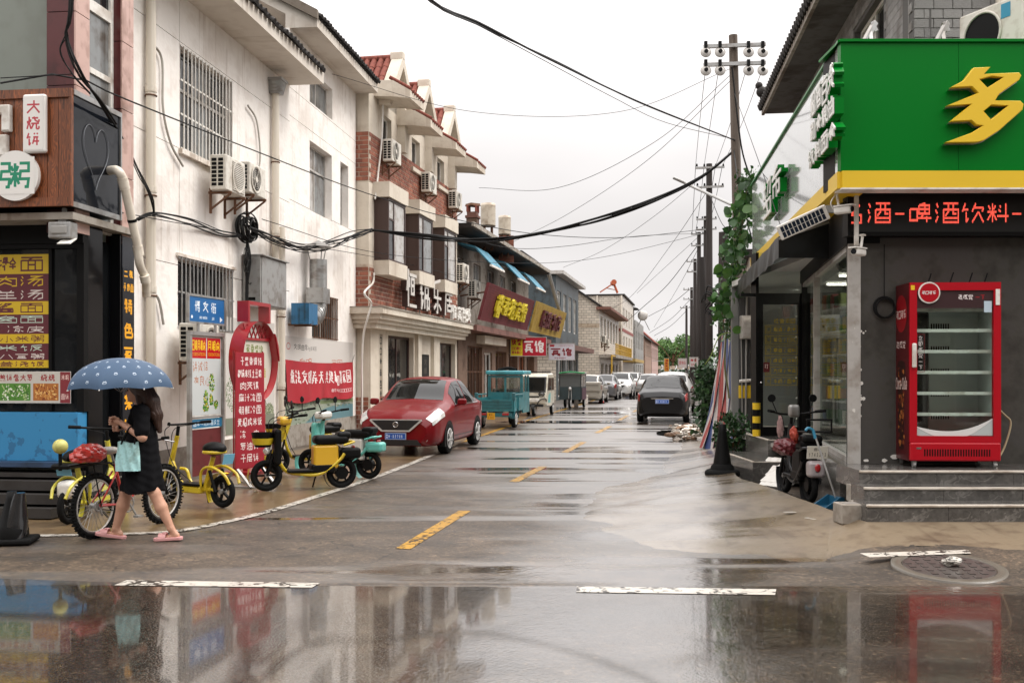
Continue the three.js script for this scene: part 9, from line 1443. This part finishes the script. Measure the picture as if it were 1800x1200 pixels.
pole('dark thick pole next to the vine leaves', 1272, 408, 30, 0.14, [], DARKP);
pole('slim dark pole between the second and third poles', 1241, 380, 54, 0.12, [[386, 1.1, 'pin'], [404, 1.1, 'pin']], DARKP);
pole('slim pole with two crossarms beyond the third pole', 1222, 455, 78, 0.13, [[460, 1.4, 'pin'], [478, 1.3, 'pin']], DARKP);
pole('far pole with small crossarms near the red upright board', 1216, 505, 92, 0.13, [[509, 1.6, 'pin'], [526, 1.6, 'pin']], DARKP);
pole('farthest pole with small crossarms before the trees', 1207, 537, 118, 0.13, [[541, 1.6, 'pin']], DARKP);
{ const a = at(1205, 322, 34), b = at(1292, 362, 30), t = thing('lamp_arm', 'slanting steel street lamp arm reaching left from the poles', 'lamp', a); const d = [b[0] - a[0], b[1] - a[1], b[2] - a[2]]; part(t, 'arm', bar([0, 0, 0], d, 0.05, 0.045), M.galv); part(t, 'lamp_head', mv(rbox(0.7, 0.07, 0.18, 0.03), -0.1, 0.05, 0, 0, 0, -0.42), M.galv); }
const wireLabel = new Set();
function wires(name, label, pts, r, n = 1, spread = 0, seg = 60) {
  const P = pts.map(([x, y, z]) => at(x, y, z)), out = []; for (let k = 0; k < n; k++) out.push(tube(P.map((p, i) => [p[0] + (rnd() - 0.5) * spread * (i && i < P.length - 1 ? 1 : 0.3), p[1] + (rnd() - 0.5) * spread * (i && i < P.length - 1 ? 1 : 0.3), p[2] + (rnd() - 0.5) * spread]), r * (n > 1 ? rr(0.6, 1.3) : 1), seg, 5));
  if (n === 1) return solo(name, out[0], M.cable, label, 'cable');
  const t = thing(name, label, 'cable'); out.forEach((g) => part(t, 'strand', g, M.cable)); return t;
}
reseed(101);
wires('overhead_cable', 'thick sagging cable bundle crossing the street to the tall concrete pole', [[655, 404, 26.4], [750, 416, 26], [850, 423, 25.6], [950, 409, 25.1], [1050, 386, 24.6], [1150, 351, 24], [1230, 312, 23.4], [1295, 262, 22.95]], 0.02, 7, 0.13);
wires('overhead_cable', 'heavy cable falling from the top of the photo to the tall pole', [[2173, 2354, -5.5], [-383, -1468, 3], [462, -363, 6], [740, -14, 9], [850, 46, 11.5], [980, 110, 15], [1130, 182, 19], [1294, 247, 22.95]], 0.016, 2, 0.03);
wires('overhead_cable', 'thin slack cable hanging below the heavy one at the top', [[2173, 2330, -5.5], [-383, -1440, 3], [462, -350, 6], [736, -14, 8.9], [848, 48, 11.4], [960, 108, 14.5], [1080, 172, 18], [1170, 215, 20.5], [1293, 245, 22.95]], 0.006);
wires('overhead_cable', 'single black wire slanting from the wooden sign across the street', [[0, 146, 10.7], [118, 131, 11.2], [215, 172, 12.5], [430, 258, 17], [640, 338, 22.5], [800, 385, 27], [950, 412, 31], [1100, 417, 36], [1246, 402, 40]], 0.011);
wires('overhead_cable', 'pale thin wire running to the wooden sign corner', [[0, 137, 10.7], [128, 130, 11.1]], 0.006);
wires('overhead_cable', 'bundle dropping past the dark sign glass to the white wall', [[126, -420, 10.9], [122, -10, 10.9], [117, 60, 11], [140, 128, 11.1], [176, 176, 11.6], [210, 235, 12.6], [246, 310, 14.2], [268, 350, 15], [270, 378, 15.2]], 0.011, 4, 0.06);
wires('overhead_cable', 'two loose strands looping from the bundle to the sign corner', [[117, 60, 11], [101, 90, 11], [128, 132, 11.1], [160, 165, 11.3]], 0.007, 2, 0.06);
wires('overhead_cable', 'cable run along the white wall from the restaurant to the coil', [[240, 386, 14.8], [270, 378, 15.2], [330, 388, 16.6], [390, 410, 18.2], [432, 414, 19]], 0.012, 4, 0.1);
wires('overhead_cable', 'tangled cable run along the wall from the coil to the brick inn', [[440, 400, 19], [480, 418, 20.2], [530, 436, 21.8], [580, 432, 23.6], [625, 412, 25.4], [655, 404, 26.4]], 0.012, 9, 0.22);
wires('overhead_cable', 'straight thin wire above the tangle reaching the brick inn', [[460, 385, 19.5], [640, 440, 26], [800, 458, 30], [960, 462, 34], [1080, 448, 38], [1246, 408, 40]], 0.008);
wires('overhead_cable', 'lower thin wire along the white wall toward the dark inn', [[205, 372, 12.4], [330, 395, 16.4], [500, 425, 21], [700, 460, 29], [860, 500, 38]], 0.007);
wires('overhead_cable', 'slack wire from the inn awnings to the far pole', [[800, 412, 36], [900, 436, 40], [1000, 432, 44], [1120, 415, 50], [1232, 410, 66]], 0.012);
wires('overhead_cable', 'diagonal wire from the far poles down to the white tower', [[1226, 432, 66], [1174, 500, 78], [1130, 540, 86], [1098, 568, 95]], 0.025);
wires('overhead_cable', 'wire from the far crossarm to the grey house', [[1212, 509, 92], [1180, 534, 100], [1140, 556, 112]], 0.025);
wires('overhead_cable', 'lower wire from the far pole to the brown brick house', [[1214, 526, 92], [1180, 560, 105], [1142, 585, 118]], 0.022);
wires('overhead_cable', 'lowest far wire meeting the grey house', [[1208, 545, 118], [1180, 572, 120], [1150, 590, 122]], 0.025);
for (const [i, [a, b]] of [[1240, 1223], [1263, 1238], [1311, 1258], [1339, 1270]].entries()) wires('overhead_cable', ['first line wire from the left disc insulator', 'second line wire left of the concrete pole', 'third line wire right of the concrete pole', 'fourth line wire from the right disc insulator'][i] + ' down the street', [[a, 126, PZ], [(a + b) / 2 - 2, 222, 31], [b, 292, 40]], 0.008);
for (const [i, [a, b]] of [[1223, 1217], [1238, 1223], [1258, 1234], [1270, 1240]].entries()) wires('overhead_cable', ['first', 'second', 'third', 'fourth'][i] + ' line wire between the second and third poles', [[a, 292, 40], [(a + b) / 2 - 1, 368, 52], [b, 408, 66]], 0.012);
wires('overhead_cable', 'stay cable running down the tall concrete pole', [[1287, 118, 22.8], [1296, 200, 22.8], [1306, 270, 22.8], [1326, 330, 22.8]], 0.02);
wires('overhead_cable', 'looped white telephone cables tangled on the second pole', [[1236, 530, 38], [1250, 512, 37], [1262, 530, 37], [1245, 545, 37.5], [1262, 552, 37]], 0.02, 5, 0.5);
for (const [lab, pts, r] of [['thin wire from the tall pole across the street to the brick inn roof', [[1286, 130, PZ], [1150, 250, 25], [980, 330, 28], [842, 330, 33]], 0.007], ['second thin wire from the tall pole toward the dark inn', [[1286, 140, PZ], [1140, 280, 27], [1000, 375, 33], [902, 425, 42]], 0.007], ['thin wire from the tall pole high over the street to the flat eave', [[1286, 120, PZ], [1090, 196, 22.6], [830, 196, 22.2], [583, 130, 21.8]], 0.006], ['wire from the second pole to the clad house roof', [[1246, 300, 40], [1150, 380, 46], [1060, 440, 54], [990, 470, 60]], 0.01], ['wire from the second pole dropping to the white tiled house', [[1246, 332, 40], [1180, 430, 52], [1110, 520, 68], [1060, 550, 77]], 0.012], ['far thin wire crossing to the tall white tiled block', [[1229, 415, 66], [1180, 460, 76], [1120, 515, 92]], 0.014], ['dropping wire from the tall pole to the solar lamp', [[1290, 160, PZ], [1340, 300, 17], [1372, 395, 12.5]], 0.006], ['slack black wire from the tall pole to the shop awning', [[1290, 262, PZ], [1300, 330, 21], [1322, 420, 19]], 0.014], ['slack wire between the vine and the second pole', [[1247, 340, 40], [1268, 390, 34], [1290, 410, 24]], 0.014], ['wire fanning from the third pole to the brown brick house', [[1229, 434, 66], [1195, 500, 88], [1150, 575, 126]], 0.016]]) wires('overhead_cable', lab, pts, r);
{ // cable coil on the wall
  const h = W1.hit(432, 402, 0.12), t = W1.thing('cable_coil', 'fat black coil of spare cable hung on the white wall', 'cable coil', h[0], h[1], 0.14); reseed(6);
  for (let k = 0; k < 14; k++) part(t, 'loop', mv(ring(rr(0.26, 0.36), rr(0.012, 0.02), 0, 0, 0, 0, 0, 36, 6).scale(1, rr(0.55, 0.8), 1), rr(-0.04, 0.04), rr(-0.06, 0.06), rr(-0.06, 0.1), rr(-0.15, 0.25), rr(-0.2, 0.2), rr(-0.2, 0.2)), M.cable);
  for (let k = 0; k < 6; k++) part(t, 'drop', tube([[rr(-0.15, 0.05), -0.15, rr(0, 0.06)], [rr(-0.2, 0.0), -0.6, rr(0, 0.08)], [rr(-0.14, -0.02), -1.2, 0.03], [rr(-0.1, 0.0), -1.9, 0.02]], 0.014, 40, 6), M.cable); for (let k = 0; k < 4; k++) part(t, 'loop', mv(ring(rr(0.14, 0.24), 0.008, 0, 0, 0, 0, 0, 30, 5), rr(-0.3, 0), -0.7 + rr(-0.15, 0.15), 0.08, 0, 0.2, 0), M.cable);
}
renderer.render(scene, camera);
